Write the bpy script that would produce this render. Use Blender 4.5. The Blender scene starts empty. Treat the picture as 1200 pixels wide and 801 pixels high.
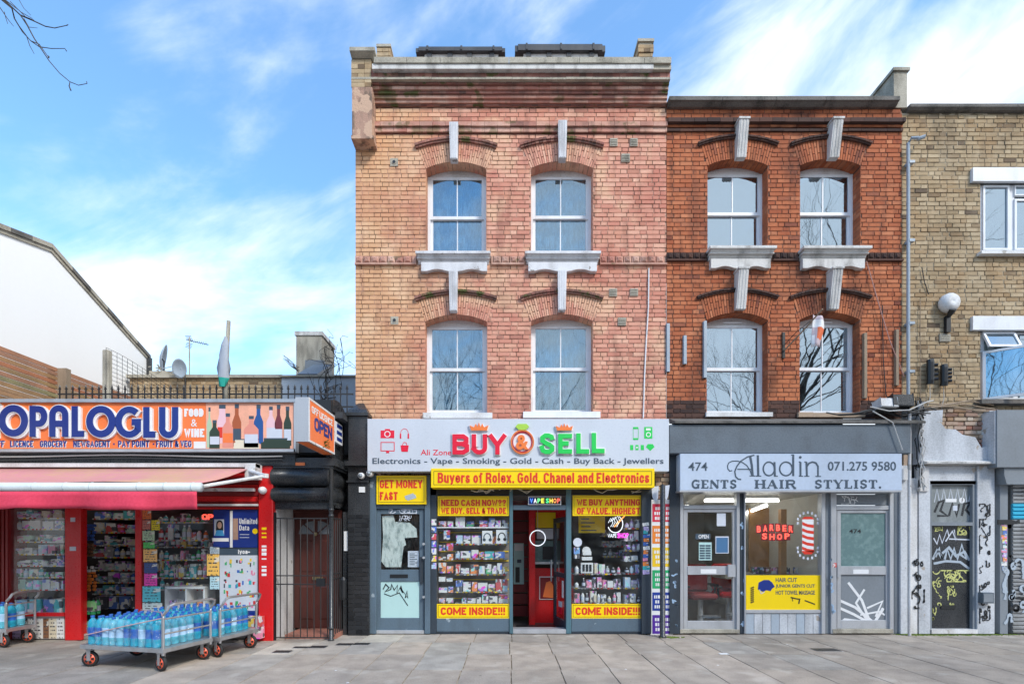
import bpy, math, random
from mathutils import Vector, Matrix
from mathutils.geometry import tessellate_polygon
R = math.radians
sc = bpy.context.scene
col = sc.collection
rng = random.Random(7)

# ---------------------------------------------------------------- camera, sky, sun, exposure
D, S, CX, HY, CZ = 8.7, 68.0, 594.0, 636.0, 1.56      # camera stands D metres from the house fronts (plane Y=0)
cam = bpy.data.cameras.new('camera'); camo = bpy.data.objects.new('camera', cam); col.objects.link(camo)
camo.location = (0, -D, CZ); camo.rotation_euler = (R(90), 0, 0)
cam.sensor_width = 36; cam.lens = 36*S*D/1200.0
cam.shift_x = (600-CX)/1200; cam.shift_y = (HY-400.5)/1200
cam.clip_start = 0.05; cam.clip_end = 2000
sc.camera = camo

SUN_EL, SUN_AZ = R(42), R(40)          # azimuth measured from straight behind the camera towards the right
w = bpy.data.worlds.new('World'); sc.world = w; w.use_nodes = True
nt = w.node_tree; N = nt.nodes; L = nt.links
for n in list(N): N.remove(n)
out = N.new('ShaderNodeOutputWorld'); bg = N.new('ShaderNodeBackground'); bg.inputs[1].default_value = 0.15
sky = N.new('ShaderNodeTexSky'); sky.sky_type = 'NISHITA'; sky.sun_disc = False
sky.sun_elevation = SUN_EL; sky.sun_rotation = math.pi-SUN_AZ
sky.air_density = 1.3; sky.dust_density = 0.6; sky.ozone_density = 1.6
tc = N.new('ShaderNodeTexCoord')
m0 = N.new('ShaderNodeMapping'); m0.inputs['Rotation'].default_value = (R(6), R(24), R(5)); L.new(tc.outputs['Generated'], m0.inputs[0])
def wn(scl, nscale, det, rough, dist, off):
    mp = N.new('ShaderNodeMapping'); mp.inputs['Scale'].default_value = scl; mp.inputs['Location'].default_value = off; L.new(m0.outputs[0], mp.inputs[0])
    n1 = N.new('ShaderNodeTexNoise'); n1.inputs['Scale'].default_value = nscale; n1.inputs['Detail'].default_value = det; n1.inputs['Roughness'].default_value = rough; n1.inputs['Distortion'].default_value = dist
    L.new(mp.outputs[0], n1.inputs[0]); return n1.outputs[0]
def wmath(op, a, b=None, c=None):
    m = N.new('ShaderNodeMath'); m.operation = op
    for i, v in enumerate((a, b, c)):
        if v is None: continue
        if isinstance(v, (int, float)): m.inputs[i].default_value = v
        else: L.new(v, m.inputs[i])
    return m.outputs[0]
sep = N.new('ShaderNodeSeparateXYZ'); L.new(tc.outputs['Generated'], sep.inputs[0])
big_n = wn((.8, 1, 1.5), 2.2, 8, .54, .3, (.3, .1, .45)); streak = wn((.6, 1, 2.4), 3.6, 8, .58, .5, (0, 0, 0))
bias = wmath('ADD', wmath('MULTIPLY', sep.outputs[0], 0.17), wmath('MULTIPLY', sep.outputs[2], -0.36))
cl = wmath('ADD', wmath('ADD', wmath('MULTIPLY', big_n, .62), wmath('MULTIPLY', streak, .42)), wmath('ADD', bias, 0.222))
mr = N.new('ShaderNodeMapRange'); mr.interpolation_type = 'SMOOTHSTEP'; L.new(cl, mr.inputs[0])
mr.inputs[1].default_value = 0.44; mr.inputs[2].default_value = 0.665; mr.inputs[3].default_value = 0.05; mr.inputs[4].default_value = 0.97
mx = N.new('ShaderNodeMix'); mx.data_type = 'RGBA'
tint = N.new('ShaderNodeMix'); tint.data_type = 'RGBA'; tint.blend_type = 'MULTIPLY'; tint.inputs[0].default_value = 1
tint.inputs[7].default_value = (0.70, 1.12, 1.40, 1)
L.new(sky.outputs[0], tint.inputs[6])
L.new(mr.outputs[0], mx.inputs[0]); L.new(tint.outputs[2], mx.inputs[6]); mx.inputs[7].default_value = (5.6, 6.0, 6.5, 1)
L.new(mx.outputs[2], bg.inputs[0]); L.new(bg.outputs[0], out.inputs[0])

sl = bpy.data.lights.new('sun', 'SUN'); sl.energy = 2.0; sl.angle = R(13); sl.color = (1, 0.955, 0.88)
so = bpy.data.objects.new('sun', sl); col.objects.link(so)
sdir = Vector((math.sin(SUN_AZ)*math.cos(SUN_EL), -math.cos(SUN_AZ)*math.cos(SUN_EL), math.sin(SUN_EL)))
so.rotation_euler = sdir.to_track_quat('Z', 'Y').to_euler(); so.location = sdir*40
sc.view_settings.view_transform = 'Standard'; sc.view_settings.look = 'None'
sc.view_settings.gamma = 1; sc.view_settings.exposure = 0.70

# ---------------------------------------------------------------- helpers
def kk(Y): return (D+Y)/D/S
def PX(px, Y=0.0): return (px-CX)*kk(Y)
def PZ(py, Y=0.0): return CZ+(HY-py)*kk(Y)

def tag(o, label=None, cat=None, group=None, kind=None):
    if label: o['label'] = label
    if cat: o['category'] = cat
    if group: o['group'] = group
    if kind: o['kind'] = kind
    return o
def thing(name, label, cat, loc=(0, 0, 0), group=None):
    o = bpy.data.objects.new(name, None); col.objects.link(o); o.location = loc; o.empty_display_size = 0.1
    return tag(o, label, cat, group)

class MB:
    def __init__(s): s.v = []; s.f = []; s.m = []; s.r = []; s.cr = 0.0
    def face(s, idx, m=0): s.f.append(idx); s.m.append(m); s.r.append(s.cr)
    def quad(s, a, b, c, d, m=0):
        n = len(s.v); s.v += [tuple(a), tuple(b), tuple(c), tuple(d)]; s.face((n, n+1, n+2, n+3), m)
    def box(s, x0, x1, y0, y1, z0, z1, m=0, top=None):
        if x0 > x1: x0, x1 = x1, x0
        if y0 > y1: y0, y1 = y1, y0
        if z0 > z1: z0, z1 = z1, z0
        n = len(s.v)
        s.v += [(x0, y0, z0), (x1, y0, z0), (x1, y1, z0), (x0, y1, z0), (x0, y0, z1), (x1, y0, z1), (x1, y1, z1), (x0, y1, z1)]
        for q in ((0, 3, 2, 1), (4, 5, 6, 7), (0, 1, 5, 4), (1, 2, 6, 5), (2, 3, 7, 6), (3, 0, 4, 7)):
            s.face(tuple(n+i for i in q), m)
        return s
    def frus(s, x0, x1, yf, yb, z0, z1, b=0.0025, m=0):
        n = len(s.v)
        s.v += [(x0, yb, z0), (x1, yb, z0), (x1, yb, z1), (x0, yb, z1), (x0+b, yf, z0+b), (x1-b, yf, z0+b), (x1-b, yf, z1-b), (x0+b, yf, z1-b)]
        for q in ((4, 5, 6, 7), (0, 1, 5, 4), (1, 2, 6, 5), (2, 3, 7, 6), (3, 0, 4, 7)): s.face(tuple(n+i for i in q), m)
    def pbox(s, px0, px1, py0, py1, Y, t, m=0):     # front face at plane Y measured from the photograph, thickness t
        return s.box(PX(px0, Y), PX(px1, Y), Y, Y+t, PZ(py1, Y), PZ(py0, Y), m)
    def prism(s, pts, y0, y1, m=0):                  # polygon in XZ extruded along Y
        n = len(s.v); k = len(pts)
        s.v += [(p[0], y0, p[1]) for p in pts]+[(p[0], y1, p[1]) for p in pts]
        tri = tessellate_polygon([[Vector((p[0], p[1], 0)) for p in pts]])
        for t in tri:
            s.face((n+t[0], n+t[1], n+t[2]), m); s.face((n+k+t[2], n+k+t[1], n+k+t[0]), m)
        for i in range(k):
            j = (i+1) % k; s.face((n+i, n+j, n+k+j, n+k+i), m)
        return s
    def xprism(s, pts, x0, x1, m=0):                 # polygon in YZ extruded along X
        n = len(s.v); k = len(pts)
        s.v += [(x0, p[0], p[1]) for p in pts]+[(x1, p[0], p[1]) for p in pts]
        tri = tessellate_polygon([[Vector((p[0], p[1], 0)) for p in pts]])
        for t in tri:
            s.face((n+t[0], n+t[1], n+t[2]), m); s.face((n+k+t[2], n+k+t[1], n+k+t[0]), m)
        for i in range(k):
            j = (i+1) % k; s.face((n+i, n+j, n+k+j, n+k+i), m)
        return s
    def tube(s, pts, r, n=6, m=0, r1=None, cap=True):
        P = [Vector(p) for p in pts]; K = len(P); base = len(s.v)
        for i, p in enumerate(P):
            d = (P[min(i+1, K-1)]-P[max(i-1, 0)])
            if d.length < 1e-7: d = Vector((0, 0, 1))
            d.normalize()
            u = d.cross(Vector((0, 0, 1)) if abs(d.z) < 0.9 else Vector((1, 0, 0))).normalized(); v = d.cross(u)
            rr = r if r1 is None else r+(r1-r)*i/(K-1)
            for j in range(n):
                a = 2*math.pi*j/n; s.v.append(tuple(p+u*(rr*math.cos(a))+v*(rr*math.sin(a))))
        for i in range(K-1):
            for j in range(n):
                a = base+i*n+j; b = base+i*n+(j+1) % n
                s.face((a, b, b+n, a+n), m)
        if cap:
            s.face(tuple(base+j for j in range(n))[::-1], m); s.face(tuple(base+(K-1)*n+j for j in range(n)), m)
        return s
    def lathe(s, prof, c=(0, 0, 0), n=10, m=0, axis='z', mats=None):
        base = len(s.v)
        for (r, h) in prof:
            for j in range(n):
                a = 2*math.pi*j/n; x, y = r*math.cos(a), r*math.sin(a)
                p = (x, y, h) if axis == 'z' else ((x, h, y) if axis == 'y' else (h, x, y))
                s.v.append((c[0]+p[0], c[1]+p[1], c[2]+p[2]))
        for i in range(len(prof)-1):
            mm = mats[i] if mats else m
            for j in range(n):
                a = base+i*n+j; b = base+i*n+(j+1) % n
                s.face((a, b, b+n, a+n), mm)
        s.face(tuple(base+j for j in range(n))[::-1], mats[0] if mats else m); s.face(tuple(base+(len(prof)-1)*n+j for j in range(n)), mats[-1] if mats else m)
        return s
    def mesh(s, name, mats, smooth=False):
        me = bpy.data.meshes.new(name); me.from_pydata(s.v, [], s.f); me.update()
        if not isinstance(mats, (list, tuple)): mats = [mats]
        for a in mats: me.materials.append(a)
        if any(s.m): me.polygons.foreach_set('material_index', s.m)
        if any(s.r):
            at = me.attributes.new('rnd', 'FLOAT', 'FACE'); at.data.foreach_set('value', s.r)
        if smooth: me.polygons.foreach_set('use_smooth', [True]*len(me.polygons))
        return me
    def build(s, name, mats, parent=None, smooth=False):
        return link(name, s.mesh(name, mats, smooth), parent)
def link(name, me, parent=None, loc=None, color=None):
    o = bpy.data.objects.new(name, me); col.objects.link(o)
    if parent is not None:
        o.parent = parent; o.matrix_parent_inverse = Matrix.Translation(parent.location).inverted() if parent.parent is None else Matrix.Identity(4)
    if loc is not None: o.location = loc
    if color is not None: o.color = (*color, 1)
    return o
_uc = {}
def ubox(mat, b=0.0):
    if mat.name not in _uc:
        _uc[mat.name] = MB().box(-.5, .5, -.5, .5, -.5, .5).mesh('box', mat)
    return _uc[mat.name]
def pc(name, mat, x0, x1, y0, y1, z0, z1, parent=None, color=None, rotz=0):   # a box piece that shares one mesh
    o = link(name, ubox(mat), parent, ((x0+x1)/2, (y0+y1)/2, (z0+z1)/2), color)
    o.scale = (abs(x1-x0), abs(y1-y0), abs(z1-z0)); o.rotation_euler.z = rotz
    return o
def ppc(name, mat, px0, px1, py0, py1, Y, t, parent=None, color=None):
    return pc(name, mat, PX(px0, Y), PX(px1, Y), Y, Y+t, PZ(py1, Y), PZ(py0, Y), parent, color)

# ---------------------------------------------------------------- materials
def newmat(name):
    m = bpy.data.materials.new(name); m.use_nodes = True
    return m, m.node_tree.nodes, m.node_tree.links, m.node_tree.nodes['Principled BSDF']
def nd(N, t, **kw):
    n = N.new(t)
    for k_, v in kw.items():
        if k_.startswith('i_'): n.inputs[int(k_[2:])].default_value = v
        else: setattr(n, k_, v)
    return n
def mixc(N, L, f, a, b, mode='MIX'):
    n = N.new('ShaderNodeMix'); n.data_type = 'RGBA'; n.blend_type = mode
    for i, v in ((0, f), (6, a), (7, b)):
        if isinstance(v, (int, float)): n.inputs[i].default_value = v
        elif isinstance(v, tuple): n.inputs[i].default_value = (*v[:3], 1)
        else: L.new(v, n.inputs[i])
    return n.outputs[2]
def mth(N, L, op, a, b=None):
    n = N.new('ShaderNodeMath'); n.operation = op
    for i, v in enumerate((a, b)):
        if v is None: continue
        if isinstance(v, (int, float)): n.inputs[i].default_value = v
        else: L.new(v, n.inputs[i])
    return n.outputs[0]
def ramp(N, L, f, a, b, lo=0.0, hi=1.0):
    n = N.new('ShaderNodeMapRange'); n.interpolation_type = 'SMOOTHSTEP'; L.new(f, n.inputs[0])
    n.inputs[1].default_value = a; n.inputs[2].default_value = b; n.inputs[3].default_value = lo; n.inputs[4].default_value = hi
    return n.outputs[0]
def noise(N, L, scale, detail=4, vec=None, stretch=None):
    g = N.new('ShaderNodeNewGeometry'); v = g.outputs['Position'] if vec is None else vec
    if stretch:
        mp = N.new('ShaderNodeMapping'); mp.inputs['Scale'].default_value = stretch; L.new(v, mp.inputs[0]); v = mp.outputs[0]
    n = N.new('ShaderNodeTexNoise'); n.inputs['Scale'].default_value = scale; n.inputs['Detail'].default_value = detail
    L.new(v, n.inputs[0]); return n.outputs[0]
def paint(name, c, rough=0.5, dirt=0.25, dirtc=(0.10, 0.08, 0.06), scale=2.0, bump=0.15, metal=0.0, streak=True, spec=0.5, chip=0.0, chipc=(.4,.38,.35)):
    m, N, L, P = newmat(name)
    v = ramp(N, L, noise(N, L, scale, 6, stretch=(1, 1, 0.35) if streak else None), 0.42, 0.72)
    v2 = ramp(N, L, noise(N, L, scale*14, 3), 0.35, 0.7)
    f = mth(N, L, 'MULTIPLY', mth(N, L, 'ADD', v, mth(N, L, 'MULTIPLY', v2, 0.5)), dirt)
    cc = mixc(N, L, f, c, dirtc)
    if chip:
        cc = mixc(N, L, ramp(N, L, noise(N, L, 5.5, 7), 0.72-chip, 0.74-chip), cc, chipc)
    L.new(cc, P.inputs['Base Color'])
    rr = mth(N, L, 'ADD', mth(N, L, 'MULTIPLY', v2, 0.2), rough-0.05); L.new(rr, P.inputs['Roughness'])
    P.inputs['Metallic'].default_value = metal; P.inputs['Specular IOR Level'].default_value = spec
    if bump:
        b = N.new('ShaderNodeBump'); b.inputs['Strength'].default_value = bump; b.inputs['Distance'].default_value = 0.01
        L.new(noise(N, L, 60, 4), b.inputs['Height']); L.new(b.outputs[0], P.inputs['Normal'])
    return m
def plain(name, c, rough=0.5, metal=0.0, emit=0.0):
    m, N, L, P = newmat(name)
    v = noise(N, L, 9, 3); L.new(mixc(N, L, mth(N, L, 'MULTIPLY', v, 0.25), c, tuple(x*0.6 for x in c)), P.inputs['Base Color'])
    P.inputs['Roughness'].default_value = rough; P.inputs['Metallic'].default_value = metal
    if emit:
        P.inputs['Emission Color'].default_value = (*c, 1); P.inputs['Emission Strength'].default_value = emit
    return m
def glass(name, tint=(0.9, 0.95, 0.95), base=0.05, grime=0.05, grimec=(0.5, 0.55, 0.55), gcol=(1, 1, 1)):
    m, N, L, P = newmat(name); N.remove(P); o = N['Material Output']
    tr = N.new('ShaderNodeBsdfTransparent'); tr.inputs[0].default_value = (*tint, 1)
    gl = N.new('ShaderNodeBsdfGlossy'); gl.inputs['Roughness'].default_value = 0.015; gl.inputs[0].default_value = (*gcol, 1)
    lw = N.new('ShaderNodeLayerWeight'); lw.inputs[0].default_value = 0.5
    f = mth(N, L, 'ADD', mth(N, L, 'MULTIPLY', mth(N, L, 'POWER', lw.outputs['Facing'], 4.0), 0.7), base)
    b = N.new('ShaderNodeBump'); b.inputs['Strength'].default_value = 0.05; b.inputs['Distance'].default_value = 0.02
    L.new(noise(N, L, 2.2, 2), b.inputs['Height']); L.new(b.outputs[0], gl.inputs['Normal'])
    mxs = N.new('ShaderNodeMixShader'); L.new(f, mxs.inputs[0]); L.new(tr.outputs[0], mxs.inputs[1]); L.new(gl.outputs[0], mxs.inputs[2])
    df = N.new('ShaderNodeBsdfDiffuse'); df.inputs[0].default_value = (*grimec, 1)
    m2 = N.new('ShaderNodeMixShader'); L.new(mth(N, L, 'MULTIPLY', ramp(N, L, noise(N, L, 7, 7), 0.3, 0.8), grime*2), m2.inputs[0])
    L.new(mxs.outputs[0], m2.inputs[1]); L.new(df.outputs[0], m2.inputs[2]); L.new(m2.outputs[0], o.inputs[0])
    return m
def brickmat(name, stops, zones=(), soot=0.35, sootc=(0.06, 0.05, 0.045), moss=0.0, patch=None):
    m, N, L, P = newmat(name)
    at = N.new('ShaderNodeAttribute'); at.attribute_name = 'rnd'; oi = N.new('ShaderNodeObjectInfo')
    r = mth(N, L, 'FRACT', mth(N, L, 'ADD', at.outputs['Fac'], mth(N, L, 'MULTIPLY', oi.outputs['Random'], 1.0)))
    cr = N.new('ShaderNodeValToRGB'); cr.color_ramp.interpolation = 'LINEAR'; e = cr.color_ramp.elements
    while len(e) < len(stops): e.new(0.5)
    for i, (p, c) in enumerate(stops): e[i].position = p; e[i].color = (*c, 1)
    L.new(r, cr.inputs[0]); c = cr.outputs[0]
    g = N.new('ShaderNodeNewGeometry'); sp = N.new('ShaderNodeSeparateXYZ'); L.new(g.outputs['Position'], sp.inputs[0])
    wob = noise(N, L, 1.3, 5)
    for (axis, a, b, zc, amt) in zones:      # areas of the wall laid or patched in another brick
        q = mth(N, L, 'ADD', sp.outputs['XYZ'.index(axis)], mth(N, L, 'MULTIPLY', mth(N, L, 'SUBTRACT', wob, 0.5), 2.0))
        f = ramp(N, L, q, a, b) ; f = mth(N, L, 'MULTIPLY', f, amt)
        c = mixc(N, L, f, c, mixc(N, L, 0.35, zc, c), 'MIX')
    if patch:       # repaired, faded and rain-washed areas
        c = mixc(N, L, ramp(N, L, noise(N, L, .9, 5), .50, .66, 0, .75), c, patch[0], 'MIX') if 0 else mixc(N, L, ramp(N, L, noise(N, L, .9, 5), .48, .66, 0, .55), c, patch[0])
        g2 = N.new('ShaderNodeVectorMath'); g2.operation = 'ADD'; g2.inputs[1].default_value = (7.3, 2, 4.1); L.new(g.outputs['Position'], g2.inputs[0])
        c = mixc(N, L, ramp(N, L, noise(N, L, 1.7, 6, g2.outputs[0]), .50, .64, 0, .55), c, patch[1])
        c = mixc(N, L, ramp(N, L, noise(N, L, 2.4, 6, g2.outputs[0], (2.2, 1, .28)), .52, .70, 0, .5), c, patch[2])
    fine = noise(N, L, 42, 4)
    c = mixc(N, L, ramp(N, L, fine, 0.35, 0.75, 0, 0.35), c, (0.75, 0.7, 0.62), 'MULTIPLY')
    s = ramp(N, L, noise(N, L, 1.1, 7, stretch=(1, 1, 0.55)), 0.52, 0.74)
    s2 = ramp(N, L, noise(N, L, 9, 6), 0.5, 0.72)
    s = mth(N, L, 'MULTIPLY', mth(N, L, 'ADD', s, mth(N, L, 'MULTIPLY', s2, 0.45)), soot)
    c = mixc(N, L, s, c, sootc)
    if moss: c = mixc(N, L, ramp(N, L, noise(N, L, 3.3, 6), 0.56, 0.62, 0, moss), c, (0.06, 0.09, 0.02))
    L.new(c, P.inputs['Base Color']); P.inputs['Roughness'].default_value = 0.88; P.inputs['Specular IOR Level'].default_value = 0.25
    b = N.new('ShaderNodeBump'); b.inputs['Strength'].default_value = 0.5; b.inputs['Distance'].default_value = 0.006
    L.new(noise(N, L, 85, 5), b.inputs['Height']); L.new(b.outputs[0], P.inputs['Normal'])
    return m
def packmat(name, rough=0.35):
    """printed packaging: the box's own colour with a blocky printed pattern"""
    m, N, L, P = newmat(name); oi = N.new('ShaderNodeObjectInfo'); t = N.new('ShaderNodeTexCoord')
    mp = N.new('ShaderNodeVectorMath'); mp.operation = 'ADD'; L.new(t.outputs['Object'], mp.inputs[0])
    cmb = N.new('ShaderNodeCombineXYZ'); L.new(mth(N, L, 'MULTIPLY', oi.outputs['Random'], 37), cmb.inputs[0]); L.new(mth(N, L, 'MULTIPLY', oi.outputs['Random'], 91), cmb.inputs[2])
    L.new(cmb.outputs[0], mp.inputs[1])
    vo = N.new('ShaderNodeTexVoronoi'); vo.distance = 'CHEBYCHEV'; vo.inputs['Scale'].default_value = 2.4; L.new(mp.outputs[0], vo.inputs[0])
    sp = N.new('ShaderNodeSeparateXYZ'); L.new(vo.outputs['Color'], sp.inputs[0])
    c = mixc(N, L, ramp(N, L, sp.outputs[0], 0.70, 0.72), oi.outputs['Color'], (0.75, 0.75, 0.72))
    c = mixc(N, L, ramp(N, L, sp.outputs[1], 0.84, 0.86), c, (0.04, 0.045, 0.06))
    c = mixc(N, L, ramp(N, L, sp.outputs[2], 0.80, 0.82), c, mixc(N, L, 1.0, vo.outputs['Color'], (1, 0.75, 0.8), 'MULTIPLY'))
    st = N.new('ShaderNodeTexWave'); st.bands_direction = 'Z'; st.inputs['Scale'].default_value = 3.5; st.inputs['Distortion'].default_value = 3; L.new(mp.outputs[0], st.inputs[0])
    c = mixc(N, L, ramp(N, L, st.outputs['Fac'], 0.8, 0.85, 0, 0.5), c, (0.5, 0.5, 0.5))
    L.new(c, P.inputs['Base Color']); P.inputs['Roughness'].default_value = rough
    return m
def printmat(name):
    """flat print: the object's own colour with a few bands of small type"""
    m, N, L, P = newmat(name); oi = N.new('ShaderNodeObjectInfo'); t = N.new('ShaderNodeTexCoord')
    st = N.new('ShaderNodeTexWave'); st.bands_direction = 'Z'; st.inputs['Scale'].default_value = 1.7; L.new(t.outputs['Object'], st.inputs[0])
    n = noise(N, L, 1, 2, t.outputs['Object'], (14, 1, 3)); ins = N.new('ShaderNodeSeparateXYZ'); L.new(t.outputs['Object'], ins.inputs[0])
    f = mth(N, L, 'MULTIPLY', ramp(N, L, st.outputs['Fac'], .7, .75), ramp(N, L, n, .46, .5)); f = mth(N, L, 'MULTIPLY', f, ramp(N, L, mth(N, L, 'ABSOLUTE', ins.outputs[0]), .4, .36))
    big_ = noise(N, L, 1.6, 1, t.outputs['Object']); c = mixc(N, L, ramp(N, L, big_, .60, .62, 0, .8), oi.outputs['Color'], (.8, .78, .7))
    L.new(mixc(N, L, f, c, (.04, .04, .06)), P.inputs['Base Color']); P.inputs['Roughness'].default_value = .4
    return m
def tintmat(name, rough=0.5, amt=0.3, scale=6, bump=0.3, spec=0.4, spots=False):
    """stone or painted stuff whose colour is the object's own colour"""
    m, N, L, P = newmat(name); oi = N.new('ShaderNodeObjectInfo')
    a = ramp(N, L, noise(N, L, scale, 7), 0.35, 0.7); b_ = ramp(N, L, noise(N, L, scale*18, 4), 0.3, 0.75)
    f = mth(N, L, 'MULTIPLY', mth(N, L, 'ADD', mth(N, L, 'MULTIPLY', a, 0.65), mth(N, L, 'MULTIPLY', b_, 0.5)), amt)
    c = mixc(N, L, f, oi.outputs['Color'], (0.05, 0.045, 0.04))
    if spots:
        g = N.new('ShaderNodeNewGeometry')
        for (sc3, th, cc, am) in ((5.5, .035, (.09, .085, .08), .75), (3.1, .022, (.62, .60, .56), .6), (14, .05, (.10, .09, .08), .4)):
            vo = N.new('ShaderNodeTexVoronoi'); vo.inputs['Scale'].default_value = sc3; L.new(g.outputs['Position'], vo.inputs[0]); c = mixc(N, L, ramp(N, L, vo.outputs['Distance'], th*1.5, th, 0, am), c, cc)
        c = mixc(N, L, ramp(N, L, noise(N, L, .7, 6), .48, .7, 0, .38), c, (.13, .115, .10))
        c = mixc(N, L, ramp(N, L, noise(N, L, 2.6, 8), .56, .68, 0, .30), c, (.62, .57, .50))
    L.new(c, P.inputs['Base Color'])
    L.new(mth(N, L, 'ADD', mth(N, L, 'MULTIPLY', b_, 0.2), rough-0.1), P.inputs['Roughness']); P.inputs['Specular IOR Level'].default_value = spec
    b = N.new('ShaderNodeBump'); b.inputs['Strength'].default_value = bump; b.inputs['Distance'].default_value = 0.008
    L.new(noise(N, L, 70, 5), b.inputs['Height']); L.new(b.outputs[0], P.inputs['Normal'])
    return m

M = {}
M['brickA'] = brickmat('pink_brick', [(0, (.60, .25, .18)), (.25, (.72, .36, .26)), (.5, (.66, .30, .215)), (.75, (.80, .46, .33)), (.92, (.66, .30, .20)), (1, (.44, .20, .15))],
    zones=[('X', -.5, -2.1, (.72, .46, .22), .9), ('Z', 4.4, 3.3, (.62, .24, .17), .55)], soot=.42, sootc=(.20, .085, .06), patch=((.52, .16, .115), (.82, .56, .36), (.34, .15, .11)))
M['brickA_dark'] = brickmat('dark_corbel_brick', [(0, (.20, .085, .07)), (.3, (.34, .14, .11)), (.6, (.17, .085, .07)), (.85, (.44, .22, .17)), (1, (.12, .07, .06))], soot=.5, moss=.8, patch=((.42, .19, .15), (.13, .09, .07), (.10, .07, .06)))
M['brickA_corb'] = brickmat('corbel_brick', [(0, (.50, .23, .18)), (.3, (.64, .36, .27)), (.6, (.42, .18, .14)), (.85, (.70, .42, .32)), (1, (.26, .12, .10))], soot=.55, moss=.5, patch=((.46, .18, .14), (.72, .50, .40), (.20, .12, .10)))
M['brickB'] = brickmat('red_brick', [(0, (.36, .095, .042)), (.35, (.50, .165, .075)), (.6, (.42, .125, .058)), (.85, (.58, .22, .11)), (1, (.20, .06, .04))], soot=.85, sootc=(.085, .035, .025), patch=((.60, .22, .10), (.40, .12, .055), (.16, .06, .04)))
M['brickB_dark'] = brickmat('sooty_brick', [(0, (.05, .032, .03)), (.5, (.085, .05, .042)), (1, (.12, .06, .045))], soot=.4)
M['brickC'] = brickmat('stock_brick', [(0, (.37, .27, .16)), (.25, (.48, .36, .22)), (.5, (.42, .31, .19)), (.75, (.55, .43, .28)), (.93, (.36, .24, .13)), (1, (.14, .10, .07))], soot=.5, sootc=(.14, .10, .06), patch=((.50, .40, .27), (.42, .27, .14), (.26, .19, .12)))
M['brickBk'] = brickmat('black_brick', [(0, (.012, .013, .015)), (1, (.03, .032, .036))], soot=.2)
M['mortarA'] = paint('mortar_pink', (.22, .12, .085), .9, .4, bump=.4, chip=.22, chipc=(.50, .31, .23))
M['mortarB'] = paint('mortar_red', (.10, .048, .034), .9, .4, bump=.4, chip=.20, chipc=(.24, .12, .08))
M['mortarC'] = paint('mortar_stock', (.22, .17, .11), .9, .4, bump=.4, chip=.22, chipc=(.42, .35, .25))
M['stoneW'] = paint('white_painted_stone', (.74, .74, .76), .6, .4, (.22, .2, .2), 5, .25, chip=.06, chipc=(.3, .27, .25))
M['stoneG'] = paint('weathered_stone', (.70, .68, .65), .75, .5, (.10, .09, .08), 6, .5)
M['coping'] = paint('coping_stone', (.46, .42, .34), .85, .55, (.10, .09, .07), 4, .5)
M['copingD'] = paint('dark_coping', (.17, .155, .14), .85, .6, (.04, .04, .035), 4, .5)
M['pierstone'] = paint('pier_stone', (.50, .30, .22), .9, .9, (.15, .11, .08), 9, 1, chip=.2, chipc=(.56, .37, .26))
M['white'] = paint('white_frame_paint', (.80, .81, .83), .35, .18, (.3, .28, .27), 6, .05)
M['whiteO'] = paint('old_and_shaded_white_paint', (.74, .74, .74), .55, .38, (.30, .26, .22), 3, .25, chip=.05)
M['render'] = paint('white_render', (.60, .62, .65), .75, .5, (.24, .25, .26), 2.6, .35, chip=.06, chipc=(.38, .33, .28))
M['renderW'] = paint('bright_white_render', (.93, .93, .92), .7, .05, (.6, .58, .55), 1, .1)
M['blue'] = paint('slate_blue_paint', (.105, .155, .20), .4, .3, (.05, .06, .07), 4, .1, chip=.02, chipc=(.3, .36, .4))
M['blueD'] = paint('dark_slate_paint', (.035, .05, .068), .45, .35, (.02, .02, .02), 4, .1)
M['teal'] = paint('teal_frame_paint', (.08, .17, .21), .4, .3, (.04, .05, .06), 5, .1)
M['fasciaB'] = paint('grey_fascia_paint', (.115, .145, .175), .55, .4, (.06, .07, .08), 2.5, .25, streak=False)
M['silver'] = paint('aluminium_frame', (.52, .53, .55), .35, .25, (.2, .2, .2), 5, .05, metal=.35)
M['signG'] = paint('silver_sign_panel', (.60, .64, .70), .3, .14, (.3, .32, .34), 1.5, .02)
M['signB'] = paint('pale_blue_sign_panel', (.50, .58, .70), .4, .25, (.3, .35, .4), 1.5, .05)
M['yellow'] = paint('yellow_sign_vinyl', (.95, .66, .0), .35, .06, (.4, .3, .05), 3, .02)
M['orange'] = paint('orange_sign_vinyl', (.90, .20, .045), .4, .15, (.5, .2, .1), 3, .02)
M['redtxt'] = plain('red_lettering', (.75, .045, .02), .4)
M['red3d'] = plain('red_raised_letter', (.80, .012, .045), .3)
M['green3d'] = plain('green_raised_letter', (.02, .62, .10), .3)
M['orange3d'] = plain('orange_raised_emblem', (.92, .22, .05), .3)
M['lime'] = plain('lime_emblem', (.42, .68, .08), .3)
M['navy'] = plain('navy_lettering', (.012, .035, .23), .35)
M['dkgrey'] = plain('dark_grey_lettering', (.055, .085, .12), .45)
M['black'] = plain('black_paint', (.015, .016, .018), .4)
M['blackG'] = paint('black_gloss_paint', (.022, .024, .027), .28, .3, (.09, .09, .09), 4, .2)
M['blackR'] = plain('black_rubber', (.02, .02, .02), .7)
M['roofblk'] = paint('black_roof_felt', (.03, .032, .038), .55, .4, (.12, .12, .12), 3, .2)
M['lilac'] = plain('pale_print', (.62, .66, .74), .5)
M['whiteP'] = plain('white_print', (.82, .82, .82), .5)
M['red'] = paint('red_shop_paint', (.66, .012, .014), .32, .15, (.2, .01, .01), 4, .06)
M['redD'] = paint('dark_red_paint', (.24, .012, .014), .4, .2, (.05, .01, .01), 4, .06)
M['darkwood'] = paint('mahogany_door', (.11, .028, .02), .35, .4, (.03, .012, .01), 5, .1)
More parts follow.
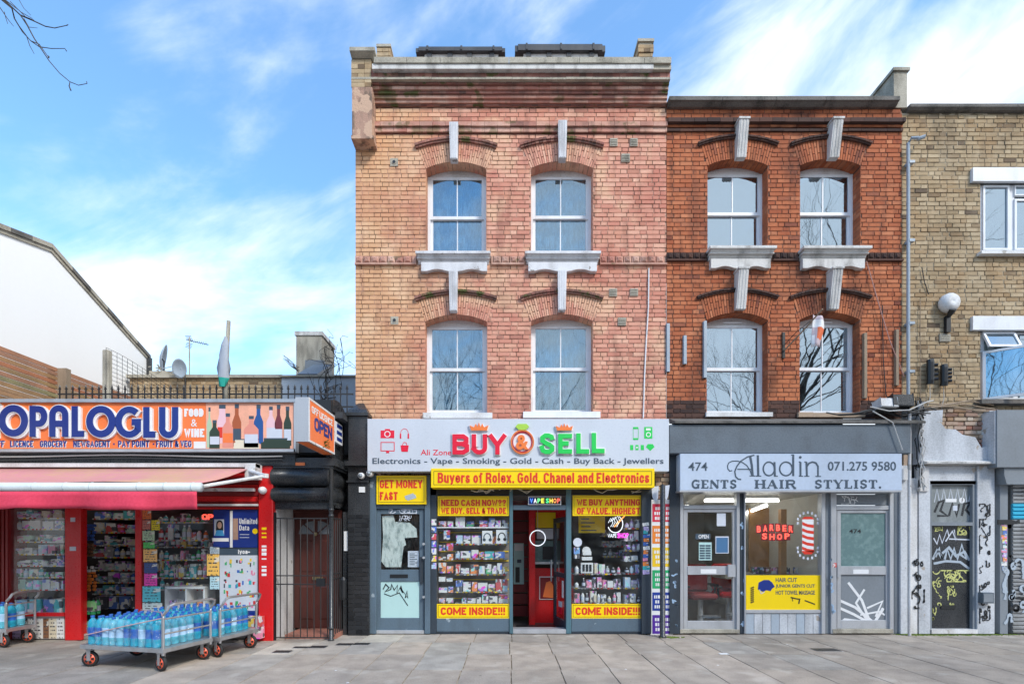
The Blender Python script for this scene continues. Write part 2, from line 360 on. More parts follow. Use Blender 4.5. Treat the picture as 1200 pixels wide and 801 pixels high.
M['brass'] = plain('brass', (.75, .6, .3), .3, 1)
M['metal'] = paint('galvanised_steel', (.55, .55, .56), .35, .3, (.25, .22, .2), 9, .05, metal=.8)
M['iron'] = plain('black_iron', (.03, .028, .028), .5)
M['pipe'] = paint('grey_pipe', (.36, .42, .48), .45, .3, (.15, .15, .15), 5, .1)
M['cable'] = plain('pale_cable', (.55, .53, .50), .6)
M['cableD'] = plain('dark_cable', (.03, .03, .03), .6)
M['wood'] = paint('cedar_slat', (.42, .24, .12), .7, .5, (.16, .09, .045), 3, .3, streak=False)
M['woodG'] = paint('grey_timber', (.34, .25, .17), .8, .4, (.12, .09, .06), 5, .3)
M['lightwood'] = paint('light_wood', (.48, .27, .12), .5, .2, (.2, .1, .05), 3, .1)
M['awn'] = paint('faded_red_awning_cloth', (.60, .25, .26), .8, .6, (.58, .38, .18), .9, .1, streak=False)
M['val'] = paint('pink_red_valance_cloth', (.72, .05, .10), .75, .25, (.35, .02, .04), 2, .12)
M['awnbar'] = paint('white_awning_bar', (.62, .70, .74), .4, .25, (.3, .3, .3), 4, .03)
M['pack'] = packmat('printed_packaging')
M['tint'] = tintmat('tinted_paint', .5, .2, 4, .08)
M['slab'] = tintmat('paving_stone', .85, .38, 3.5, .5, spots=True)
M['print'] = printmat('printed_poster')
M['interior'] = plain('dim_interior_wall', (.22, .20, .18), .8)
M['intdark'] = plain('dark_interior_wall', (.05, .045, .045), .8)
M['floorint'] = plain('interior_floor', (.11, .10, .10), .4)
M['orangetyre'] = plain('orange_wheel_rim', (.85, .13, .06), .4)
M['glass'] = glass('shop_glass', (.97, .985, .985), .03, .015)
M['glassU'] = glass('sash_glass', (.55, .70, .80), .22, .05, (.35, .45, .5), (.72, .83, .86))
M['glassB'] = glass('reflective_glass', (.35, .45, .52), .50, .03, (.35, .45, .5), (.60, .71, .79))
M['frost'] = paint('frosted_green_glass', (.13, .21, .21), .15, .35, (.30, .42, .40), 12, .02, streak=False)
M['mint'] = paint('mint_panel', (.45, .66, .64), .4, .1, (.3, .45, .45), 4, .02)
M['strip'] = plain('strip_light_tube', (1, .97, .9), .5, 0, 3.0)
M['neonR'] = plain('red_neon', (1, .08, .05), .5, 0, 1.3)
M['neonW'] = plain('white_neon', (.9, .95, 1), .5, 0, .6)
M['neonP'] = plain('pink_neon', (1, .08, .7), .5, 0, .8)
M['moss'] = paint('moss', (.16, .22, .03), .95, .5, (.06, .07, .02), 20, .6)
M['bark'] = paint('bark', (.085, .07, .055), .9, .5, (.03, .03, .025), 8, .6)
M['asphalt'] = paint('asphalt', (.05, .05, .052), .85, .4, (.03, .03, .03), 3, .5, streak=False)
M['bluegrey'] = paint('blue_grey_render', (.40, .46, .52), .8, .2, (.2, .22, .25), 2, .1)
M['shutter'] = paint('galvanised_shutter', (.36, .37, .38), .4, .35, (.1, .1, .1), 5, .05, metal=.5)
M['greypaint'] = paint('mid_grey_paint', (.21, .235, .26), .45, .2, (.1, .1, .1), 2, .05, streak=False)
M['exposed'] = brickmat('exposed_old_brick', [(0, (.36, .22, .13)), (.4, (.52, .42, .32)), (.7, (.30, .13, .09)), (1, (.6, .52, .42))], soot=.4)
m_, N_, L_, P_ = newmat('net_curtain'); L_.new(mixc(N_, L_, ramp(N_, L_, noise(N_, L_, 18, 5, stretch=(1, 1, .35)), .4, .62), (.14, .24, .28), (.60, .70, .73)), P_.inputs['Base Color']); P_.inputs['Roughness'].default_value = .9; M['net'] = m_
m_, N_, L_, P_ = newmat('blue_bottle'); P_.inputs['Base Color'].default_value = (.04, .48, .68, 1); P_.inputs['Roughness'].default_value = .12; P_.inputs['Transmission Weight'].default_value = .35; P_.inputs['IOR'].default_value = 1.2; M['bottle'] = m_
m_, N_, L_, P_ = newmat('clear_water_bottle'); P_.inputs['Base Color'].default_value = (.18, .66, .82, 1); P_.inputs['Roughness'].default_value = .12; P_.inputs['Transmission Weight'].default_value = .4; P_.inputs['IOR'].default_value = 1.2; M['bottleC'] = m_
M['cap'] = plain('blue_cap', (.03, .14, .50), .3)
M['lblb'] = plain('blue_label', (.02, .12, .48), .3)
M['lblw'] = plain('white_blue_label', (.40, .62, .85), .3)

# ---------------------------------------------------------------- lettering
def mapXZ(Y):
    return lambda u, v, w_: (u, Y-w_, v)
def text_mesh(s, bold=0.0, shear=0.0, ext=0.0, space=1.0):
    cu = bpy.data.curves.new('t', 'FONT'); cu.body = s; cu.size = 1; cu.offset = bold; cu.shear = shear; cu.space_character = space; cu.resolution_u = 3
    cu.fill_mode = 'FRONT'
    o = bpy.data.objects.new('t', cu); col.objects.link(o)
    dg = bpy.context.evaluated_depsgraph_get(); me = bpy.data.meshes.new_from_object(o.evaluated_get(dg))
    bpy.data.objects.remove(o); bpy.data.curves.remove(cu)
    V = [tuple(v.co) for v in me.vertices]; F = [tuple(p.vertices) for p in me.polygons]
    bpy.data.meshes.remove(me); return V, F
def text(s, name, mat, parent, x0, x1, z0, z1, fmap, depth=0.004, bold=0.0, shear=0.0, space=1.0):
    """lettering fitted to the rectangle x0..x1, z0..z1 on the plane given by fmap(u, v, outward)"""
    V, F = text_mesh(s, bold, shear, 0, space)
    a0 = min(v[0] for v in V); a1 = max(v[0] for v in V); b0 = min(v[1] for v in V); b1 = max(v[1] for v in V)
    mb = MB(); n = len(V)
    def q(v, w_): return fmap(x0+(v[0]-a0)/(a1-a0)*(x1-x0), z0+(v[1]-b0)/(b1-b0)*(z1-z0), w_)
    mb.v = [q(v, depth) for v in V]+[q(v, 0.0005) for v in V]
    from collections import Counter
    cnt = Counter()
    for f in F:
        for i in range(len(f)): cnt[tuple(sorted((f[i], f[(i+1) % len(f)])))] += 1
    for f in F:
        mb.face(f)
        for i in range(len(f)):
            a, b = f[i], f[(i+1) % len(f)]
            if cnt[tuple(sorted((a, b)))] == 1: mb.face((b, a, a+n, b+n))
    return mb.build(name, mat, parent)
def ptext(s, name, mat, parent, px0, px1, py0, py1, Y, depth=0.004, bold=0.0, shear=0.0, space=1.0):
    return text(s, name, mat, parent, PX(px0, Y), PX(px1, Y), PZ(py1, Y), PZ(py0, Y), mapXZ(Y), depth, bold, shear, space)
def ribbon(mb, pts, wd, fmap, d=0.003, m=0, ends=None):
    """continuous stroke of width wd (number or list) through pts on a plane"""
    K = len(pts); Lp = []; Rp = []
    closed = K > 3 and math.hypot(pts[0][0]-pts[-1][0], pts[0][1]-pts[-1][1]) < 1e-6
    def nrm(a, b):
        dx, dy = b[0]-a[0], b[1]-a[1]; l = math.hypot(dx, dy) or 1
        return (-dy/l, dx/l)
    for i, p in enumerate(pts):
        pa = nrm(pts[i-1], p) if i > 0 else (nrm(pts[-2], pts[-1]) if closed else nrm(p, pts[1]))
        pb_ = nrm(p, pts[i+1]) if i < K-1 else (nrm(pts[0], pts[1]) if closed else pa)
        nx, ny = pa[0]+pb_[0], pa[1]+pb_[1]; l = math.hypot(nx, ny)
        if l < .3: nx, ny = pa; l = 1
        nx, ny = nx/l, ny/l; sc_ = 1/max(.62, nx*pa[0]+ny*pa[1])
        ww = (wd[i] if isinstance(wd, (list, tuple)) else wd)/2*sc_; nx *= ww; ny *= ww
        Lp.append((p[0]+nx, p[1]+ny)); Rp.append((p[0]-nx, p[1]-ny))
    n = len(mb.v)
    for p in Lp: mb.v.append(fmap(p[0], p[1], d))
    for p in Rp: mb.v.append(fmap(p[0], p[1], d))
    for p in Lp: mb.v.append(fmap(p[0], p[1], .0004))
    for p in Rp: mb.v.append(fmap(p[0], p[1], .0004))
    for i in range(K-1):
        mb.face((n+i, n+i+1, n+K+i+1, n+K+i), m)
        mb.face((n+i, n+2*K+i, n+2*K+i+1, n+i+1), m); mb.face((n+K+i, n+K+i+1, n+3*K+i+1, n+3*K+i), m)
    mb.face((n, n+K, n+3*K, n+2*K), m); mb.face((n+K-1, n+3*K-1, n+4*K-1, n+2*K-1), m)
def arc(cx, cy, rx, ry, a0, a1, n=14):
    return [(cx+rx*math.cos(R(a0+(a1-a0)*i/n)), cy+ry*math.sin(R(a0+(a1-a0)*i/n))) for i in range(n+1)]
def px2(pts, Y): return [(PX(a, Y), PZ(b, Y)) for a, b in pts]
def scribble(mb, px0, px1, py0, py1, Y, wd, r, loops=6, d=.002, fm=None):
    """a loose spray or marker line"""
    for _ in range(loops):
        x = r.uniform(px0, px1); y = r.uniform(py0, py1); a = r.uniform(0, 6.28); pts = []
        turn = r.uniform(-.5, .5)
        st = max(.35, min(1.2, (px1-px0)*.05))
        for i in range(r.randint(14, 34)):
            pts.append((min(max(x, px0), px1), min(max(y, py0), py1))); a += turn+r.uniform(-.2, .2); x += st*math.cos(a); y += st*1.3*math.sin(a)
            if r.random() < .16: turn = r.uniform(-.6, .6)
        pts = [p for i, p in enumerate(pts) if i == 0 or p != pts[i-1]]
        if len(pts) > 2:
            d += .0002; ribbon(mb, px2(pts, Y), [wd*(.55+.9*abs(math.sin(i*.45+x))) for i in range(len(pts))], fm or mapXZ(Y), d)

# ---- condensed block lettering drawn from strokes (heavy poster capitals and a few small letters)
def _a(cx, cy, rx, ry, a0, a1, n=8): return [(cx+rx*math.cos(R(a0+(a1-a0)*i/n)), cy+ry*math.sin(R(a0+(a1-a0)*i/n))) for i in range(n+1)]
_O = _a(.5, .72, .5, .28, 180, 0, 8)+[(1, .28)]+_a(.5, .28, .5, .28, 0, -180, 8)+[(0, .72)]
GL = {'A': (.95, [[(0, 0), (.5, 1), (1, 0)], [(.2, .3), (.8, .3)]]), 'B': (.85, [[(0, 0), (0, 1)], [(0, 1), (.7, 1), (.95, .86), (.95, .66), (.7, .53), (0, .53)], [(.6, .53), (1, .40), (1, .14), (.7, 0), (0, 0)]]),
 'C': (.85, [_a(.5, .7, .5, .3, 10, 180, 8)+_a(.5, .3, .5, .3, 180, 350, 8)]), 'D': (.85, [[(0, 0), (0, 1)], [(0, 1), (.6, 1), (1, .75), (1, .25), (.6, 0), (0, 0)]]), 'E': (.72, [[(0, 0), (0, 1)], [(0, 1), (1, 1)], [(0, .52), (.88, .52)], [(0, 0), (1, 0)]]),
 'F': (.70, [[(0, 0), (0, 1)], [(0, 1), (1, 1)], [(0, .52), (.85, .52)]]), 'G': (.88, [_a(.5, .7, .5, .3, 10, 180, 8)+_a(.5, .3, .5, .3, 180, 340, 8)+[(1, .48)], [(.55, .48), (1, .48)]]), 'H': (.88, [[(0, 0), (0, 1)], [(1, 0), (1, 1)], [(0, .52), (1, .52)]]),
 'I': (.05, [[(.5, 0), (.5, 1)]]), 'K': (.85, [[(0, 0), (0, 1)], [(1, 1), (.1, .45)], [(.3, .58), (1, 0)]]), 'L': (.66, [[(0, 1), (0, 0)], [(0, 0), (1, 0)]]), 'M': (1.4, [[(0, 0), (0, 1)], [(0, 1), (.5, .2), (1, 1)], [(1, 1), (1, 0)]]), 'N': (.9, [[(0, 0), (0, 1)], [(0, 1), (1, 0)], [(1, 0), (1, 1)]]),
 'O': (.88, [_O]), 'P': (.82, [[(0, 0), (0, 1)], [(0, 1), (.7, 1), (1, .86), (1, .60), (.7, .45), (0, .45)]]), 'R': (.88, [[(0, 0), (0, 1)], [(0, 1), (.7, 1), (.98, .87), (.98, .64), (.7, .5), (0, .5)], [(.5, .5), (.95, .3), (1, 0)]]),
 'S': (.82, [[(.98, .74), (.9, .92), (.6, 1), (.3, 1), (.05, .88), (.05, .68), (.3, .56), (.7, .44), (.95, .3), (.95, .12), (.7, 0), (.35, 0), (.08, .08), (0, .26)]]), 'T': (.82, [[(0, 1), (1, 1)], [(.5, 1), (.5, 0)]]), 'U': (.86, [[(0, 1), (0, .28)]+_a(.5, .28, .5, .28, 180, 360, 8)+[(1, 1)]]),
 'V': (.88, [[(0, 1), (.5, 0), (1, 1)]]), 'W': (1.3, [[(0, 1), (.25, 0), (.5, .8), (.75, 0), (1, 1)]]), 'X': (.9, [[(0, 0), (1, 1)], [(0, 1), (1, 0)]]), 'Y': (.88, [[(0, 1), (.5, .45)], [(1, 1), (.5, .45), (.5, 0)]]), '!': (.05, [[(.5, 1), (.5, .32)], [(.5, .14), (.5, 0)]]), '?': (.7, [[(0, .75), (.15, .95), (.5, 1), (.85, .95), (1, .75), (.85, .58), (.5, .45), (.5, .3)], [(.5, .14), (.5, 0)]]),
 ',': (.08, [[(.6, .12), (.5, -.12)]]), '.': (.05, [[(.5, .12), (.5, 0)]]), '&': (.95, [[(1, 0), (.25, .62), (.2, .85), (.4, 1), (.65, .95), (.7, .75), (.1, .4), (.05, .15), (.3, 0), (.65, .05), (1, .42)]]), '-': (.4, [[(0, .38), (1, .38)]]), '+': (.5, [[(0, .38), (1, .38)], [(.5, .2), (.5, .6)]]),
 'u': (.66, [[(0, .72), (0, .2)]+_a(.5, .2, .5, .2, 180, 360, 6), [(1, .72), (1, 0)]]), 'y': (.72, [[(0, .72), (.5, .05)], [(1, .72), (.45, -.12), (.2, -.22), (.05, -.22)]]), 'e': (.68, [[(.02, .38), (1, .38), (.98, .55), (.75, .70), (.4, .72), (.1, .62), (0, .4), (.05, .15), (.4, 0), (.75, .03), (1, .16)]]), 'r': (.42, [[(0, 0), (0, .72)], [(0, .5), (.3, .66), (1, .70)]]),
 's': (.62, [[(.95, .55), (.8, .7), (.4, .72), (.1, .66), (.1, .46), (.5, .37), (.9, .28), (.9, .08), (.5, 0), (.2, .02), (0, .18)]]), 'o': (.70, [_a(.5, .36, .5, .36, 180, -180, 14)]), 'f': (.42, [[(1, .98), (.6, 1), (.4, .85), (.4, 0)], [(0, .68), (.95, .68)]]), 'l': (.04, [[(.5, 0), (.5, 1)]]), 'x': (.7, [[(0, 0), (1, .72)], [(0, .72), (1, 0)]]),
 'd': (.70, [[(1, 0), (1, 1)], [(1, .6), (.6, .72), (.2, .66), (0, .4), (.1, .1), (.5, 0), (1, .12)]]), 'h': (.66, [[(0, 0), (0, 1)], [(0, .5), (.3, .70), (.75, .72), (1, .55), (1, 0)]]), 'a': (.66, [[(.05, .58), (.3, .72), (.7, .72), (.97, .58), (1, 0)], [(1, .42), (.35, .38), (.05, .26), (.05, .1), (.3, 0), (.7, .03), (1, .16)]]), 'n': (.66, [[(0, 0), (0, .72)], [(0, .5), (.3, .70), (.75, .72), (1, .55), (1, 0)]]),
 'i': (.04, [[(.5, 0), (.5, .70)], [(.5, .86), (.5, 1)]]), 'c': (.64, [[(1, .52), (.8, .70), (.4, .72), (.1, .6), (0, .36), (.1, .1), (.4, 0), (.8, .03), (1, .2)]]), 't': (.42, [[(.45, .95), (.45, .15), (.65, .02), (1, .03)], [(0, .70), (1, .70)]]), 'm': (1.1, [[(0, 0), (0, .72)], [(0, .5), (.2, .72), (.5, .6), (.5, 0)], [(.5, .5), (.7, .72), (1, .6), (1, 0)]]),
 '7': (.75, [[(0, 1), (1, 1), (.35, 0)]])}
def sfont(s, name, mat, parent, px0, px1, py0, py1, Y, twpx, depth=.004, rect=None, fmap=None, tw=None, aspect=.62):
    """block lettering fitted in a pixel box on plane Y (or in rect on any plane), strokes twpx wide"""
    if rect is None: x0, x1, z0, z1 = PX(px0, Y), PX(px1, Y), PZ(py1, Y), PZ(py0, Y); fmap = mapXZ(Y); tw = twpx*kk(Y)
    else: x0, x1, z0, z1 = rect
    h = z1-z0-tw; gap = tw*1.0+h*.10
    units = sum(GL[c][0] if c != ' ' else .35 for c in s); fixed = tw*sum(1 for c in s if c != ' ')+(len(s)-1)*h*.10
    u = max(.01, (x1-x0-fixed))/max(units, .01); x = x0; mb = MB(); i = 0
    for c in s:
        if c == ' ': x += .35*u+h*.10; continue
        w_ = GL[c][0]*u; a = x+tw/2
        for k__, st in enumerate(GL[c][1]):
            i += 1; pts = [(a+p[0]*w_, z0+tw/2+p[1]*h) for p in st]
            # square stroke ends reach the cap and base lines
            def ext(p, q): l = math.hypot(p[0]-q[0], p[1]-q[1]) or 1; return (p[0]+(p[0]-q[0])/l*tw*.5, p[1]+(p[1]-q[1])/l*tw*.5)
            if math.hypot(pts[0][0]-pts[-1][0], pts[0][1]-pts[-1][1]) > 1e-6:
                if st[0][1] in (0, 1) or st[0][0] in (0, 1): pts[0] = ext(pts[0], pts[1])
                if st[-1][1] in (0, 1) or st[-1][0] in (0, 1): pts[-1] = ext(pts[-1], pts[-2])
            ribbon(mb, pts, tw, fmap, depth+.00025*(k__))
        x += w_+tw+h*.10
    return mb.build(name, mat, parent)
# ================================================================ GROUND
r_ = MB(); r_.quad((-300, -300, -.14), (300, -300, -.14), (300, 300, -.14), (-300, 300, -.14)); o = r_.build('ground', M['asphalt']); tag(o, kind='structure')
pav = bpy.data.objects.new('pavement', None); col.objects.link(pav); tag(pav, kind='structure')
mb = MB(); mb.box(-40, 40, -9.9, 6, -.13, -.012); mb.build('pavement_bed', M['mortarC'], pav)
mb = MB(); mb.box(-40, 40, -10.06, -9.905, -.13, .0)
mb.build('kerb', M['coping'], pav)
slabm = MB().frus(-.5, .5, -.5, .5, -.5, .5, .006)
# slab mesh: bevelled top, unit size in x, y
sm = MB(); b = .008
def slabmesh(wx, wy):
    s = MB(); n = 0
    s.v = [(-wx/2, -wy/2, -.012), (wx/2, -wy/2, -.012), (wx/2, wy/2, -.012), (-wx/2, wy/2, -.012), (-wx/2+.003, -wy/2+.003, 0), (wx/2-.003, -wy/2+.003, 0), (wx/2-.003, wy/2-.003, 0), (-wx/2+.003, wy/2-.003, 0)]
    for q in ((4, 5, 6, 7), (0, 1, 5, 4), (1, 2, 6, 5), (2, 3, 7, 6), (3, 0, 4, 7)): s.face(q)
    return s.mesh('paving_slab', M['slab'])
rows = [(.0, -.73), (-.73, -1.59), (-1.59, -2.47), (-2.47, -3.33), (-3.33, -4.2)]
cache = {}; rs = random.Random(3)
VP = [(.46, .375, .30), (.42, .36, .30), (.50, .41, .33), (.44, .36, .285), (.41, .36, .315), (.46, .38, .315)]
def slab(x0, x1, y0, y1, c):
    key = (round(x1-x0, 3), round(abs(y1-y0), 3))
    if key not in cache: cache[key] = slabmesh(key[0]-.010, key[1]-.010)
    o = link('paving_slab', cache[key], pav, ((x0+x1)/2, (y0+y1)/2, rs.uniform(-.003, 0)), c)
    o.rotation_euler = (rs.uniform(-.0015, .0015), rs.uniform(-.002, .002), 0)
special = {(-6, 1): (.58, .55, .47), (-7, 1): (.34, .34, .32), (-5, 1): (.46, .42, .37), (-6, 2): (.43, .41, .37), (-5, 0): (.42, .40, .36), (-4, 0): (.50, .49, .42), (-3, 0): (.43, .41, .37), (-4, 1): (.36, .37, .37), (-2, 2): (.38, .40, .39), (-1, 1): (.40, .41, .40), (-2, 1): (.36, .38, .36), (5, 1): (.34, .34, .33), (6, 2): (.36, .36, .34)}
for ri, (ya, yb) in enumerate(rows):
    off = [0.08, .04, .06, .05, .0][ri]
    for i in range(-14, 15):
        x0 = i*.608+off
        c = VP[rs.randrange(6)]
        if x0 > 2.9: c = tuple(a*.93 for a in c)
        if x0 < -4.3: c = (.31+rs.uniform(-.02, .02), .295, .275)
        c = special.get((i, ri), c); gm = sum(c)/3; c = tuple((q*.4+gm*f_*.6)*1.05 for q, f_ in zip(c, (1.18, 1.0, .82)))
        yy = ya-(.0 if ri else .0)
        slab(x0, x0+.608, yb, yy if ri else (.0), c)
mb = MB(); mb.quad((-40, -9.9, -.004), (40, -9.9, -.004), (40, -4.205, -.004), (-40, -4.205, -.004)); o = mb.build('pavement_surface', M['slab'], pav, ); o.color = (.37, .33, .29, 1)
mb = MB(); mb.quad((-40, -4.205, -.004), (-8.52, -4.205, -.004), (-8.52, 3, -.004), (-40, 3, -.004)); mb.quad((8.8, -4.205, -.004), (40, -4.205, -.004), (40, 3, -.004), (8.8, 3, -.004)); o = mb.build('pavement_surface', M['slab'], pav); o.color = (.33, .31, .28, 1)
# metal covers let into the paving
def cover(px, py, wx, wy, label, c=(.10, .10, .10)):
    d = CZ*S*D/(py-HY); Y = d-D; x = (px-CX)*d/(S*D)
    t = thing('drain_cover', label, 'drain cover', (x, Y, .0), 'small metal covers let into the pavement')
    f = MB(); f.box(x-wx/2, x+wx/2, Y-wy/2, Y+wy/2, -.004, .003); o = f.build('frame', M['metal'], t)
    p = MB()
    for i in range(4):
        p.box(x-wx/2+.012+i*(wx-.02)/4, x-wx/2+.006+(i+1)*(wx-.02)/4, Y-wy/2+.012, Y+wy/2-.012, .003, .007)
    p.build('grating', M['iron'], t)
cover(331, 763, .26, .16, 'small dark metal cover in the paving, nearest the red shop pillar')
cover(353, 758, .24, .12, 'small dark metal cover in the paving below the barred gate, farther back')
cover(373, 757.5, .26, .17, 'dark metal cover in the paving in front of the black gate post')
cover(404, 754.5, .26, .16, 'dark metal cover in the paving left of a twin one, before the black pier')
cover(424, 754, .26, .16, 'dark metal cover in the paving nearest the slate blue door')
cover(968, 761, .38, .20, 'dark sunken metal cover in the paving before the grey barber shop window')
t = MB(); Y = CZ*S*D/(765.5-HY)-D; x = (848-CX)*(D+Y)/(S*D); t.box(x-.06, x+.06, Y-.04, Y+.04, 0, .004); tag(t.build('paper_scrap', M['whiteP']), 'scrap of white paper lying on the pavement by the barber shop door', 'litter')
rr = random.Random(12)
for k_ in range(14):      # flattened gum and leaf litter
    px = rr.uniform(330, 1180); py = rr.uniform(752, 800); Y = CZ*S*D/(py-HY)-D; x = (px-CX)*(D+Y)/(S*D)
    mb = MB(); mb.lathe([(rr.uniform(.01, .02), 0), (.006, .003)], (x, Y, .0005), 7)
    tag(mb.build('chewing_gum', M['interior'] if k_ % 3 else M['whiteP']), ('pale' if k_ % 3 == 0 else 'grey')+' flattened blob of chewing gum trodden onto the paving', 'gum', 'blobs of gum trodden onto the pavement')
# moss strip at the foot of the right-hand house
mb = MB(); rm = random.Random(5)
for i in range(1500):
    px = rm.gauss(1105, 34); 
    if px < 1045 or px > 1195: continue
    x = PX(px); y = -abs(rm.gauss(0, .055))-.015
    if x < 6.9 or True:
        s_ = rm.uniform(.008, .022); mb.lathe([(s_, 0), (s_*.6, s_*.4), (.001, s_*.55)], (x, y-.02, 0.0), 5)
tag(mb.build('moss', M['moss']), 'green moss and algae along the foot of the white wall', 'moss', kind='stuff')

# ================================================================ BRICK WALLS
class Opening:
    def __init__(s, x0, x1, zb, zs, zc, W=None, ze=None, zx=None):
        s.x0, s.x1, s.zb, s.zs, s.zc, s.W, s.ze, s.zx = x0, x1, zb, zs, zc, W, ze, zx   # zs spring, zc crown, zx crown of the extrados
        s.c = (x0+x1)/2; s.h = (x1-x0)/2
        if zc > zs:
            d = zc-zs; s.rad = (s.h**2+d*d)/(2*d); s.cz = zc-s.rad
        if W:
            d = zx-ze; s.Rad = (W**2/4+d*d)/(2*d); s.Cz = zx-s.Rad
    def half(s, z):
        """half width cut out of the brick courses at height z"""
        if z < s.zb: return 0
        if z <= s.zs: return s.h
        if s.W:
            if z <= s.ze: return s.h+(s.W/2-s.h)*(z-s.zs)/(s.ze-s.zs)
            if z < s.zx: return math.sqrt(max(0, s.Rad**2-(z-s.Cz)**2))
            return 0
        return 0
    def outline(s, n=10):
        p = [(s.x0, s.zb), (s.x1, s.zb), (s.x1, s.zs)]
        if s.zc > s.zs:
            for i in range(1, n):
                x = s.x1-(s.x1-s.x0)*i/n; p.append((x, s.cz+math.sqrt(s.rad**2-(x-s.c)**2)))
        p.append((s.x0, s.zs)); return p
COURSE = .075
def cut(a, b, holes):
    segs = [(a, b)]
    for h0, h1 in holes:
        ns = []
        for s0, s1 in segs:
            if h1 <= s0 or h0 >= s1: ns.append((s0, s1)); continue
            if h0 > s0: ns.append((s0, h0))
            if h1 < s1: ns.append((h1, s1))
        segs = ns
    return [q for q in segs if q[1]-q[0] > .022]
def courses(x0, x1, z0, z1, ops, rects, seed, irregular=0.0):
    r = random.Random(seed); outp = []; z = z0; row = 0
    while z+.065 <= z1+.02:
        zm = z+.033
        holes = [(o.c-o.half(zm), o.c+o.half(zm)) for o in ops if o.half(zm) > 0]
        holes += [(a, b) for (a, b, c, d) in rects if c < zm < d]
        x = x0-(.0 if row % 2 else .085)-r.uniform(0, .02); i = row % 2
        while x < x1:
            wd = (.2225 if i % 2 == 0 else .1125); wd += r.uniform(-irregular, irregular); i += 1
            if r.random() < .07: i += 1
            for a, b in cut(max(x, x0), min(x+wd-.009, x1), holes): outp.append((a, b, z+.0045, z+COURSE-.0045, (b-a) > .2135 and a > x0 and b < x1 and abs(b-a-.2135) < .0015+irregular))
            x += wd
        z += COURSE; row += 1
    return outp
def brickwall(parent, mat, mortar, x0, x1, z0, z1, ops, rects, seed, yf=0.0, irregular=0.0, jit=.0025, zones=None, back=.30):
    """mortar sheet with window openings and reveals, 300 single brick parts, the rest of the bricks joined"""
    outer = [(x0, z0), (x1, z0), (x1, z1), (x0, z1)]
    loops = [outer]+[o.outline()[::-1] for o in ops]
    V = [p for l in loops for p in l]
    tri = tessellate_polygon([[Vector((p[0], p[1], 0)) for p in l] for l in loops])
    mb = MB(); mb.v = [(p[0], yf+.009, p[1]) for p in V]
    for t in tri:
        a, b, c = (Vector((V[i][0], V[i][1])) for i in t)
        ar = (b-a).cross(c-a) if hasattr((b-a), 'cross') else 0
        mb.face(tuple(t) if ar > 0 else tuple(t[::-1]))
    n = len(mb.v)
    mb.box(x0, x1, yf+.26, yf+.30, z0, z1) if not ops else None
    mb.build('wall', mortar, parent)
    for o in ops:
        rv = MB(); pts = o.outline()
        K = len(pts)
        for i in range(K):
            a, b = pts[i], pts[(i+1) % K]
            rv.quad((a[0], yf+.009, a[1]), (b[0], yf+.009, b[1]), (b[0], yf+back, b[1]), (a[0], yf+back, a[1]))
        rv.build('reveal', mortar, parent)
        q = MB(); z = o.zb+.006; rr2 = random.Random(seed+5)   # bricks turning into the reveal
        i = 0
        while z < o.zs-.05:
            for sx, xx in ((1, o.x0), (-1, o.x1)):
                q.cr = rr2.random()
                wdp = .1 if (i % 2) else .19
                a = xx-sx*.004; q.box(a, a+sx*.008, yf+.004, yf+.004+wdp, z, z+.066)
                if wdp < .15: q.cr = rr2.random(); q.box(a, a+sx*.008, yf+.113, yf+.28, z, z+.066)
            z += COURSE; i += 1
        # soffit bricks of the arch
        if o.zc > o.zs:
            for j in range(14):
                xa = o.x0+(o.x1-o.x0)*j/14+.004; xb = o.x0+(o.x1-o.x0)*(j+1)/14-.004
                za = o.cz+math.sqrt(max(0, o.rad**2-(xa-o.c)**2)); zb_ = o.cz+math.sqrt(max(0, o.rad**2-(xb-o.c)**2))
                q.cr = rr2.random(); q.quad((xa, yf+.004, za-.005), (xb, yf+.004, zb_-.005), (xb, yf+.29, zb_-.005), (xa, yf+.29, za-.005))
        o_ = q.build('reveal_bricks', mat, parent)
    B = courses(x0, x1, z0, z1, ops, rects, seed, irregular)
    full = [q for q in B if q[4]]
    full.sort(key=lambda q: abs((q[0]+q[1])/2)*.25+q[2]); pick = set(id(q) for q in full[:300])
    r = random.Random(seed+1); shared = []
    for v in range(3):
        s = MB(); n_ = [(r.uniform(.001, .005)) for _ in range(8)]
        s.v = [(-.1067, .009, -.033), (.1067, .009, -.033), (.1067, .009, .033), (-.1067, .009, .033), (-.1067+n_[0], 0, -.033+n_[1]), (.1067-n_[2], 0, -.033+n_[3]), (.1067-n_[4], 0, .033-n_[5]), (-.1067+n_[6], 0, .033-n_[7])]
        for q in ((4, 5, 6, 7), (0, 1, 5, 4), (1, 2, 6, 5), (2, 3, 7, 6), (3, 0, 4, 7)): s.face(q)
        shared.append(s.mesh('brick', mat))
    rest = MB()
    for q in B:
        a, b, c, d, _ = q; j = r.uniform(-jit, jit)
        if id(q) in pick:
            link('brick', shared[r.randrange(3)], parent, ((a+b)/2, yf+j, (c+d)/2))
        else:
            rest.cr = r.random(); rest.frus(a, b, yf+j, yf+.012, c, d, r.uniform(.001, .005))
    o = rest.build('bricks', mat, parent); o['kind'] = 'stuff'
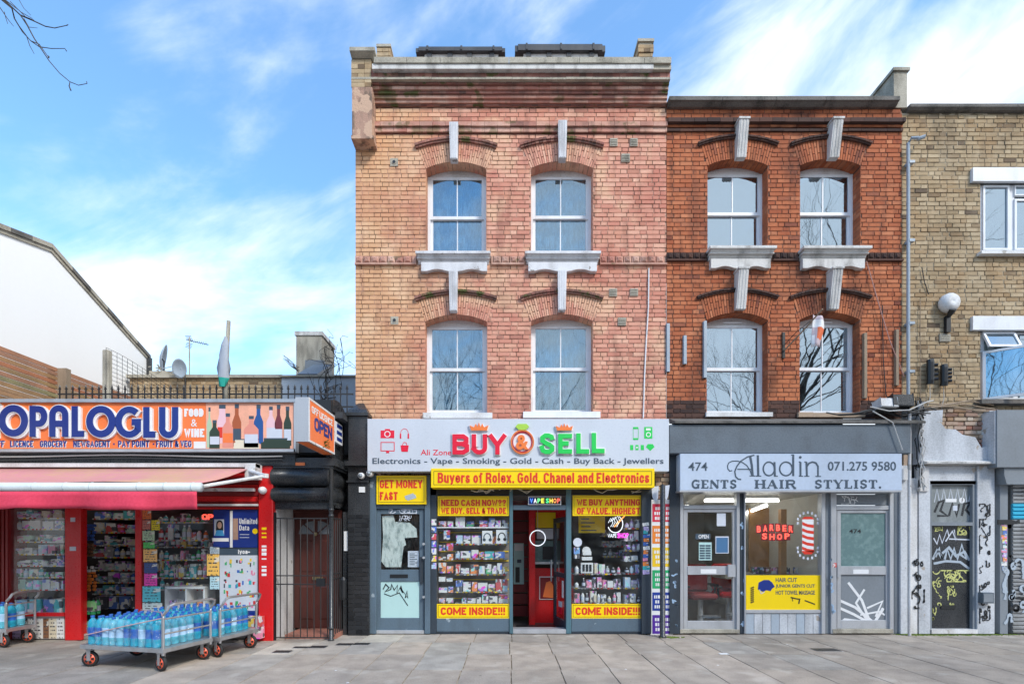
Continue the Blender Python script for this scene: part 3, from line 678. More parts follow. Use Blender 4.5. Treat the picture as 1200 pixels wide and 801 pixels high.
def voussoirs(parent, mat, o, n, yf=0.0, seed=1, m2=None):
    mb = MB(); r = random.Random(seed); W2 = o.W/2
    a0 = math.asin(o.h/o.rad); b0 = math.asin(W2/o.Rad)
    for i in range(n):
        u0 = -1+2*i/n+.012*(20/n); u1 = -1+2*(i+1)/n-.012*(20/n)
        def pin(u): return (o.c+o.rad*math.sin(a0*u), o.cz+o.rad*math.cos(a0*u))
        def pex(u): return (o.c+o.Rad*math.sin(b0*u), o.Cz+o.Rad*math.cos(b0*u))
        mid = (.34, .66)[i % 2]
        for (s0, s1) in ((0, mid-.02), (mid+.02, 1)):
            def lp(u, s): a = pin(u); b = pex(u); return (a[0]+(b[0]-a[0])*s, a[1]+(b[1]-a[1])*s)
            mb.cr = r.random(); mb.prism([lp(u0, s0), lp(u1, s0), lp(u1, s1), lp(u0, s1)], yf-.002+r.uniform(-.002, .002), yf+.03)
    return mb.build('arch', mat, parent)
def hood(parent, mat, o, yf=0.0, t=.07, proj=.055, ext=.03, seed=2):
    mb = MB(); b0 = math.asin((o.W/2+ext)/o.Rad); n = 22; r = random.Random(seed)
    for i in range(n):
        for (ra, rb, pr) in ((0, t*.45, proj*.65), (t*.45, t, proj)):
            u0 = -1+2*i/n; u1 = -1+2*(i+1)/n-.008
            def pt(u, rad): return (o.c+(o.Rad+rad)*math.sin(b0*u), o.Cz+(o.Rad+rad)*math.cos(b0*u))
            mb.cr = r.random(); mb.prism([pt(u0, ra), pt(u1, ra), pt(u1, rb), pt(u0, rb)], yf-pr-r.uniform(0, .003), yf+.01)
    return mb.build('hood_mould', mat, parent)
def band(mb, pieces, z0, z1, x0, x1, yf, yb, seed, joint=.005, off=0):
    r = random.Random(seed); x = x0-off
    while x < x1-.01:
        a = max(x, x0); b = min(x+pieces, x1); mb.cr = r.random()
        if b-a > .02: mb.box(a+joint/2, b-joint/2, yf+r.uniform(-.003, .003), yb, z0+.003, z1)
        x += pieces
def sash(parent, o, label_curt, Yf=.13, mat='white', glassm='glassU', curtain=True, meet=.5, deepbar=True, frame=.05, top=None, casem=False, vents=False):
    """two-light sash window in opening o: frame (with arched head), sashes, glazing bars, panes"""
    win = MB(); w0, w1, zb, zs = o.x0, o.x1, o.zb, o.zs
    pts_o = o.outline(12); K = len(pts_o)
    # head piece: arched board above the rectangular sash box
    hz = zs-.006
    head = [(w0, hz), (w1, hz)]+[p for p in pts_o[2:]]
    hd = MB(); hd.prism(head, Yf+.02, Yf+.06); hd_ = hd
    win.box(w0+.001, w0+frame, Yf+.002, Yf+.09, zb+.04, hz); win.box(w1-frame, w1-.001, Yf+.002, Yf+.09, zb+.04, hz)
    win.box(w0+.001, w1-.001, Yf-.012, Yf+.09, zb+.0, zb+.045)
    if vents: win.box(o.c-.16, o.c+.16, Yf-.012, Yf, hz+.03, hz+.05)
    W = win.build('window', M[mat], parent); hd_.build('window_head', M['whiteO'], W)  # greyer white on the head board paints in the shade under the arch
    a0, a1 = w0+frame+.001, w1-frame-.001; z0, z1 = zb+.046, hz-.001; zm = z0+(z1-z0)*meet; s = .042
    for (k_, (za, zt, yo)) in enumerate(((zm-.02, z1, Yf+.014), (z0, zm+.02, Yf+.046))):
        f = MB()
        f.box(a0, a0+s, yo, yo+.03, za, zt); f.box(a1-s, a1, yo, yo+.03, za, zt)
        f.box(a0+s, a1-s, yo, yo+.03, zt-s, zt); f.box(a0+s, a1-s, yo-.002, yo+.03, za, za+s+.012)
        f.build('sash', M[mat], W)
        c = (a0+a1)/2
        pc('glazing_bar', M[mat], c-.009, c+.009, yo+.004, yo+.026, za+s+.012, zt-s, W)
        for (p0, p1) in ((a0+s, c-.009), (c+.009, a1-s)):
            g_ = MB(); g_.box(p0, p1, yo+.013, yo+.017, za+s+.012, zt-s); g_.build('pane', M[glassm], W)
    if curtain:
        cm = MB(); n = 46; v = []
        for i in range(n+1):
            x = a0+(a1-a0)*i/n; y = Yf+.17+.012*math.sin(i*1.1)+.006*math.sin(i*2.7+1)
            cm.v += [(x, y, z0), (x, y, z1)]
        for i in range(n): cm.face((2*i, 2*i+2, 2*i+3, 2*i+1))
        c = cm.build('net_curtain', M['net'], None); tag(c, label_curt, 'curtain', 'net curtains behind the upper windows')
        md = c.modifiers.new('t', 'SOLIDIFY'); md.thickness = .002
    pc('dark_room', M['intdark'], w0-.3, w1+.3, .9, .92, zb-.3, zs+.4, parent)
    return W
def room_box(parent, x0, x1, z0, z1, y0, y1, m=None):
    """dim room behind a window: walls, floor and ceiling"""
    b = MB(); t = .02
    b.box(x0, x1, y1, y1+t, z0, z1); b.box(x0-t, x0, y0, y1, z0, z1); b.box(x1, x1+t, y0, y1, z0, z1)
    b.build('interior_wall', m or M['interior'], parent)
    f = MB(); f.box(x0, x1, y0, y1, z0-.02, z0); f.build('interior_floor', M['floorint'], parent)
    f = MB(); f.box(x0, x1, y0, y1, z1, z1+.02); f.build('ceiling', m or M['interior'], parent)
def keystoneA(parent, cx, z0, z1, w0=.075, w1=.062, proj=.13):
    mb = MB(); h = z1-z0
    n = 0
    prof = [(-proj, z1), (-proj*.95, z1-h*.3), (-proj*.8, z0+h*.15), (-proj*.78, z0)]
    def wd(z): return w1+(w0-w1)*(z-z0)/h
    # tapered block
    segs = [(z1, -proj), (z1-h*.35, -proj*.97), (z0+h*.2, -proj*.82), (z0, -proj*.8)]
    for (za, ya), (zb_, yb) in zip(segs[:-1], segs[1:]):
        a, b = wd(za), wd(zb_)
        n = len(mb.v)
        mb.v += [(cx-b, yb, zb_), (cx+b, yb, zb_), (cx+b, .02, zb_), (cx-b, .02, zb_), (cx-a, ya, za), (cx+a, ya, za), (cx+a, .02, za), (cx-a, .02, za)]
        for q in ((0, 3, 2, 1), (4, 5, 6, 7), (0, 1, 5, 4), (1, 2, 6, 5), (2, 3, 7, 6), (3, 0, 4, 7)): mb.face(tuple(n+i for i in q))
    for k_ in (-.55, 0, .55):   # raised flutes
        n = len(mb.v)
        for (z, y) in segs:
            x = cx+k_*wd(z); mb.v += [(x-.009, y-.007, z-.01 if z == z1 else z+.01), (x+.009, y-.007, z-.01 if z == z1 else z+.01), (x-.009, y+.004, z), (x+.009, y+.004, z)]
        for i in range(len(segs)-1):
            a = n+i*4; b = a+4
            mb.face((a, a+1, b+1, b)); mb.face((a, b, b+2, a+2)); mb.face((a+1, a+3, b+3, b+1))
    return mb.build('keystone', M['stoneW'], parent)
def keystoneB(parent, cx, z0, z1):
    mb = MB(); h = z1-z0
    prof = []
    for i in range(9):
        t = i/8; y = -.19+.11*(1-math.cos(math.pi*t))/2+(.012*math.sin(t*math.pi*2)); prof.append((y, z1-h*t))
    poly = prof+[(.02, z0), (.02, z1)]
    mb.xprism(poly, cx-.082, cx+.082); mb.box(cx-.095, cx+.095, -.205, .02, z1-.0, z1+.03)
    for k_ in (-.05, .0, .05):
        n = len(mb.v)
        for (y, z) in prof: mb.v += [(cx+k_-.009, y-.006, z-.006), (cx+k_+.009, y-.006, z-.006), (cx+k_-.009, y+.003, z-.006), (cx+k_+.009, y+.003, z-.006)]
        for i in range(8):
            a = n+i*4; b = a+4; mb.face((a, a+1, b+1, b)); mb.face((a, b, b+2, a+2)); mb.face((a+1, a+3, b+3, b+1))
    return mb.build('keystone', M['stoneG'], parent)
def sill(parent, x0, x1, ztop, zmid, zbot, xa, xb, mat, proj=.22):
    """moulded window sill with its scalloped apron below"""
    h = ztop-zmid
    prof = [(-proj, ztop), (-proj, ztop-h*.18), (-proj+.02, ztop-h*.22), (-proj+.05, ztop-h*.5), (-proj+.09, ztop-h*.58), (-proj+.10, ztop-h*.8), (-proj+.13, zmid), (.02, zmid), (.02, ztop)]
    mb = MB(); mb.xprism(prof, x0+.03, x1-.03)
    mb.box(x0, x1, -proj-.012, .018, ztop-h*.2, ztop+.012)
    mb.box(x0+.015, x1-.015, -proj+.045, .019, ztop-h*.58, ztop-h*.47)
    mb.build('sill', mat, parent)
    w_ = xb-xa; pts = [(xa, zmid-.002), (xa, zbot)]
    for i in range(25):
        t = i/24; u = abs(t-.5)*2
        if u < .22: z = zbot
        elif u > .82: z = zbot
        else: z = zbot+.035*math.sin((u-.22)/.6*math.pi)**1
        pts.append((xa+w_*t, z))
    pts += [(xb, zbot), (xb, zmid-.002)]
    cl = [pts[0]]
    for p in pts[1:]:
        if abs(p[0]-cl[-1][0])+abs(p[1]-cl[-1][1]) > 1e-4: cl.append(p)
    mb = MB(); mb.prism(cl, -.085, .0195); mb.build('apron', mat, parent)
def dogtooth(mat, x0, x1, z0, z1, holes, seed, parent, pitch=.14):
    mb = MB(); r = random.Random(seed); x = x0
    while x < x1-.05:
        for a, b in cut(x+.004, min(x+pitch-.012, x1), holes):
            mb.cr = r.random(); mb.box(a, b, -.028, .01, z0, z1)
            if b-a > .08:
                c = (a+b)/2; mb.cr = r.random(); mb.lathe([(.034, -.046), (.02, -.05), (.012, -.038)], (c, 0, (z0+z1)/2), 8, axis='y')
                mb.frus(a+.014, b-.014, -.044, -.028, z0+.014, z1-.014, .012)
        x += pitch
    for a, b in cut(x0, x1, holes):
        mb.cr = .3; mb.box(a, b, -.045, .01, z0-.03, z0-.004)
    mb.build('moulded_band', mat, parent)['kind'] = 'stuff'

# ================================================================ HOUSE A (pink brick, jeweller's below)
hA = thing('terraced_house', 'tall pink and buff brick house with four sash windows above the silver shop sign', 'house', (0, 0, 0))
ax0, ax1 = PX(416.5), PX(781)
def op(pl, pr, pb, ps, pcn, W0=None, W1=None, pe=None, pxx=None):
    o = Opening(PX(pl), PX(pr), PZ(pb), PZ(ps), PZ(pcn), (PX(W1)-PX(W0)) if W0 else None, PZ(pe) if pe else None, PZ(pxx) if pxx else None)
    return o
opsA = [op(499, 570, 299, 197.5, 189.5, 489, 579, 174.5, 167), op(622, 695, 298, 197, 189, 612.5, 704.5, 174, 166.5),
        op(498, 571, 483, 377, 368.5, 489, 579, 352.5, 345), op(622, 695, 483, 376, 368, 613, 704, 352, 344.5)]
zA0 = PZ(494); zA1 = PZ(125)
bandz = (PZ(312), PZ(299.5))
rectsA = [(ax0, ax1, bandz[0], bandz[1]), (ax0, ax1, PZ(157), PZ(141))]
brickwall(hA, M['brickA'], M['mortarA'], ax0, ax1, zA0, zA1, opsA, rectsA, 11)
mb = MB(); mb.box(ax0+.002, ax0+.24, .01, 6, zA0-3.4, PZ(75)); mb.box(ax1-.24, ax1-.002, .01, 6, zA0, PZ(75)); mb.box(ax0, ax1, 5.9, 6, zA0-3.4, PZ(75)); mb.box(ax0+.01, ax1-.01, .3, 6, PZ(77), PZ(76)); mb.box(ax0+.25, ax1-.25, .24, .3, zA0-.2, PZ(77)) if False else None
mb.build('party_wall', M['mortarA'], hA)
for i, o_ in enumerate(opsA):
    voussoirs(hA, M['brickA'], o_, 30, seed=20+i); hood(hA, M['brickA_dark'], o_, seed=i)
    sash(hA, o_, ['pale net curtain behind the upper left sash window of the pink house', 'pale net curtain behind the upper right sash window of the pink house', 'pale net curtain behind the lower left sash window of the pink house', 'pale net curtain behind the lower right sash window of the pink house'][i], Yf=.19)
dogtooth(M['brickA_corb'], ax0, ax1, PZ(309), PZ(301), [(PX(488), PX(576)), (PX(614.5), PX(703))], 3, hA)
for (c, a, b) in ((532.5, 150, 191), (658.5, 148, 190), (532, 322, 367), (658, 321, 366)):
    keystoneA(hA, PX(c), PZ(b), PZ(a))
for (a, b, c, d) in ((488.5, 575, 494.5, 571), (615, 702.5, 619, 698.5)):
    sill(hA, PX(a), PX(b), PZ(300.5), PZ(310), PZ(320.5), PX(c), PX(d), M['stoneW'], .14)
mb = MB(); mb.box(PX(496), PX(577), -.05, .02, PZ(490.5), PZ(484)); mb.build('sill', M['whiteO'], hA)
mb = MB(); mb.box(PX(613), PX(703), -.05, .02, PZ(490), PZ(482.8)); mb.build('sill', M['white'], hA)
# string courses and corbelled cornice
for (p0, p1, Yf, mt) in ((142.2, 147.3, -.065, 'brickA_corb'), (149.5, 154.5, -.035, 'brickA_corb')):
    mb = MB(); band(mb, .2225, PZ(p1, Yf), PZ(p0, Yf), ax0, ax1, Yf, .012, 9); mb.build('string_course', M[mt], hA)
mb = MB(); mb.box(ax0, ax1, -.02, .01, PZ(149.5), PZ(147.3)); mb.box(ax0, ax1, -.01, .01, PZ(157), PZ(154.6)); mb.build('string_course', M['brickA_dark'], hA)
co = [(82, 91, -.235, .1125, 'brickA_dark'), (91, 93, -.245, .45, 'coping'), (93, 98.8, -.19, .1125, 'brickA_dark'), (99, 104.6, -.155, .2225, 'brickA_corb'), (104, 109.6, -.125, .1125, 'brickA_dark'), (109, 115, -.095, .2225, 'brickA_corb'), (114.5, 120.4, -.06, .2225, 'brickA_corb'), (120, 124, -.03, .1125, 'brickA_dark')]
cz = [PZ(82, -.235)]+[PZ(q[1], q[2]) for q in co]
zb_last = cz[-1]
for i, (p0, p1, Yf, pw, mt) in enumerate(co):
    mb = MB(); zt = cz[i]; zbt = cz[i+1]
    band(mb, pw, zbt, zt, ax0, ax1-.01, Yf, .05, 30+i)
    mb.box(ax0, ax1-.01, Yf+.012, .05, zbt+.001, zt-.001)
    mb.build('corbel_course', M[mt], hA)
Yc_ = -.33; Yw = -.31; mb = MB(); mb.box(PX(436, Yw), PX(766, Yw), Yw, .05, PZ(80.6, Yw), PZ(73.5, Yc_)+.0); mb.build('fascia_board', M['stoneG'], hA)
mb = MB(); mb.box(PX(766.5, Yw), ax1-.01, Yw+.02, .05, PZ(80, Yw), PZ(73.5, Yc_)); mb.build('fascia_board', M['coping'], hA)
Yc = -.33; x = PX(438, Yc); xe = PX(787, Yc); i = 0; rr = random.Random(4)
zc0, zc1 = PZ(73.5, Yc), PZ(65.5, Yc)
while x < xe-.05:
    b = min(x+rr.uniform(.52, .62), xe)
    s_ = MB(); s_.box(x+.003, b-.003, Yc+rr.uniform(-.003, .003), .2, zc0, zc1-.02); s_.box(x+.003, b-.003, Yc+.02, .2, zc1-.02, zc1)
    s_.build('coping_stone', M['coping'], hA); x = b
# left console pier of the party wall
mb = MB(); Yp = -.24
mb.box(PX(412.5, Yp), PX(436, Yp), Yp, .02, PZ(161, Yp), PZ(102, Yp)); mb.box(PX(411.5, Yp-.012), PX(437.5, Yp-.012), Yp-.012, .02, PZ(163, Yp), PZ(159, Yp))
mb.build('pier_stone', M['pierstone'], hA)
mb = MB(); band(mb, .2225, PZ(102, Yp), PZ(96.5, Yp), PX(411.5, Yp), PX(435, Yp), Yp, .4, 2)
for j in range(6): band(mb, .2225 if j % 2 else .1125, PZ(102-j*5.4, Yp), PZ(96.8-j*5.4, Yp), PX(411.5, Yp), PX(435, Yp), Yp, .6, 3+j)
mb.build('pier_bricks', M['brickC'], hA)
Yq = -.33; mb = MB()
xa, xb = PX(409.5, Yq), PX(439, Yq); za, zb_ = PZ(68.5, Yp), PZ(55, Yq)
mb.v = [(PX(412, Yp), Yp, za), (PX(436, Yp), Yp, za), (PX(436, Yp), .6, za), (PX(412, Yp), .6, za), (xa, Yq, zb_-.06), (xb, Yq, zb_-.06), (xb, .75, zb_-.06), (xa, .75, zb_-.06), (xa, Yq, zb_), (xb, Yq, zb_), (xb, .75, zb_), (xa, .75, zb_)]
for q in ((3, 2, 1, 0), (0, 1, 5, 4), (1, 2, 6, 5), (2, 3, 7, 6), (3, 0, 4, 7), (4, 5, 9, 8), (5, 6, 10, 9), (6, 7, 11, 10), (7, 4, 8, 11), (8, 9, 10, 11)): mb.face(q)
mb.build('pier_cap', M['coping'], hA)
# dark bitumen-wrapped dormer tops and chimneys seen over the parapet
Yr = 1.6
for (a, b, t_, m_) in ((487.5, 592, 53.5, 62), (603.5, 709, 50.5, 61.5)):
    d = MB(); zt = PZ(t_, Yr); zm = PZ(m_, Yr); r0 = (zt-zm)*.75
    prof = [(Yr-.05, zm)]+[(Yr+.1-.15*math.cos(R(q)), zt-.1+.1*math.sin(R(q))) for q in range(0, 91, 18)]+[(Yr+1.6, zt+.02), (Yr+1.6, zm)]
    d.xprism(prof, PX(a, Yr)+.06, PX(b, Yr)-.06)
    for q in (0, 1):
        xx = PX(a, Yr) if q == 0 else PX(b, Yr)-.12
        d.xprism([(p[0]+.02 if 1 else 0, p[1]-.012) for p in prof], xx, xx+.12)
    for k_ in (.12, .5, .86):
        xx = PX(a, Yr)+(PX(b, Yr)-PX(a, Yr))*k_; d.xprism([(p[0]-.012, p[1]+.012) for p in prof], xx, xx+.035)
    d.build('dormer_roof', M['roofblk'], hA)
    d = MB(); n = 4
    d.box(PX(a+10, Yr), PX(b-8, Yr), Yr+.03, Yr+1.4, PZ(70, Yr), zm+.002); d.build('dormer_front', M['whiteO'], hA)
    for k_ in (.15, .38, .6, .85): d = MB(); xx = PX(a, Yr)+(PX(b, Yr)-PX(a, Yr))*k_; d.box(xx-.05, xx+.05, Yr-.01, Yr+.03, zm-.09, zm+.003); d.build('bracket', M['roofblk'], hA)
for (a, b, t_, bt, Yr2) in ((442.5, 457, 53.8, 68, .8), (748.5, 765, 47.5, 68, .9)):
    d = MB(); r9 = random.Random(int(a)); z = PZ(bt, Yr2)-.2; zt = PZ(t_, Yr2); j = 0
    while z < zt-.09:
        e = .0 if z < zt-.28 else .015
        band(d, .2225 if j % 2 else .1125, z, z+.068, PX(a, Yr2)-e, PX(b, Yr2)+e, Yr2-e, Yr2+.5, j+3); z += .075; j += 1
    d.build('chimney', M['brickC'], hA); d = MB(); d.box(PX(a, Yr2)+.01, PX(b, Yr2)-.01, Yr2+.01, Yr2+.5, PZ(bt, Yr2)-.2, zt-.03); d.box(PX(a, Yr2)-.02, PX(b, Yr2)+.02, Yr2-.02, Yr2+.5, zt-.03, zt+.02); d.build('chimney_cap', M['coping'], hA)
# vents
for (a, b, c, d_) in ((714.5, 723.5, 163, 172), (738, 747, 163, 172), (728, 738, 181, 190.5), (714, 723, 338.5, 347.5), (738, 747.5, 338.5, 347), (724, 733.5, 372.5, 381.5)):
    mb = MB(); mb.box(PX(a), PX(b), -.02, .01, PZ(d_), PZ(c))
    for j in range(4): z = PZ(d_)+.02+j*.027; mb.box(PX(a)+.012, PX(b)-.012, -.028, -.02, z, z+.012)
    mb.build('air_vent', M['coping'], hA)
for (a, b) in ((462, 190.5), (462.5, 375.5)):
    mb = MB(); mb.box(PX(a-4.5), PX(a+4.5), -.012, .01, PZ(b+4.5), PZ(b-4.5)); mb.lathe([(.04, -.02), (.04, -.012)], (PX(a), 0, PZ(b)), 12, axis='y')
    mb.build('air_vent', M['coping'], hA); mb = MB(); mb.lathe([(.026, -.026), (.026, -.018)], (PX(a), 0, PZ(b)), 12, axis='y'); mb.build('vent_hole', M['black'], hA)
mb = MB(); mb.tube([(PX(760), -.02, PZ(315)), (PX(759.5), -.02, PZ(360)), (PX(757), -.02, PZ(400)), (PX(755), -.02, PZ(440)), (PX(753.5), -.02, PZ(490))], .011, 6); tag(mb.build('cable', M['white']), 'white cable running down the pink brick wall right of the windows', 'cable')

# ================================================================ HOUSE B (red brick, barber's below)
hB = thing('terraced_house', 'red brick house with dark bands and white keystones above the barber shop', 'house', (PX(920), 0, 0))
bx0, bx1 = PX(781)+.003, PX(1057)
opsB = [op(829, 900, 293, 194, 186, 821.5, 907, 171, 163.5), op(937.5, 1008.5, 293, 194, 186, 930, 1016, 171, 163.5),
        op(828, 900, 484, 375, 366, 819.5, 906, 350, 342.5), op(937, 1008, 484, 374.5, 366, 929, 1015.5, 350, 342.5)]
rectsB = [(bx0, bx1, PZ(306.5), PZ(296)), (bx0, bx1, PZ(155), PZ(138.5))]
brickwall(hB, M['brickB'], M['mortarB'], bx0, bx1, PZ(490), PZ(121), opsB, rectsB+[(bx0, bx1, 0, PZ(470)-.02)], 57)
mb = MB(); 
B_ = courses(bx0, bx1, PZ(494), PZ(470)-.0, [], [(o_.x0, o_.x1, 0, 20) for o_ in opsB[2:]], 58); r9 = random.Random(9)
for (a, b, c, d, _) in B_: mb.cr = r9.random(); mb.frus(a, b, r9.uniform(-.002, .002), .012, c, d)
o_ = mb.build('sooty_bricks', M['brickB_dark'], hB); o_['kind'] = 'stuff'
for i, o_ in enumerate(opsB):
    voussoirs(hB, M['brickB'], o_, 26, seed=40+i); hood(hB, M['brickB_dark'], o_, t=.055, ext=.05, seed=5+i)
    sash(hB, o_, ['pale net curtain behind the upper left window of the red house', 'white net curtain behind the upper right window of the red house', 'white net curtain behind the lower left window of the red house', 'white net curtain behind the lower right window of the red house'][i], Yf=.19, glassm='glassB', vents=(i > 1), frame=.035, curtain=(i == 2))
dogtooth(M['brickB_dark'], bx0, bx1, PZ(304.5), PZ(297), [(PX(827), PX(905)), (PX(934), PX(1015))], 5, hB, .115)
for c in (866.5, 974.5): keystoneB(hB, PX(c), PZ(188), PZ(150))
for c in (866, 974): keystoneB(hB, PX(c), PZ(364), PZ(321.5))
for (a, b, c, d) in ((827.5, 904, 831, 900), (935, 1013.5, 937.5, 1009.5)):
    sill(hB, PX(a), PX(b), PZ(295.5), PZ(306), PZ(317), PX(c), PX(d), M['stoneG'], .17)
mb = MB(); mb.box(PX(826.5), PX(904), -.05, .02, PZ(488.5), PZ(483.5)); mb.build('sill', M['whiteO'], hB)
mb = MB(); mb.box(PX(934), PX(951), -.05, .02, PZ(489), PZ(483.5)); mb.box(PX(951.3), PX(1012), -.045, .02, PZ(489), PZ(484)); mb.build('sill', M['exposed'], hB)
for (p0, p1, Yf) in ((137.5, 142.5, -.09), (150.2, 153.5, -.03)):
    mb = MB(); band(mb, .2225, PZ(p1, Yf), PZ(p0, Yf), bx0, bx1, Yf, .012, 9); mb.build('string_course', M['brickB_dark'], hB)
mb = MB(); band(mb, .2225, PZ(150.2), PZ(146.4), bx0, bx1, -.025, .012, 19); band(mb, .2225, PZ(146.2), PZ(142.4), bx0, bx1, -.045, .012, 20); mb.build('string_course', M['brickB'], hB)
Yc = -.14; x = bx0; xe = PX(1055, Yc); rr = random.Random(6)
while x < xe-.05:
    b = min(x+rr.uniform(.75, .95), xe)
    s_ = MB(); s_.xprism([(Yc+.09, PZ(120, Yc)), (Yc+.03, PZ(117.5, Yc)), (Yc, PZ(117, Yc)), (Yc, PZ(112.5, Yc)), (.3, PZ(111, Yc)), (.3, PZ(120, Yc))], x+.003, b-.003)
    s_.build('coping_stone', M['copingD'], hB); x = b
# parapet return stack between the red and the ochre house
mb = MB(); xs0, xs1 = PX(1047.5, -.02), PX(1063, -.02)
mb.box(xs0, xs1, -.02, .75, PZ(126, -.02), PZ(84, -.02)); mb.box(xs0-.03, xs1+.03, -.05, .78, PZ(84, -.02), PZ(80.5, -.02)); mb.build('parapet_stack', M['pierstone'] if False else M['coping'], hB)
# thin metal fixing strips left on the wall
for (a, b, c) in ((782.3, 380, 436), (802, 394, 427), (825.5, 377, 443), (1012.5, 391, 467), (1049.5, 387, 452)):
    mb = MB(); mb.box(PX(a-1.6), PX(a+1.6), -.045, -.002, PZ(c), PZ(b)); mb.box(PX(a-2.2), PX(a+2.2), -.025, -.001, PZ(c), PZ(b)); mb.build('metal_strip', M['pipe'] if a < 1000 else M['woodG'], hB)
mb = MB(); mb.tube([(PX(1014), -.03, PZ(307)), (PX(1025), -.05, PZ(350)), (PX(1040), -.05, PZ(400)), (PX(1058), -.03, PZ(442))], .008, 5); tag(mb.build('cable', plain('pink_cable', (.55, .30, .25), .6)), 'thin pinkish cable sagging diagonally across the red brick wall', 'cable')
mb = MB(); mb.tube([(PX(1033), -.02, PZ(358)), (PX(1034), -.02, PZ(420)), (PX(1037), -.02, PZ(462)), (PX(1040), -.05, PZ(472))], .008, 5); tag(mb.build('cable', M['cableD']), 'thin dark cable hanging down to the floodlight on the red house', 'cable')

# ================================================================ HOUSE C (ochre stock brick)
hC = thing('terraced_house', 'ochre stock brick house at the right edge with white framed windows', 'house', (PX(1130), 0, 0))
cx0, cx1 = PX(1057.5), PX(1330)
oC1 = Opening(PX(1150), PX(1250), PZ(296), PZ(213.5), PZ(213.5)); oC2 = Opening(PX(1150), PX(1250), PZ(470), PZ(387), PZ(387))
rectsC = [(PX(1138), PX(1262), PZ(213.5), PZ(197.5)), (PX(1138), PX(1262), PZ(387), PZ(371))]
brickwall(hC, M['brickC'], M['mortarC'], cx0, cx1, PZ(480), PZ(131), [oC1, oC2], rectsC, 91, yf=.02, irregular=.012, jit=.005)
mb = MB(); mb.box(cx0, cx1, .3, 6, PZ(133), PZ(132)); mb.box(cx1-.1, cx1, .03, 6, 0, PZ(133)); mb.build('roof', M['copingD'], hC)
mb = MB(); mb.box(bx0+.1, bx1-.1, .3, 6, PZ(122), PZ(121)); mb.build('roof', M['copingD'], hB)
x = PX(1063); rr = random.Random(8)
while x < cx1-.05:
    b = min(x+rr.uniform(.8, 1.0), cx1); s_ = MB(); s_.xprism([(-.03, PZ(131)), (-.07, PZ(129)), (-.07, PZ(125.5)), (.35, PZ(124)), (.35, PZ(131))], x+.003, b-.003); s_.build('coping_stone', M['copingD'], hC); x = b
for (a, b) in ((197.5, 213.5), (371, 387)):
    mb = MB(); mb.box(PX(1138.5), PX(1262), -.03, .1, PZ(b), PZ(a)); mb.build('lintel', M['white'], hC)
mb = MB(); mb.box(PX(1146), PX(1254), -.07, .1, PZ(299.5), PZ(296)); mb.build('sill', M['whiteO'], hC)
mb = MB(); mb.box(PX(1143), PX(1258), -.12, .1, PZ(474.5), PZ(469.5)); mb.build('sill', M['copingD'], hC)
def casement(px0, px1, py0, py1, Y, parent, bars=(), name='window', open_=None):
    """frame with mullions at px positions; returns the window part"""
    x0, x1, z0, z1 = PX(px0, Y), PX(px1, Y), PZ(py1, Y), PZ(py0, Y); f = MB(); s = .06
    f.box(x0, x0+s, Y, Y+.07, z0, z1); f.box(x1-s, x1, Y, Y+.07, z0, z1); f.box(x0+s, x1-s, Y, Y+.07, z1-s, z1); f.box(x0+s, x1-s, Y, Y+.07, z0, z0+s)
    for b in bars: f.box(PX(b, Y)-.04, PX(b, Y)+.04, Y-.001, Y+.07, z0+s, z1-s)
    return f.build(name, M['white'], parent)
Wc = casement(1149, 1250, 213, 296.5, .07, hC, (1186, 1224))
for (a, b, c, d) in ((1152, 1183, 217, 293), (1189, 1222, 233, 293), (1189, 1222, 217, 229)):
    f = MB(); x0, x1, z0, z1 = PX(a, .05), PX(b, .05), PZ(d, .05), PZ(c, .05); s = .035 if d-c > 20 else .02
    f.box(x0, x0+s, .045, .1, z0, z1); f.box(x1-s, x1, .045, .1, z0, z1); f.box(x0+s, x1-s, .045, .1, z1-s, z1); f.box(x0+s, x1-s, .045, .1, z0, z0+s); f.build('sash', M['white'], Wc)
    g_ = MB(); g_.box(x0+s, x1-s, .07, .075, z0+s, z1-s); g_.build('pane', M['glassB'], Wc)
Wc = casement(1149, 1250, 387, 470, .07, hC, (1190, 1226))
f = MB()   # tilted fanlight and outward-opened casement
def tilted(parent, x0, x1, z0, z1, y, tilt, s=.04, hinge='top', yaw=0):
    """sash leaf rotated about its hinge"""
    e = MB(); h = z1-z0; w_ = x1-x0
    e.box(0, s, 0, .04, 0, h); e.box(w_-s, w_, 0, .04, 0, h); e.box(s, w_-s, 0, .04, h-s, h); e.box(s, w_-s, 0, .04, 0, s)
    g_ = MB(); g_.box(s, w_-s, .018, .022, s, h-s)
    for (mm, nm, mt) in ((e, 'sash', M['white']), (g_, 'pane', M['glassB'])):
        nv = []
        for (x, yy, z) in mm.v:
            if hinge == 'top':
                zz = z-h; c_, s_ = math.cos(tilt), math.sin(tilt); yy2 = yy*c_+zz*s_; z2 = -yy*s_+zz*c_ if False else zz*c_-yy*s_*0; nv.append((x0+x, y+yy2, z1+z2))
            else:
                c_, s_ = math.cos(tilt), math.sin(tilt); x2 = x*c_; yy2 = yy-x*s_; nv.append((x0+x2+yy*0, y+yy2, z0+z))
        mm.v = nv; mm.build(nm, mt, parent)
tilted(Wc, PX(1151, .04), PX(1189, .04), PZ(411, .04), PZ(389, .04), .03, R(24))
tilted(Wc, PX(1151, .04), PX(1151, .04)+.62, PZ(469, .04), PZ(412, .04), .03, R(38), hinge='side')
for (a, b) in ((1195, 1222), (1230, 1246)):
    g_ = MB(); g_.box(PX(a, .1), PX(b, .1), .10, .104, PZ(466, .1), PZ(391, .1)); g_.build('pane', M['glassB'], Wc)
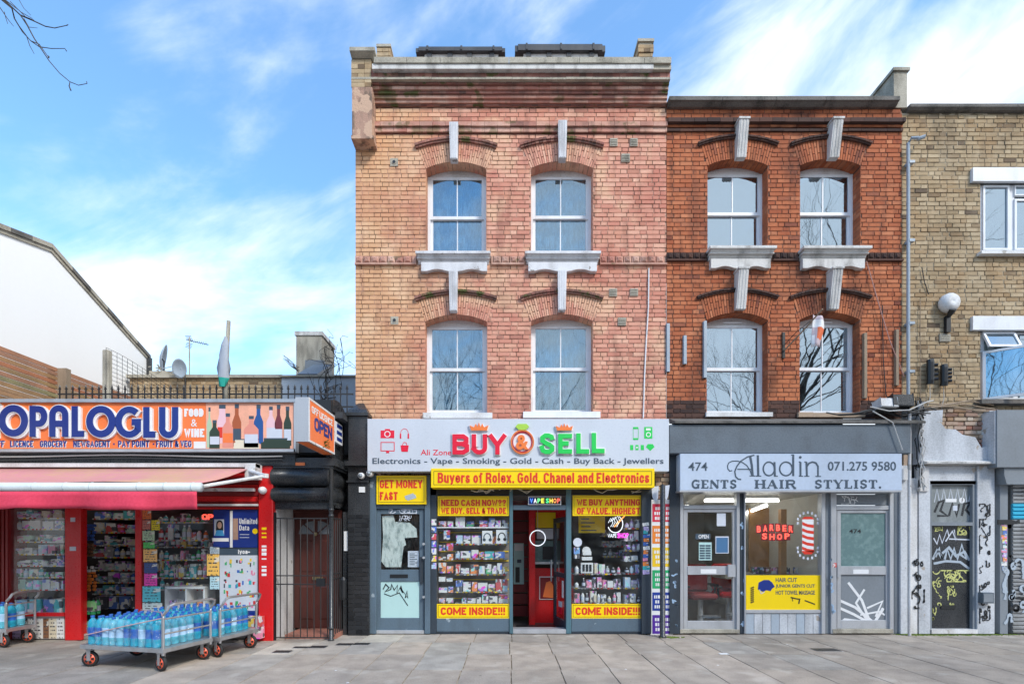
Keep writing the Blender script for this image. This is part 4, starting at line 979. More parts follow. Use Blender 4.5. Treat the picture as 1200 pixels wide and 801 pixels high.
for (zz0, zz1, lb) in ((PZ(296), PZ(214), 'pale curtain behind the upper window of the ochre house'), (PZ(470), PZ(388), 'pale curtain behind the lower opened window of the ochre house')):
    cm = MB()
    for i in range(41): cm.v += [(PX(1150)+i*.04, .3+.02*math.sin(i*1.3), zz0), (PX(1150)+i*.04, .3+.02*math.sin(i*1.3), zz1)]
    for i in range(40): cm.face((2*i, 2*i+2, 2*i+3, 2*i+1))
    c = cm.build('net_curtain', M['net']); tag(c, lb, 'curtain', 'net curtains behind the upper windows'); c.modifiers.new('t', 'SOLIDIFY').thickness = .002
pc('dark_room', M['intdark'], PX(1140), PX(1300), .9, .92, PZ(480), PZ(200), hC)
# pipes and boxes on the ochre house
mb = MB(); mb.tube([(PX(1072, -.06), -.14, PZ(166, -.06)), (PX(1066, -.06), -.10, PZ(164, -.06)), (PX(1064.3, -.06), -.06, PZ(168, -.06)), (PX(1064.3, -.06), -.06, PZ(490, -.06))], .026, 8)
for p in (193, 284, 380, 436): mb.box(PX(1061), PX(1067.5), -.09, .02, PZ(p+2), PZ(p-1))
tag(mb.build('pipe', M['pipe']), 'grey pipe climbing the ochre brick wall beside the red house', 'pipe')
mb = MB(); mb.tube([(PX(1070), -.09, PZ(168)), (PX(1077), -.12, PZ(166.5))], .03, 8); tag(mb.build('bracket_lamp', M['pipe']), 'small grey fitting at the top of the pipe on the ochre wall', 'fitting')
t_ = thing('satellite_dish', 'white domed security light on a black bracket on the ochre wall', 'security light', (PX(1110), -.05, PZ(358)))
t_.name = 'security_light'
mb = MB(); mb.lathe([(.02, -.16), (.10, -.19), (.155, -.13), (.165, -.06), (.13, -.0), (.05, .03)], (PX(1108.5), .02, PZ(357)), 14, axis='y'); mb.build('dome', M['whiteO'], t_, True)
mb = MB(); mb.tube([(PX(1109), -.12, PZ(366)), (PX(1109), -.05, PZ(372))], .06, 8, r1=.03); mb.box(PX(1106.5), PX(1111.5), -.05, .01, PZ(390), PZ(371)); mb.build('bracket', M['black'], t_)
mb = MB(); mb.box(PX(1101.5), PX(1114), .0, .02, PZ(400), PZ(391))
for j in range(4): mb.box(PX(1102.5), PX(1113), -.008, .0, PZ(399-j*2.1), PZ(398-j*2.1))
mb.build('air_vent', M['coping'], hC)
for (a, b0_, b1_, lb) in ((1088, 423, 451, 'black plastic cable junction box on the ochre wall, the left and higher one'), (1104, 429, 453, 'black plastic cable junction box on the ochre wall, the right and lower one')):
    t_ = thing('junction_box', lb, 'junction box', (PX(a), -.05, PZ(b0_)), 'black cable boxes on the ochre wall')
    mb = MB(); zz0, zz1 = PZ(b1_), PZ(b0_); mb.tube([(PX(a-1), -.05, zz0), (PX(a-1), -.06, zz0+.06), (PX(a-1), -.06, zz1-.05), (PX(a-1), -.05, zz1)], .055, 10); mb.build('housing', M['black'], t_)
    for j in range(4):
        q = MB(); z = zz0+.08+j*(zz1-zz0-.12)/3.6; q.tube([(PX(a+1), -.07, z), (PX(a+5), -.11, z-.01)], .026, 8); q.build('gland', M['black'], t_)
    q = MB(); q.tube([(PX(a), -.03, zz0), (PX(a+1), -.02, zz0-.2), (PX(a-2), -.01, zz0-.42)], .006, 5); q.build('cable', M['cable'], t_)
for (pts, mt) in (([(1080, 313), (1083, 330), (1088, 345)], 'cableD'), ([(1078, 350), (1078, 410), (1078, 470)], 'woodG')):
    mb = MB(); mb.tube([(PX(a), -.005, PZ(b)) for a, b in pts], .007, 5); mb.build('wall_wire', M[mt], hC)
# ================================================================ SHOPFRONT A (buy and sell)
sA = thing('shopfront', 'slate blue shopfront with two packed display windows and an open door', 'shopfront', (PX(600), 0, 0))
Yf = -.06
def bx(name, mat, px0, px1, py0, py1, Y, t, parent):
    return MB().pbox(px0, px1, py0, py1, Y, t).build(name, M[mat], parent)
def panel(parent, name, mat, px0, px1, py0, py1, Y, t): return bx(name, mat, px0, px1, py0, py1, Y, t, parent)
# uprights and rails
for (nm, a, b, c, d, Y, t, mt) in (('post', 433, 440.5, 556, 742, -.10, .2, 'blue'), ('post', 497.5, 504, 556, 742, -.08, .2, 'blue'), ('post', 504.2, 511.5, 572, 742, -.05, .25, 'blueD'),
        ('post', 597, 601, 572, 742, Yf, .1, 'teal'), ('post', 663.5, 669.5, 572, 742, Yf, .1, 'teal'), ('post', 752, 763.5, 566, 742, -.10, .3, 'blueD'),
        ('rail', 440.7, 497.3, 590.5, 595.5, -.07, .1, 'blue'), ('rail', 601.2, 663.3, 591.5, 597, Yf+.01, .08, 'blue'), ('threshold', 601.2, 663.3, 737, 742, Yf, .25, 'silver'),
        ('stallriser', 511.7, 596.8, 724, 739.5, Yf+.02, .15, 'blue'), ('stallriser', 669.7, 751.8, 724, 739.5, Yf+.02, .15, 'blue'),
        ('plinth', 511.7, 596.8, 739.5, 742, Yf+.03, .15, 'blueD'), ('plinth', 669.7, 751.8, 739.5, 742, Yf+.03, .15, 'blueD'), ('threshold', 440.7, 497.3, 738, 742, -.06, .2, 'silver')):
    o = MB().pbox(a, b, c, d, Y, t).build(nm, M[mt], sA)
    md = o.modifiers.new('b', 'BEVEL'); md.width = .005; md.segments = 2
# door on the left
dr = MB(); Y = -.03
dr.pbox(441, 446, 596, 738, Y, .05); dr.pbox(491.5, 497, 596, 738, Y, .05); dr.pbox(446, 491.5, 596, 602, Y, .05); dr.pbox(446, 491.5, 667, 681, Y, .05); dr.pbox(446, 491.5, 723.5, 738, Y, .05)
dA = dr.build('door', M['blue'], sA); dA.modifiers.new('b', 'BEVEL').width = .004
panel(dA, 'pane', 'glass', 446, 491.5, 602, 667, Y+.02, .006); panel(dA, 'lower_panel', 'mint', 446, 491.5, 681, 723.5, Y+.015, .02)
mb = MB(); mb.pbox(457, 478, 672.5, 676.5, Y-.008, .008); mb.build('letterbox', M['black'], dA)
mb = MB(); mb.pbox(491.8, 495.5, 652, 683, Y-.03, .03); mb.build('handle', M['blueD'], dA)
for (px, py) in ((496.5, 637), (496.5, 653), (496.5, 699)):
    mb = MB(); mb.lathe([(.022, -.012), (.022, .01)], (PX(px, -.09), -.09, PZ(py, -.09)), 10, axis='y'); mb.build('lock', M['silver'], dA)
r = random.Random(3); mb = MB()
ribbon(mb, px2([(449, 690), (452, 684), (456, 688), (451, 693), (458, 690), (459, 684), (462, 691), (466, 685), (465, 695), (470, 686), (472, 694), (469, 688), (478, 700), (477, 692), (475, 700)], Y+.012), .018, mapXZ(Y+.012)); ribbon(mb, px2([(450, 695), (458, 698), (468, 694), (478, 709)], Y+.012), .012, mapXZ(Y+.012), .0034)
mb.build('graffiti_tag', M['black'], dA)
mb = MB(); scribble(mb, 456, 488, 596.5, 601, Y, .012, r, 8); mb.build('graffiti_tag', M['lilac'], dA); mb = MB(); scribble(mb, 467, 482, 604, 610, Y+.018, .008, r, 5); mb.build('graffiti_tag', M['lilac'], dA)
# white smear and paper inside the door glass
sh = MB(); pts = [(448, 604), (461, 603), (463, 611), (480, 612), (488, 619), (489, 629), (474, 630), (476, 638), (473, 640), (470, 664), (452, 664), (447, 657), (449, 630)]
sh.prism([(PX(a, .02), PZ(b, .02)) for a, b in pts], .018, .022); o = sh.build('paper_sheet', paint('whitewashed_paper', (.66, .72, .68), .8, .8, (.2, .26, .25), 22, .1)); tag(o, 'torn whitish sheet hung inside the glass of the slate blue door', 'paper')
sh = MB(); sh.pbox(478, 491, 645, 664, .012, .003); tag(sh.build('notice', M['lilac']), 'pale lilac notice at the lower right of the slate blue door glass', 'notice')
mb = MB()
for j in range(7): mb.pbox(480, 489 if j % 2 else 486, 648+j*2.1, 648.8+j*2.1, .0105, .001)
o = mb.build('lines_of_writing', M['dkgrey']); o.parent = bpy.data.objects['notice']
# window panes and upper light
panel(sA, 'pane', 'glass', 511.7, 597, 572, 724, Yf+.03, .006); panel(sA, 'pane', 'glass', 669.7, 752, 572, 724, Yf+.03, .006); panel(sA, 'pane', 'glass', 601.2, 663.3, 580, 591.5, Yf+.04, .006)
panel(sA, 'head_board', 'blueD', 504, 763, 566, 580.3, .02, .05)
# roller shutter box and tangled cables under the fascia
mb = MB(); mb.box(PX(503), PX(765), -.05, .1, PZ(580), PZ(552)); mb.build('shutter_box', M['black'], sA)
mb = MB(); r = random.Random(21)
for j in range(9):
    x = 515+r.uniform(0, 225); ln = r.uniform(18, 50); mb.tube([(PX(x+ln*q/6), -.07-.01*j/9, PZ(574+2.6*math.sin(q+j)+r.uniform(-1.5, 2))) for q in range(7)], .008, 5)
tag(mb.build('cable_bundle', M['cable']), 'loose cables drooping under the long yellow sign over the shop windows', 'cables')
for (a, b) in ((427.5, 559, ), (437, 556.5)):
    t_ = thing('security_camera', 'small white dome camera under the end of the silver sign, %s' % ('beside the black pier' if a < 430 else 'above the yellow money sign'), 'camera', (PX(a), -.2, PZ(b)))
    mb = MB(); mb.lathe([(.045, -.26), (.052, -.22), (.052, -.12)], (PX(a), 0, PZ(b)), 14, axis='y'); mb.build('housing', M['whiteP'], t_, True); mb = MB(); mb.lathe([(.012, -.285), (.036, -.262)], (PX(a), 0, PZ(b)), 12, axis='y'); mb.build('lens', M['pipe'], t_, True)
# ---- signs
def signboard(name, label, px0, px1, py0, py1, Y, t, mat, cat='sign', border=None, bm=None, bw=.03):
    s = thing(name, label, cat, (PX((px0+px1)/2, Y), Y, PZ(py1, Y)))
    o = MB().pbox(px0, px1, py0, py1, Y, t).build('board', M[mat], s)
    md = o.modifiers.new('b', 'BEVEL'); md.width = .004
    if border:
        x0, x1, z0, z1 = PX(px0, Y), PX(px1, Y), PZ(py1, Y), PZ(py0, Y); b = bw; f = MB(); q = .006
        for (a, c, d, e) in ((x0+b, x1-b, z1-b-q, z1-b), (x0+b, x1-b, z0+b, z0+b+q), (x0+b, x0+b+q, z0+b+q, z1-b-q), (x1-b-q, x1-b, z0+b+q, z1-b-q)): f.box(a, c, Y-.003, Y, d, e)
        f.build('border_line', M[border], s)
    return s
Ys = -.28
sg = signboard('shop_sign', 'wide silver shop sign with red BUY and green SELL letters and icons', 430.5, 784, 490.5, 552, Ys, .22, 'signG')
L3 = mapXZ(Ys)
for (ch, a, b, c, d, mt) in (('B', 530.5, 550, 509, 532.5, 'red3d'), ('U', 553, 571, 509, 532.5, 'red3d'), ('Y', 573, 593, 509, 532.5, 'red3d'), ('S', 632.5, 650, 508, 532, 'green3d'), ('E', 654, 670, 508.5, 531.5, 'green3d'), ('L', 675, 690, 508, 531.5, 'green3d'), ('L', 693, 708, 507.5, 531, 'green3d')):
    sfont(ch, 'letter_halo', M['whiteP'], sg, a-1.2, b+1.2, c-1.1, d+1.1, Ys, 7.3, .024)
    o = sfont(ch, 'letter', M[mt], sg, a, b, c, d, Ys, 5.1, .042)
def emblem_crown(px, py, w_, h_, Y):
    x, z = PX(px, Y), PZ(py, Y); W_ = w_*kk(Y); H = h_*kk(Y)
    for (q, dd, mt) in ((1.12, .03, 'whiteP'), (1, .045, 'orange3d')):
        p = [(-.42, 0), (.42, 0), (.5, .62), (.27, .38), (.17, .85), (.08, .4), (0, 1.0), (-.08, .4), (-.17, .85), (-.27, .38), (-.5, .62)]
        mb = MB(); mb.prism([(x+a*W_*q, z+(b-.4)*H*q+.4*H) for a, b in p], Y-dd, Y-.001); mb.build('crown_emblem', M[mt], sg)
emblem_crown(561.5, 504.6, 22, 9.5, Ys); emblem_crown(661, 504.6, 20, 8.5, Ys)
rx, rz = PX(612, Ys), PZ(518, Ys); k_ = kk(Ys)
mb = MB(); n = 28
for (ra, rb, dd, mt, nm) in ((14.6, 13.9, .02, 'whiteP', 'ring_edge'), (13.5, 12.1, .035, 'orange3d', 'ring_emblem'), (11.3, 10.7, .025, 'red3d', 'ring_line')):
    mb = MB(); ribbon(mb, arc(rx, rz, (ra+rb)/2*k_, (ra+rb)/2*k_*1.05, 0, 360, 36), (ra-rb)*k_, L3, dd); mb.build(nm, M[mt], sg)
mb = MB(); mb.lathe([(10.6*k_, Ys-.012), (10.6*k_, Ys)], (rx, 0, rz), 30, axis='y'); mb.build('ring_disc', M['whiteP'], sg)
ptext('&', 'letter', M['orange3d'], sg, 604.5, 619.5, 509.5, 527, Ys-.012, .03, .03)
mb = MB(); mb.prism([(rx-4*k_, rz+14*k_), (rx+4*k_, rz+14*k_), (rx+8*k_, rz+18*k_), (rx+5*k_, rz+21*k_), (rx-5*k_, rz+21*k_), (rx-8*k_, rz+18*k_)], Ys-.04, Ys-.001); mb.build('gem_emblem', M['lime'], sg)
ptext('Ali Zone', 'lettering', M['red3d'], sg, 493, 529, 526.5, 533, Ys, .003, .005)
ptext('Electronics - Vape - Smoking - Gold - Cash - Buy Back - Jewellers', 'lettering', M['dkgrey'], sg, 436.5, 777.5, 536.3, 545.3, Ys, .004, .012)
# pink icons left
f_ = mapXZ(Ys)
mb = MB(); mb.pbox(446, 462, 504, 513, Ys-.003, .003); mb.pbox(451, 457, 502.3, 504, Ys-.003, .003); mb.build('camera_icon', M['red3d'], sg)
mb = MB(); ribbon(mb, arc(PX(454, Ys), PZ(508.4, Ys), .045, .045, 0, 360, 20), .014, f_, .0045); mb.build('camera_icon_lens', M['whiteP'], sg)
mb = MB(); ribbon(mb, arc(PX(474, Ys), PZ(508, Ys), .065, .085, 0, 180, 16), .008, f_, .003)
for s_ in (-1, 1): mb.prism([(PX(474, Ys)+s_*.065-.012, PZ(513.5, Ys)), (PX(474, Ys)+s_*.065+.012, PZ(513.5, Ys)), (PX(474, Ys)+s_*.065+.012, PZ(508, Ys)), (PX(474, Ys)+s_*.065-.012, PZ(508, Ys))], Ys-.004, Ys)
mb.build('headphone_icon', M['red3d'], sg)
mb = MB(); ribbon(mb, [(PX(446.5, Ys), PZ(518, Ys)), (PX(462, Ys), PZ(518, Ys)), (PX(462, Ys), PZ(528, Ys)), (PX(446.5, Ys), PZ(528, Ys)), (PX(446.5, Ys), PZ(517.6, Ys))], .012, f_, .003); mb.pbox(452.5, 456, 528.5, 530.5, Ys-.0035, .003); mb.build('screen_icon', M['red3d'], sg)
mb = MB(); mb.prism([(PX(a, Ys), PZ(b, Ys)) for a, b in ((469.5, 521.5), (470.5, 529), (478, 529), (479, 521.5))], Ys-.004, Ys); ribbon(mb, arc(PX(474.3, Ys), PZ(521.5, Ys), .035, .05, 0, 180, 10), .01, f_, .003); mb.build('basket_icon', M['red3d'], sg)
# green icons right
mb = MB(); ribbon(mb, [(PX(a, Ys), PZ(b, Ys)) for a, b in ((742, 501), (748, 501), (748, 514), (742, 514), (742, 500.7))], .006, f_, .003); mb.pbox(742, 748, 500, 502.3, Ys-.004, .003); mb.pbox(742, 748, 513, 515, Ys-.004, .003); mb.build('phone_icon', M['green3d'], sg)
mb = MB(); mb.pbox(755, 764.5, 500, 513.5, Ys-.003, .003); mb.build('player_icon', M['green3d'], sg)
mb = MB(); ribbon(mb, arc(PX(759.8, Ys), PZ(509, Ys), .035, .035, 0, 360, 16), .014, f_, .0045); mb.pbox(757, 762.5, 501.5, 504, Ys-.0045, .002); mb.build('player_icon_mark', M['whiteP'], sg)
for a in (738.5, 744.7, 751): mb = MB(); mb.pbox(a, a+3.6, 521, 527, Ys-.003, .003); mb.build('note_icon', M['green3d'], sg)
mb = MB(); mb.pbox(745.6, 747.4, 523, 525, Ys-.0045, .002); mb.build('note_icon_mark', M['whiteP'], sg)
mb = MB(); mb.prism([(PX(a, Ys), PZ(b, Ys)) for a, b in ((757, 523.5), (762, 528), (767, 523.5), (765, 520), (759, 520))], Ys-.003, Ys); mb.build('gem_icon', M['green3d'], sg)
Yy = -.33
sy = signboard('lightbox_sign', 'long yellow sign with red letters about gold and electronics below the silver sign', 505, 767, 548.5, 571, Yy, .3, 'yellow', border='black', bw=.045)
sfont('Buyers of Rolex, Gold, Chanel and Electronics', 'lettering', M['redtxt'], sy, 513, 761, 553.5, 565.5, Yy, 2.15, .004)
sy = signboard('money_sign', 'small square yellow sign reading GET MONEY FAST above the slate door', 441, 499.5, 556.8, 590.5, -.13, .05, 'yellow', border='black', bw=.035)
sfont('GET MONEY', 'lettering', M['redtxt'], sy, 445, 495, 562, 571.5, -.13, 1.85, .004); sfont('FAST', 'lettering', M['redtxt'], sy, 445, 466, 576, 585.5, -.13, 2.1, .004)
mb = MB()
for (dx, dz) in ((0, 0), (.03, -.02)): 
    xx, zz = PX(475.5, -.13)+dx, PZ(585, -.13)+dz; mb.prism([(xx, zz), (xx+.15, zz+.05), (xx+.13, zz+.11), (xx-.02, zz+.06)], -.13-.003-dx*.02, -.13)
mb.build('banknote_picture', M['bluegrey'], sy)
Yg = Yf+.026
def windowstrip(name, label, px0, px1, py0, py1, lines, bd='black'):
    s = thing(name, label, 'window sign', (PX((px0+px1)/2, Yg), Yg, PZ(py1, Yg))); MB().pbox(px0, px1, py0, py1, Yg-.003, .004).build('vinyl', M['yellow'], s)
    x0, x1, z0, z1 = PX(px0, Yg), PX(px1, Yg), PZ(py1, Yg), PZ(py0, Yg); f = MB(); b = .022; q = .005
    for (a, c, d, e) in ((x0+b, x1-b, z1-b-q, z1-b), (x0+b, x1-b, z0+b, z0+b+q), (x0+b, x0+b+q, z0+b+q, z1-b-q), (x1-b-q, x1-b, z0+b+q, z1-b-q)): f.box(a, c, Yg-.005, Yg-.003, d, e)
    f.build('border_line', M[bd], s)
    for (tx, a, b_, c, d) in lines: sfont(tx, 'lettering', M['redtxt'], s, a, b_, c, d, Yg-.003, (d-c)*.23, .002)
windowstrip('window_strip', 'yellow strip reading NEED CASH NOW at the top of the left display window', 513, 596.5, 581, 604, [('NEED CASH NOW??', 517, 593, 585, 592.5), ('WE BUY, SELL & TRADE', 517, 593, 594.5, 601.5)])
windowstrip('window_strip', 'yellow COME INSIDE strip along the bottom of the left display window', 512, 597, 707, 724, [('COME INSIDE!!!', 516.5, 592, 711, 720)])
windowstrip('window_strip', 'yellow COME INSIDE strip along the bottom of the right display window', 670, 752, 707, 724, [('COME INSIDE!!!', 674.5, 750, 711, 720)])
windowstrip('window_strip', 'yellow strip reading WE BUY ANYTHING at the top of the right display window', 671, 751.5, 580, 604, [('WE BUY ANYTHING', 676, 750, 584.5, 592), ('OF VALUE, HIGHEST', 676, 750, 594.5, 602)])
vs = thing('vape_sign', 'small black lit sign reading VAPE SHOP in rainbow letters over the open door', 'sign', (PX(638), Yf, PZ(590)))
MB().pbox(619, 657.5, 581.3, 591, Yf-.03, .03).build('board', M['whiteP'], vs); MB().pbox(619.8, 656.7, 582, 590.3, Yf-.034, .004).build('face', M['black'], vs)
MB().pbox(619.8, 626.5, 582, 590.3, Yf-.0345, .004).build('face_end', M['navy'], vs)
rb = [('V', (.1, .3, 1)), ('A', (.9, .9, .9)), ('P', (.2, .8, .3)), ('E', (.9, .9, .1)), ('S', (.1, .9, .3)), ('H', (1, .8, .1)), ('O', (1, .4, .1)), ('P', (1, .15, .1))]
for i, (ch, c) in enumerate(rb):
    mt = plain('lit_letter_%s' % 'abcdefgh'[i], c, .5, 0, .7); a = 621+i*4.4+(1.0 if i > 3 else 0); ptext(ch, 'letter', mt, vs, a, a+3.6, 583.5, 589, Yf-.0345, .003, .03)

# ---- interior of the shop
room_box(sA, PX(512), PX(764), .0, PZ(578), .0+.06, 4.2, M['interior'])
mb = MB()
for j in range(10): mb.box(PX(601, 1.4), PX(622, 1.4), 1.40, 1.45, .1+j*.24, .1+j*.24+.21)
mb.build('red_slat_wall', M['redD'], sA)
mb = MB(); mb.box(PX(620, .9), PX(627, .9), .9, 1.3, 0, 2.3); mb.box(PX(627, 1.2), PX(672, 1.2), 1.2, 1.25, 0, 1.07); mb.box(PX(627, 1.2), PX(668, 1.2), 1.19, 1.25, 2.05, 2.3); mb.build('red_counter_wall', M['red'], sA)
# counter screen with notices
def flat(name, label, cat, mat, px0, px1, py0, py1, Y, t=.006, color=None, group=None):
    o = ppc(name, mat, px0, px1, py0, py1, Y, t, None, color); return tag(o, label, cat, group)
flat('notice', 'yellow price notice above the counter seen through the open door', 'notice', M['yellow'], 628, 651, 600, 618, 1.18)
mb = MB()
for j in range(5): mb.pbox(630, 649-(j % 3)*3, 602.5+j*3, 603.6+j*3, 1.176, .003)
mb.build('lines_of_writing', M['dkgrey'], bpy.data.objects['notice.001'] if False else None) if False else None
pn = thing('counter_hatch', 'glazed counter hatch with grey papers behind the open door', 'hatch', (PX(640, 1.2), 1.2, 1.1))
MB().pbox(629, 651, 619, 631, 1.19, .02).build('paper', M['lilac'], pn); MB().pbox(626, 653, 633, 658, 1.2, .02).build('hatch_glass', M['frost'], pn); MB().pbox(624, 654, 658, 660.5, 1.1, .12).build('ledge', M['whiteO'], pn)
MB().pbox(636, 648, 640, 655, 1.17, .02).build('card_reader', M['black'], pn)
t_ = thing('ring_light', 'white ring emblem glowing in the shop doorway', 'ring light', (PX(630, .5), .5, PZ(629, .5)))
mb = MB(); ribbon(mb, arc(PX(630, .5), PZ(630, .5), 9*kk(.5), 9*kk(.5), 0, 360, 30), .016, mapXZ(.5), .02); mb.build('ring', M['neonW'], t_)
mb = MB(); mb.tube([(PX(630, .5), .49, PZ(621, .5)), (PX(630, .5), .49, PZ(585, .5))], .004, 5); mb.build('wire', M['cable'], t_)
po = thing('red_poster', 'red framed poster low on the red counter beside the open door', 'poster', (PX(642, 1.15), 1.15, PZ(700, 1.15)))
MB().pbox(632, 652, 675, 702, 1.18, .02).build('frame', M['whiteP'], po); MB().pbox(633, 651, 676, 701, 1.172, .01).build('print', M['redD'], po); MB().prism(px2([(636, 699), (640, 682), (645, 680), (650, 688), (648, 700)], 1.17), 1.165, 1.172).build('figure_print', M['orange'], po)
pw = thing('white_poster', 'white poster on the red slatted wall left of the doorway', 'poster', (PX(608, 1.38), 1.38, PZ(684, 1.38)))
MB().pbox(602, 614, 636, 684, 1.36, .02).build('sheet', M['mint'], pw); MB().pbox(603, 613, 637, 645, 1.355, .006).build('header', M['whiteP'], pw); MB().pbox(604, 609, 664, 682, 1.355, .006).build('picture', M['black'], pw); MB().pbox(606, 611, 655, 659, 1.355, .006).build('letters', M['dkgrey'], pw)
# open door leaf, swung inwards
od = thing('open_door', 'slate blue glazed door standing open inside the shop entrance', 'door', (PX(664), .06, 0))
def leafpt(u, w_): a = R(79); return (PX(663)-u*math.cos(a)+w_*math.sin(a), .05+u*math.sin(a)+w_*math.cos(a))
def leafbox(u0, u1, z0, z1, w0=0, w1=.045):
    q = MB(); c = [leafpt(u0, w0), leafpt(u1, w0), leafpt(u1, w1), leafpt(u0, w1)]
    q.v = [(x, y, z0) for x, y in c]+[(x, y, z1) for x, y in c]
    for f in ((0, 3, 2, 1), (4, 5, 6, 7), (0, 1, 5, 4), (1, 2, 6, 5), (2, 3, 7, 6), (3, 0, 4, 7)): q.face(f)
    return q
def join(*ms):
    a = MB()
    for m in ms:
        n = len(a.v); a.v += m.v
        for f, mi, rr_ in zip(m.f, m.m, m.r): a.f.append(tuple(n+i for i in f)); a.m.append(mi); a.r.append(rr_)
    return a
zt = 2.02
join(leafbox(0, .07, .03, zt), leafbox(.68, .75, .03, zt), leafbox(.07, .68, zt-.08, zt), leafbox(.07, .68, .03, .2), leafbox(.07, .68, .95, 1.03)).build('frame', M['blueD'], od)
leafbox(.07, .68, 1.03, zt-.08, .02, .026).build('pane', M['glass'], od); leafbox(.07, .68, .2, .95, .02, .026).build('pane', M['glass'], od)
leafbox(.2, .4, .3, .42, -.002, .0).build('sticker', M['red3d'], od); leafbox(.2, .4, .42, .52, -.003, .0).build('sticker', M['lilac'], od); leafbox(.1, .2, .6, .9, -.003, .0).build('sticker', M['whiteP'], od)
mb = MB(); a = leafpt(.71, -.05); mb.tube([(a[0], a[1], .85), (a[0], a[1], 1.25)], .014, 8); mb.build('handle', M['silver'], od)
mt_ = MB(); mt_.box(PX(606), PX(655), .3, .9, .002, .014); tag(mt_.build('door_mat', M['black']), 'black mat on the floor inside the open shop door', 'mat')

# ---- goods in the windows
COLS = {'white': (.78, .78, .76), 'red': (.62, .04, .04), 'blue': (.04, .14, .5), 'dark': (.04, .04, .06), 'grey': (.32, .33, .35), 'green': (.05, .42, .16), 'teal': (.03, .42, .46), 'yellow': (.85, .6, .05), 'orange': (.85, .24, .04), 'pink': (.8, .25, .4), 'lilac': (.5, .4, .7), 'brown': (.25, .12, .06), 'cream': (.70, .62, .46), 'pale blue': (.45, .62, .78), 'pale green': (.45, .7, .55)}
ORD = ['first', 'second', 'third', 'fourth', 'fifth', 'sixth', 'seventh', 'eighth', 'ninth', 'tenth', 'eleventh', 'twelfth', 'thirteenth', 'fourteenth', 'fifteenth', 'sixteenth']
def bottle_mesh(nm, mat, capm, lab, h=1, r=.5, n=10):
    q = MB(); q.lathe([(r*.92, 0), (r, .03), (r, .18), (r*1.01, .2), (r*1.01, .52), (r, .54), (r, .64), (r*.7, .76), (r*.34, .86), (r*.34, .90), (r*.40, .905), (r*.40, 1.0)], n=n, mats=[0, 0, 0, 2, 2, 0, 0, 0, 0, 1, 1, 1])
    return q.mesh(nm, [mat, capm, lab], True)
_bm = {}
def shopbottle(cname):
    if cname not in _bm:
        m = plain('product_'+cname.replace(' ', '_'), COLS[cname], .25); _bm[cname] = bottle_mesh('bottle', m, M['black'] if cname in ('white', 'yellow', 'green') else M['whiteP'], M['lilac'])
    return _bm[cname]
def shelf_goods(where, shelves, px0, px1, Y, depth, pal, seed, wr=(5, 12), hr=(.45, 1.0), bottles=.2, parent=None, gapp=.06, shelfmat='whiteP', grp=None, stack=.25):
    gapp = .02
    """shelves: pixel heights (top edge of each shelf board at plane Y), goods fill the space above each"""
    r = random.Random(seed); un = {}
    n = len(shelves)
    for si, (py, hpx) in enumerate(shelves):
        MB().pbox(px0, px1, py, py+1.4, Y+.03, depth).build('shelf', M[shelfmat], parent) if shelfmat else None
        tg = MB(); xt = px0+2
        while xt < px1-4: w0 = r.uniform(1.5, 3.2); tg.pbox(xt, xt+w0, py+.1, py+1.7, Y+.024, .004, r.randrange(3)); xt += w0+r.uniform(1, 6)
        if shelfmat and tg.v: tg.build('price_tags', [M['whiteP'], M['yellow'], M['redtxt']], parent)
        x = px0+1; i = 0
        while x < px1-3:
            w_ = r.uniform(*wr); w_ = min(w_, px1-x)
            if r.random() < gapp: x += w_*.6; continue
            c = r.choice(pal); h = hpx*r.uniform(*hr); dx = r.uniform(-.03, depth*.12); pos = ORD[min(i, 15)]; sh = ORD[si]
            z0 = PZ(py, Y-.0)
            isb = r.random() < bottles
            if isb:
                w_ = min(w_, 5.5); ww = w_*kk(Y)*.9
                o = link('bottle', shopbottle(c), None, (PX(x+w_/2, Y), Y+dx+ww/2, z0)); o.scale = (ww, ww, h*kk(Y))
                tag(o, f'{c} bottle {pos} from left, {sh} shelf {where}', 'bottle', grp)
            else:
                hh = h*kk(Y); parts = 1
                if r.random() < stack: parts = 2
                for q in range(parts):
                    o = link('product_box', ubox(M['pack']), None, (PX(x+w_/2, Y), Y+dx+depth*.3, z0+hh/parts*(q+.5)), COLS[c]); o.scale = (w_*kk(Y)-.006, depth*.55, hh/parts-.003)
                    o.rotation_euler.z = r.uniform(-.06, .06)
                    tag(o, f'{c} box {pos} from left, {sh} shelf {where}'+('' if parts == 1 else ', lower' if q == 0 else ', upper'), 'box', grp)
                    if parts == 2: c = r.choice(pal)
            x += w_+r.uniform(.3, 1.2); i += 1
palA = ['white', 'white', 'blue', 'white', 'red', 'teal', 'pale blue', 'white', 'lilac', 'yellow', 'orange', 'green']
wl = 'in the left yellow window'
shelf_goods(wl, [(617, 12), (636.5, 16), (653.5, 10), (672, 15), (692.5, 15), (706.5, 11)], 533, 595, .06, .25, palA, 5, (5, 12), bottles=.03, parent=sA, grp='goods in the left display window', shelfmat='silver')
shelf_goods('at the left window end', [(617, 11), (632, 12), (645, 11), (656, 9), (671, 13), (681, 9), (694, 11), (706.5, 11)], 513, 531, .045, .16, ['red', 'white', 'orange', 'orange', 'white', 'blue'], 15, (7, 10), bottles=0, grp='goods in the left display window', shelfmat=None, parent=sA)
MB().pbox(512, 596, 617, 618.3, .02, .02).build('shelf_edge', M['whiteP'], sA)
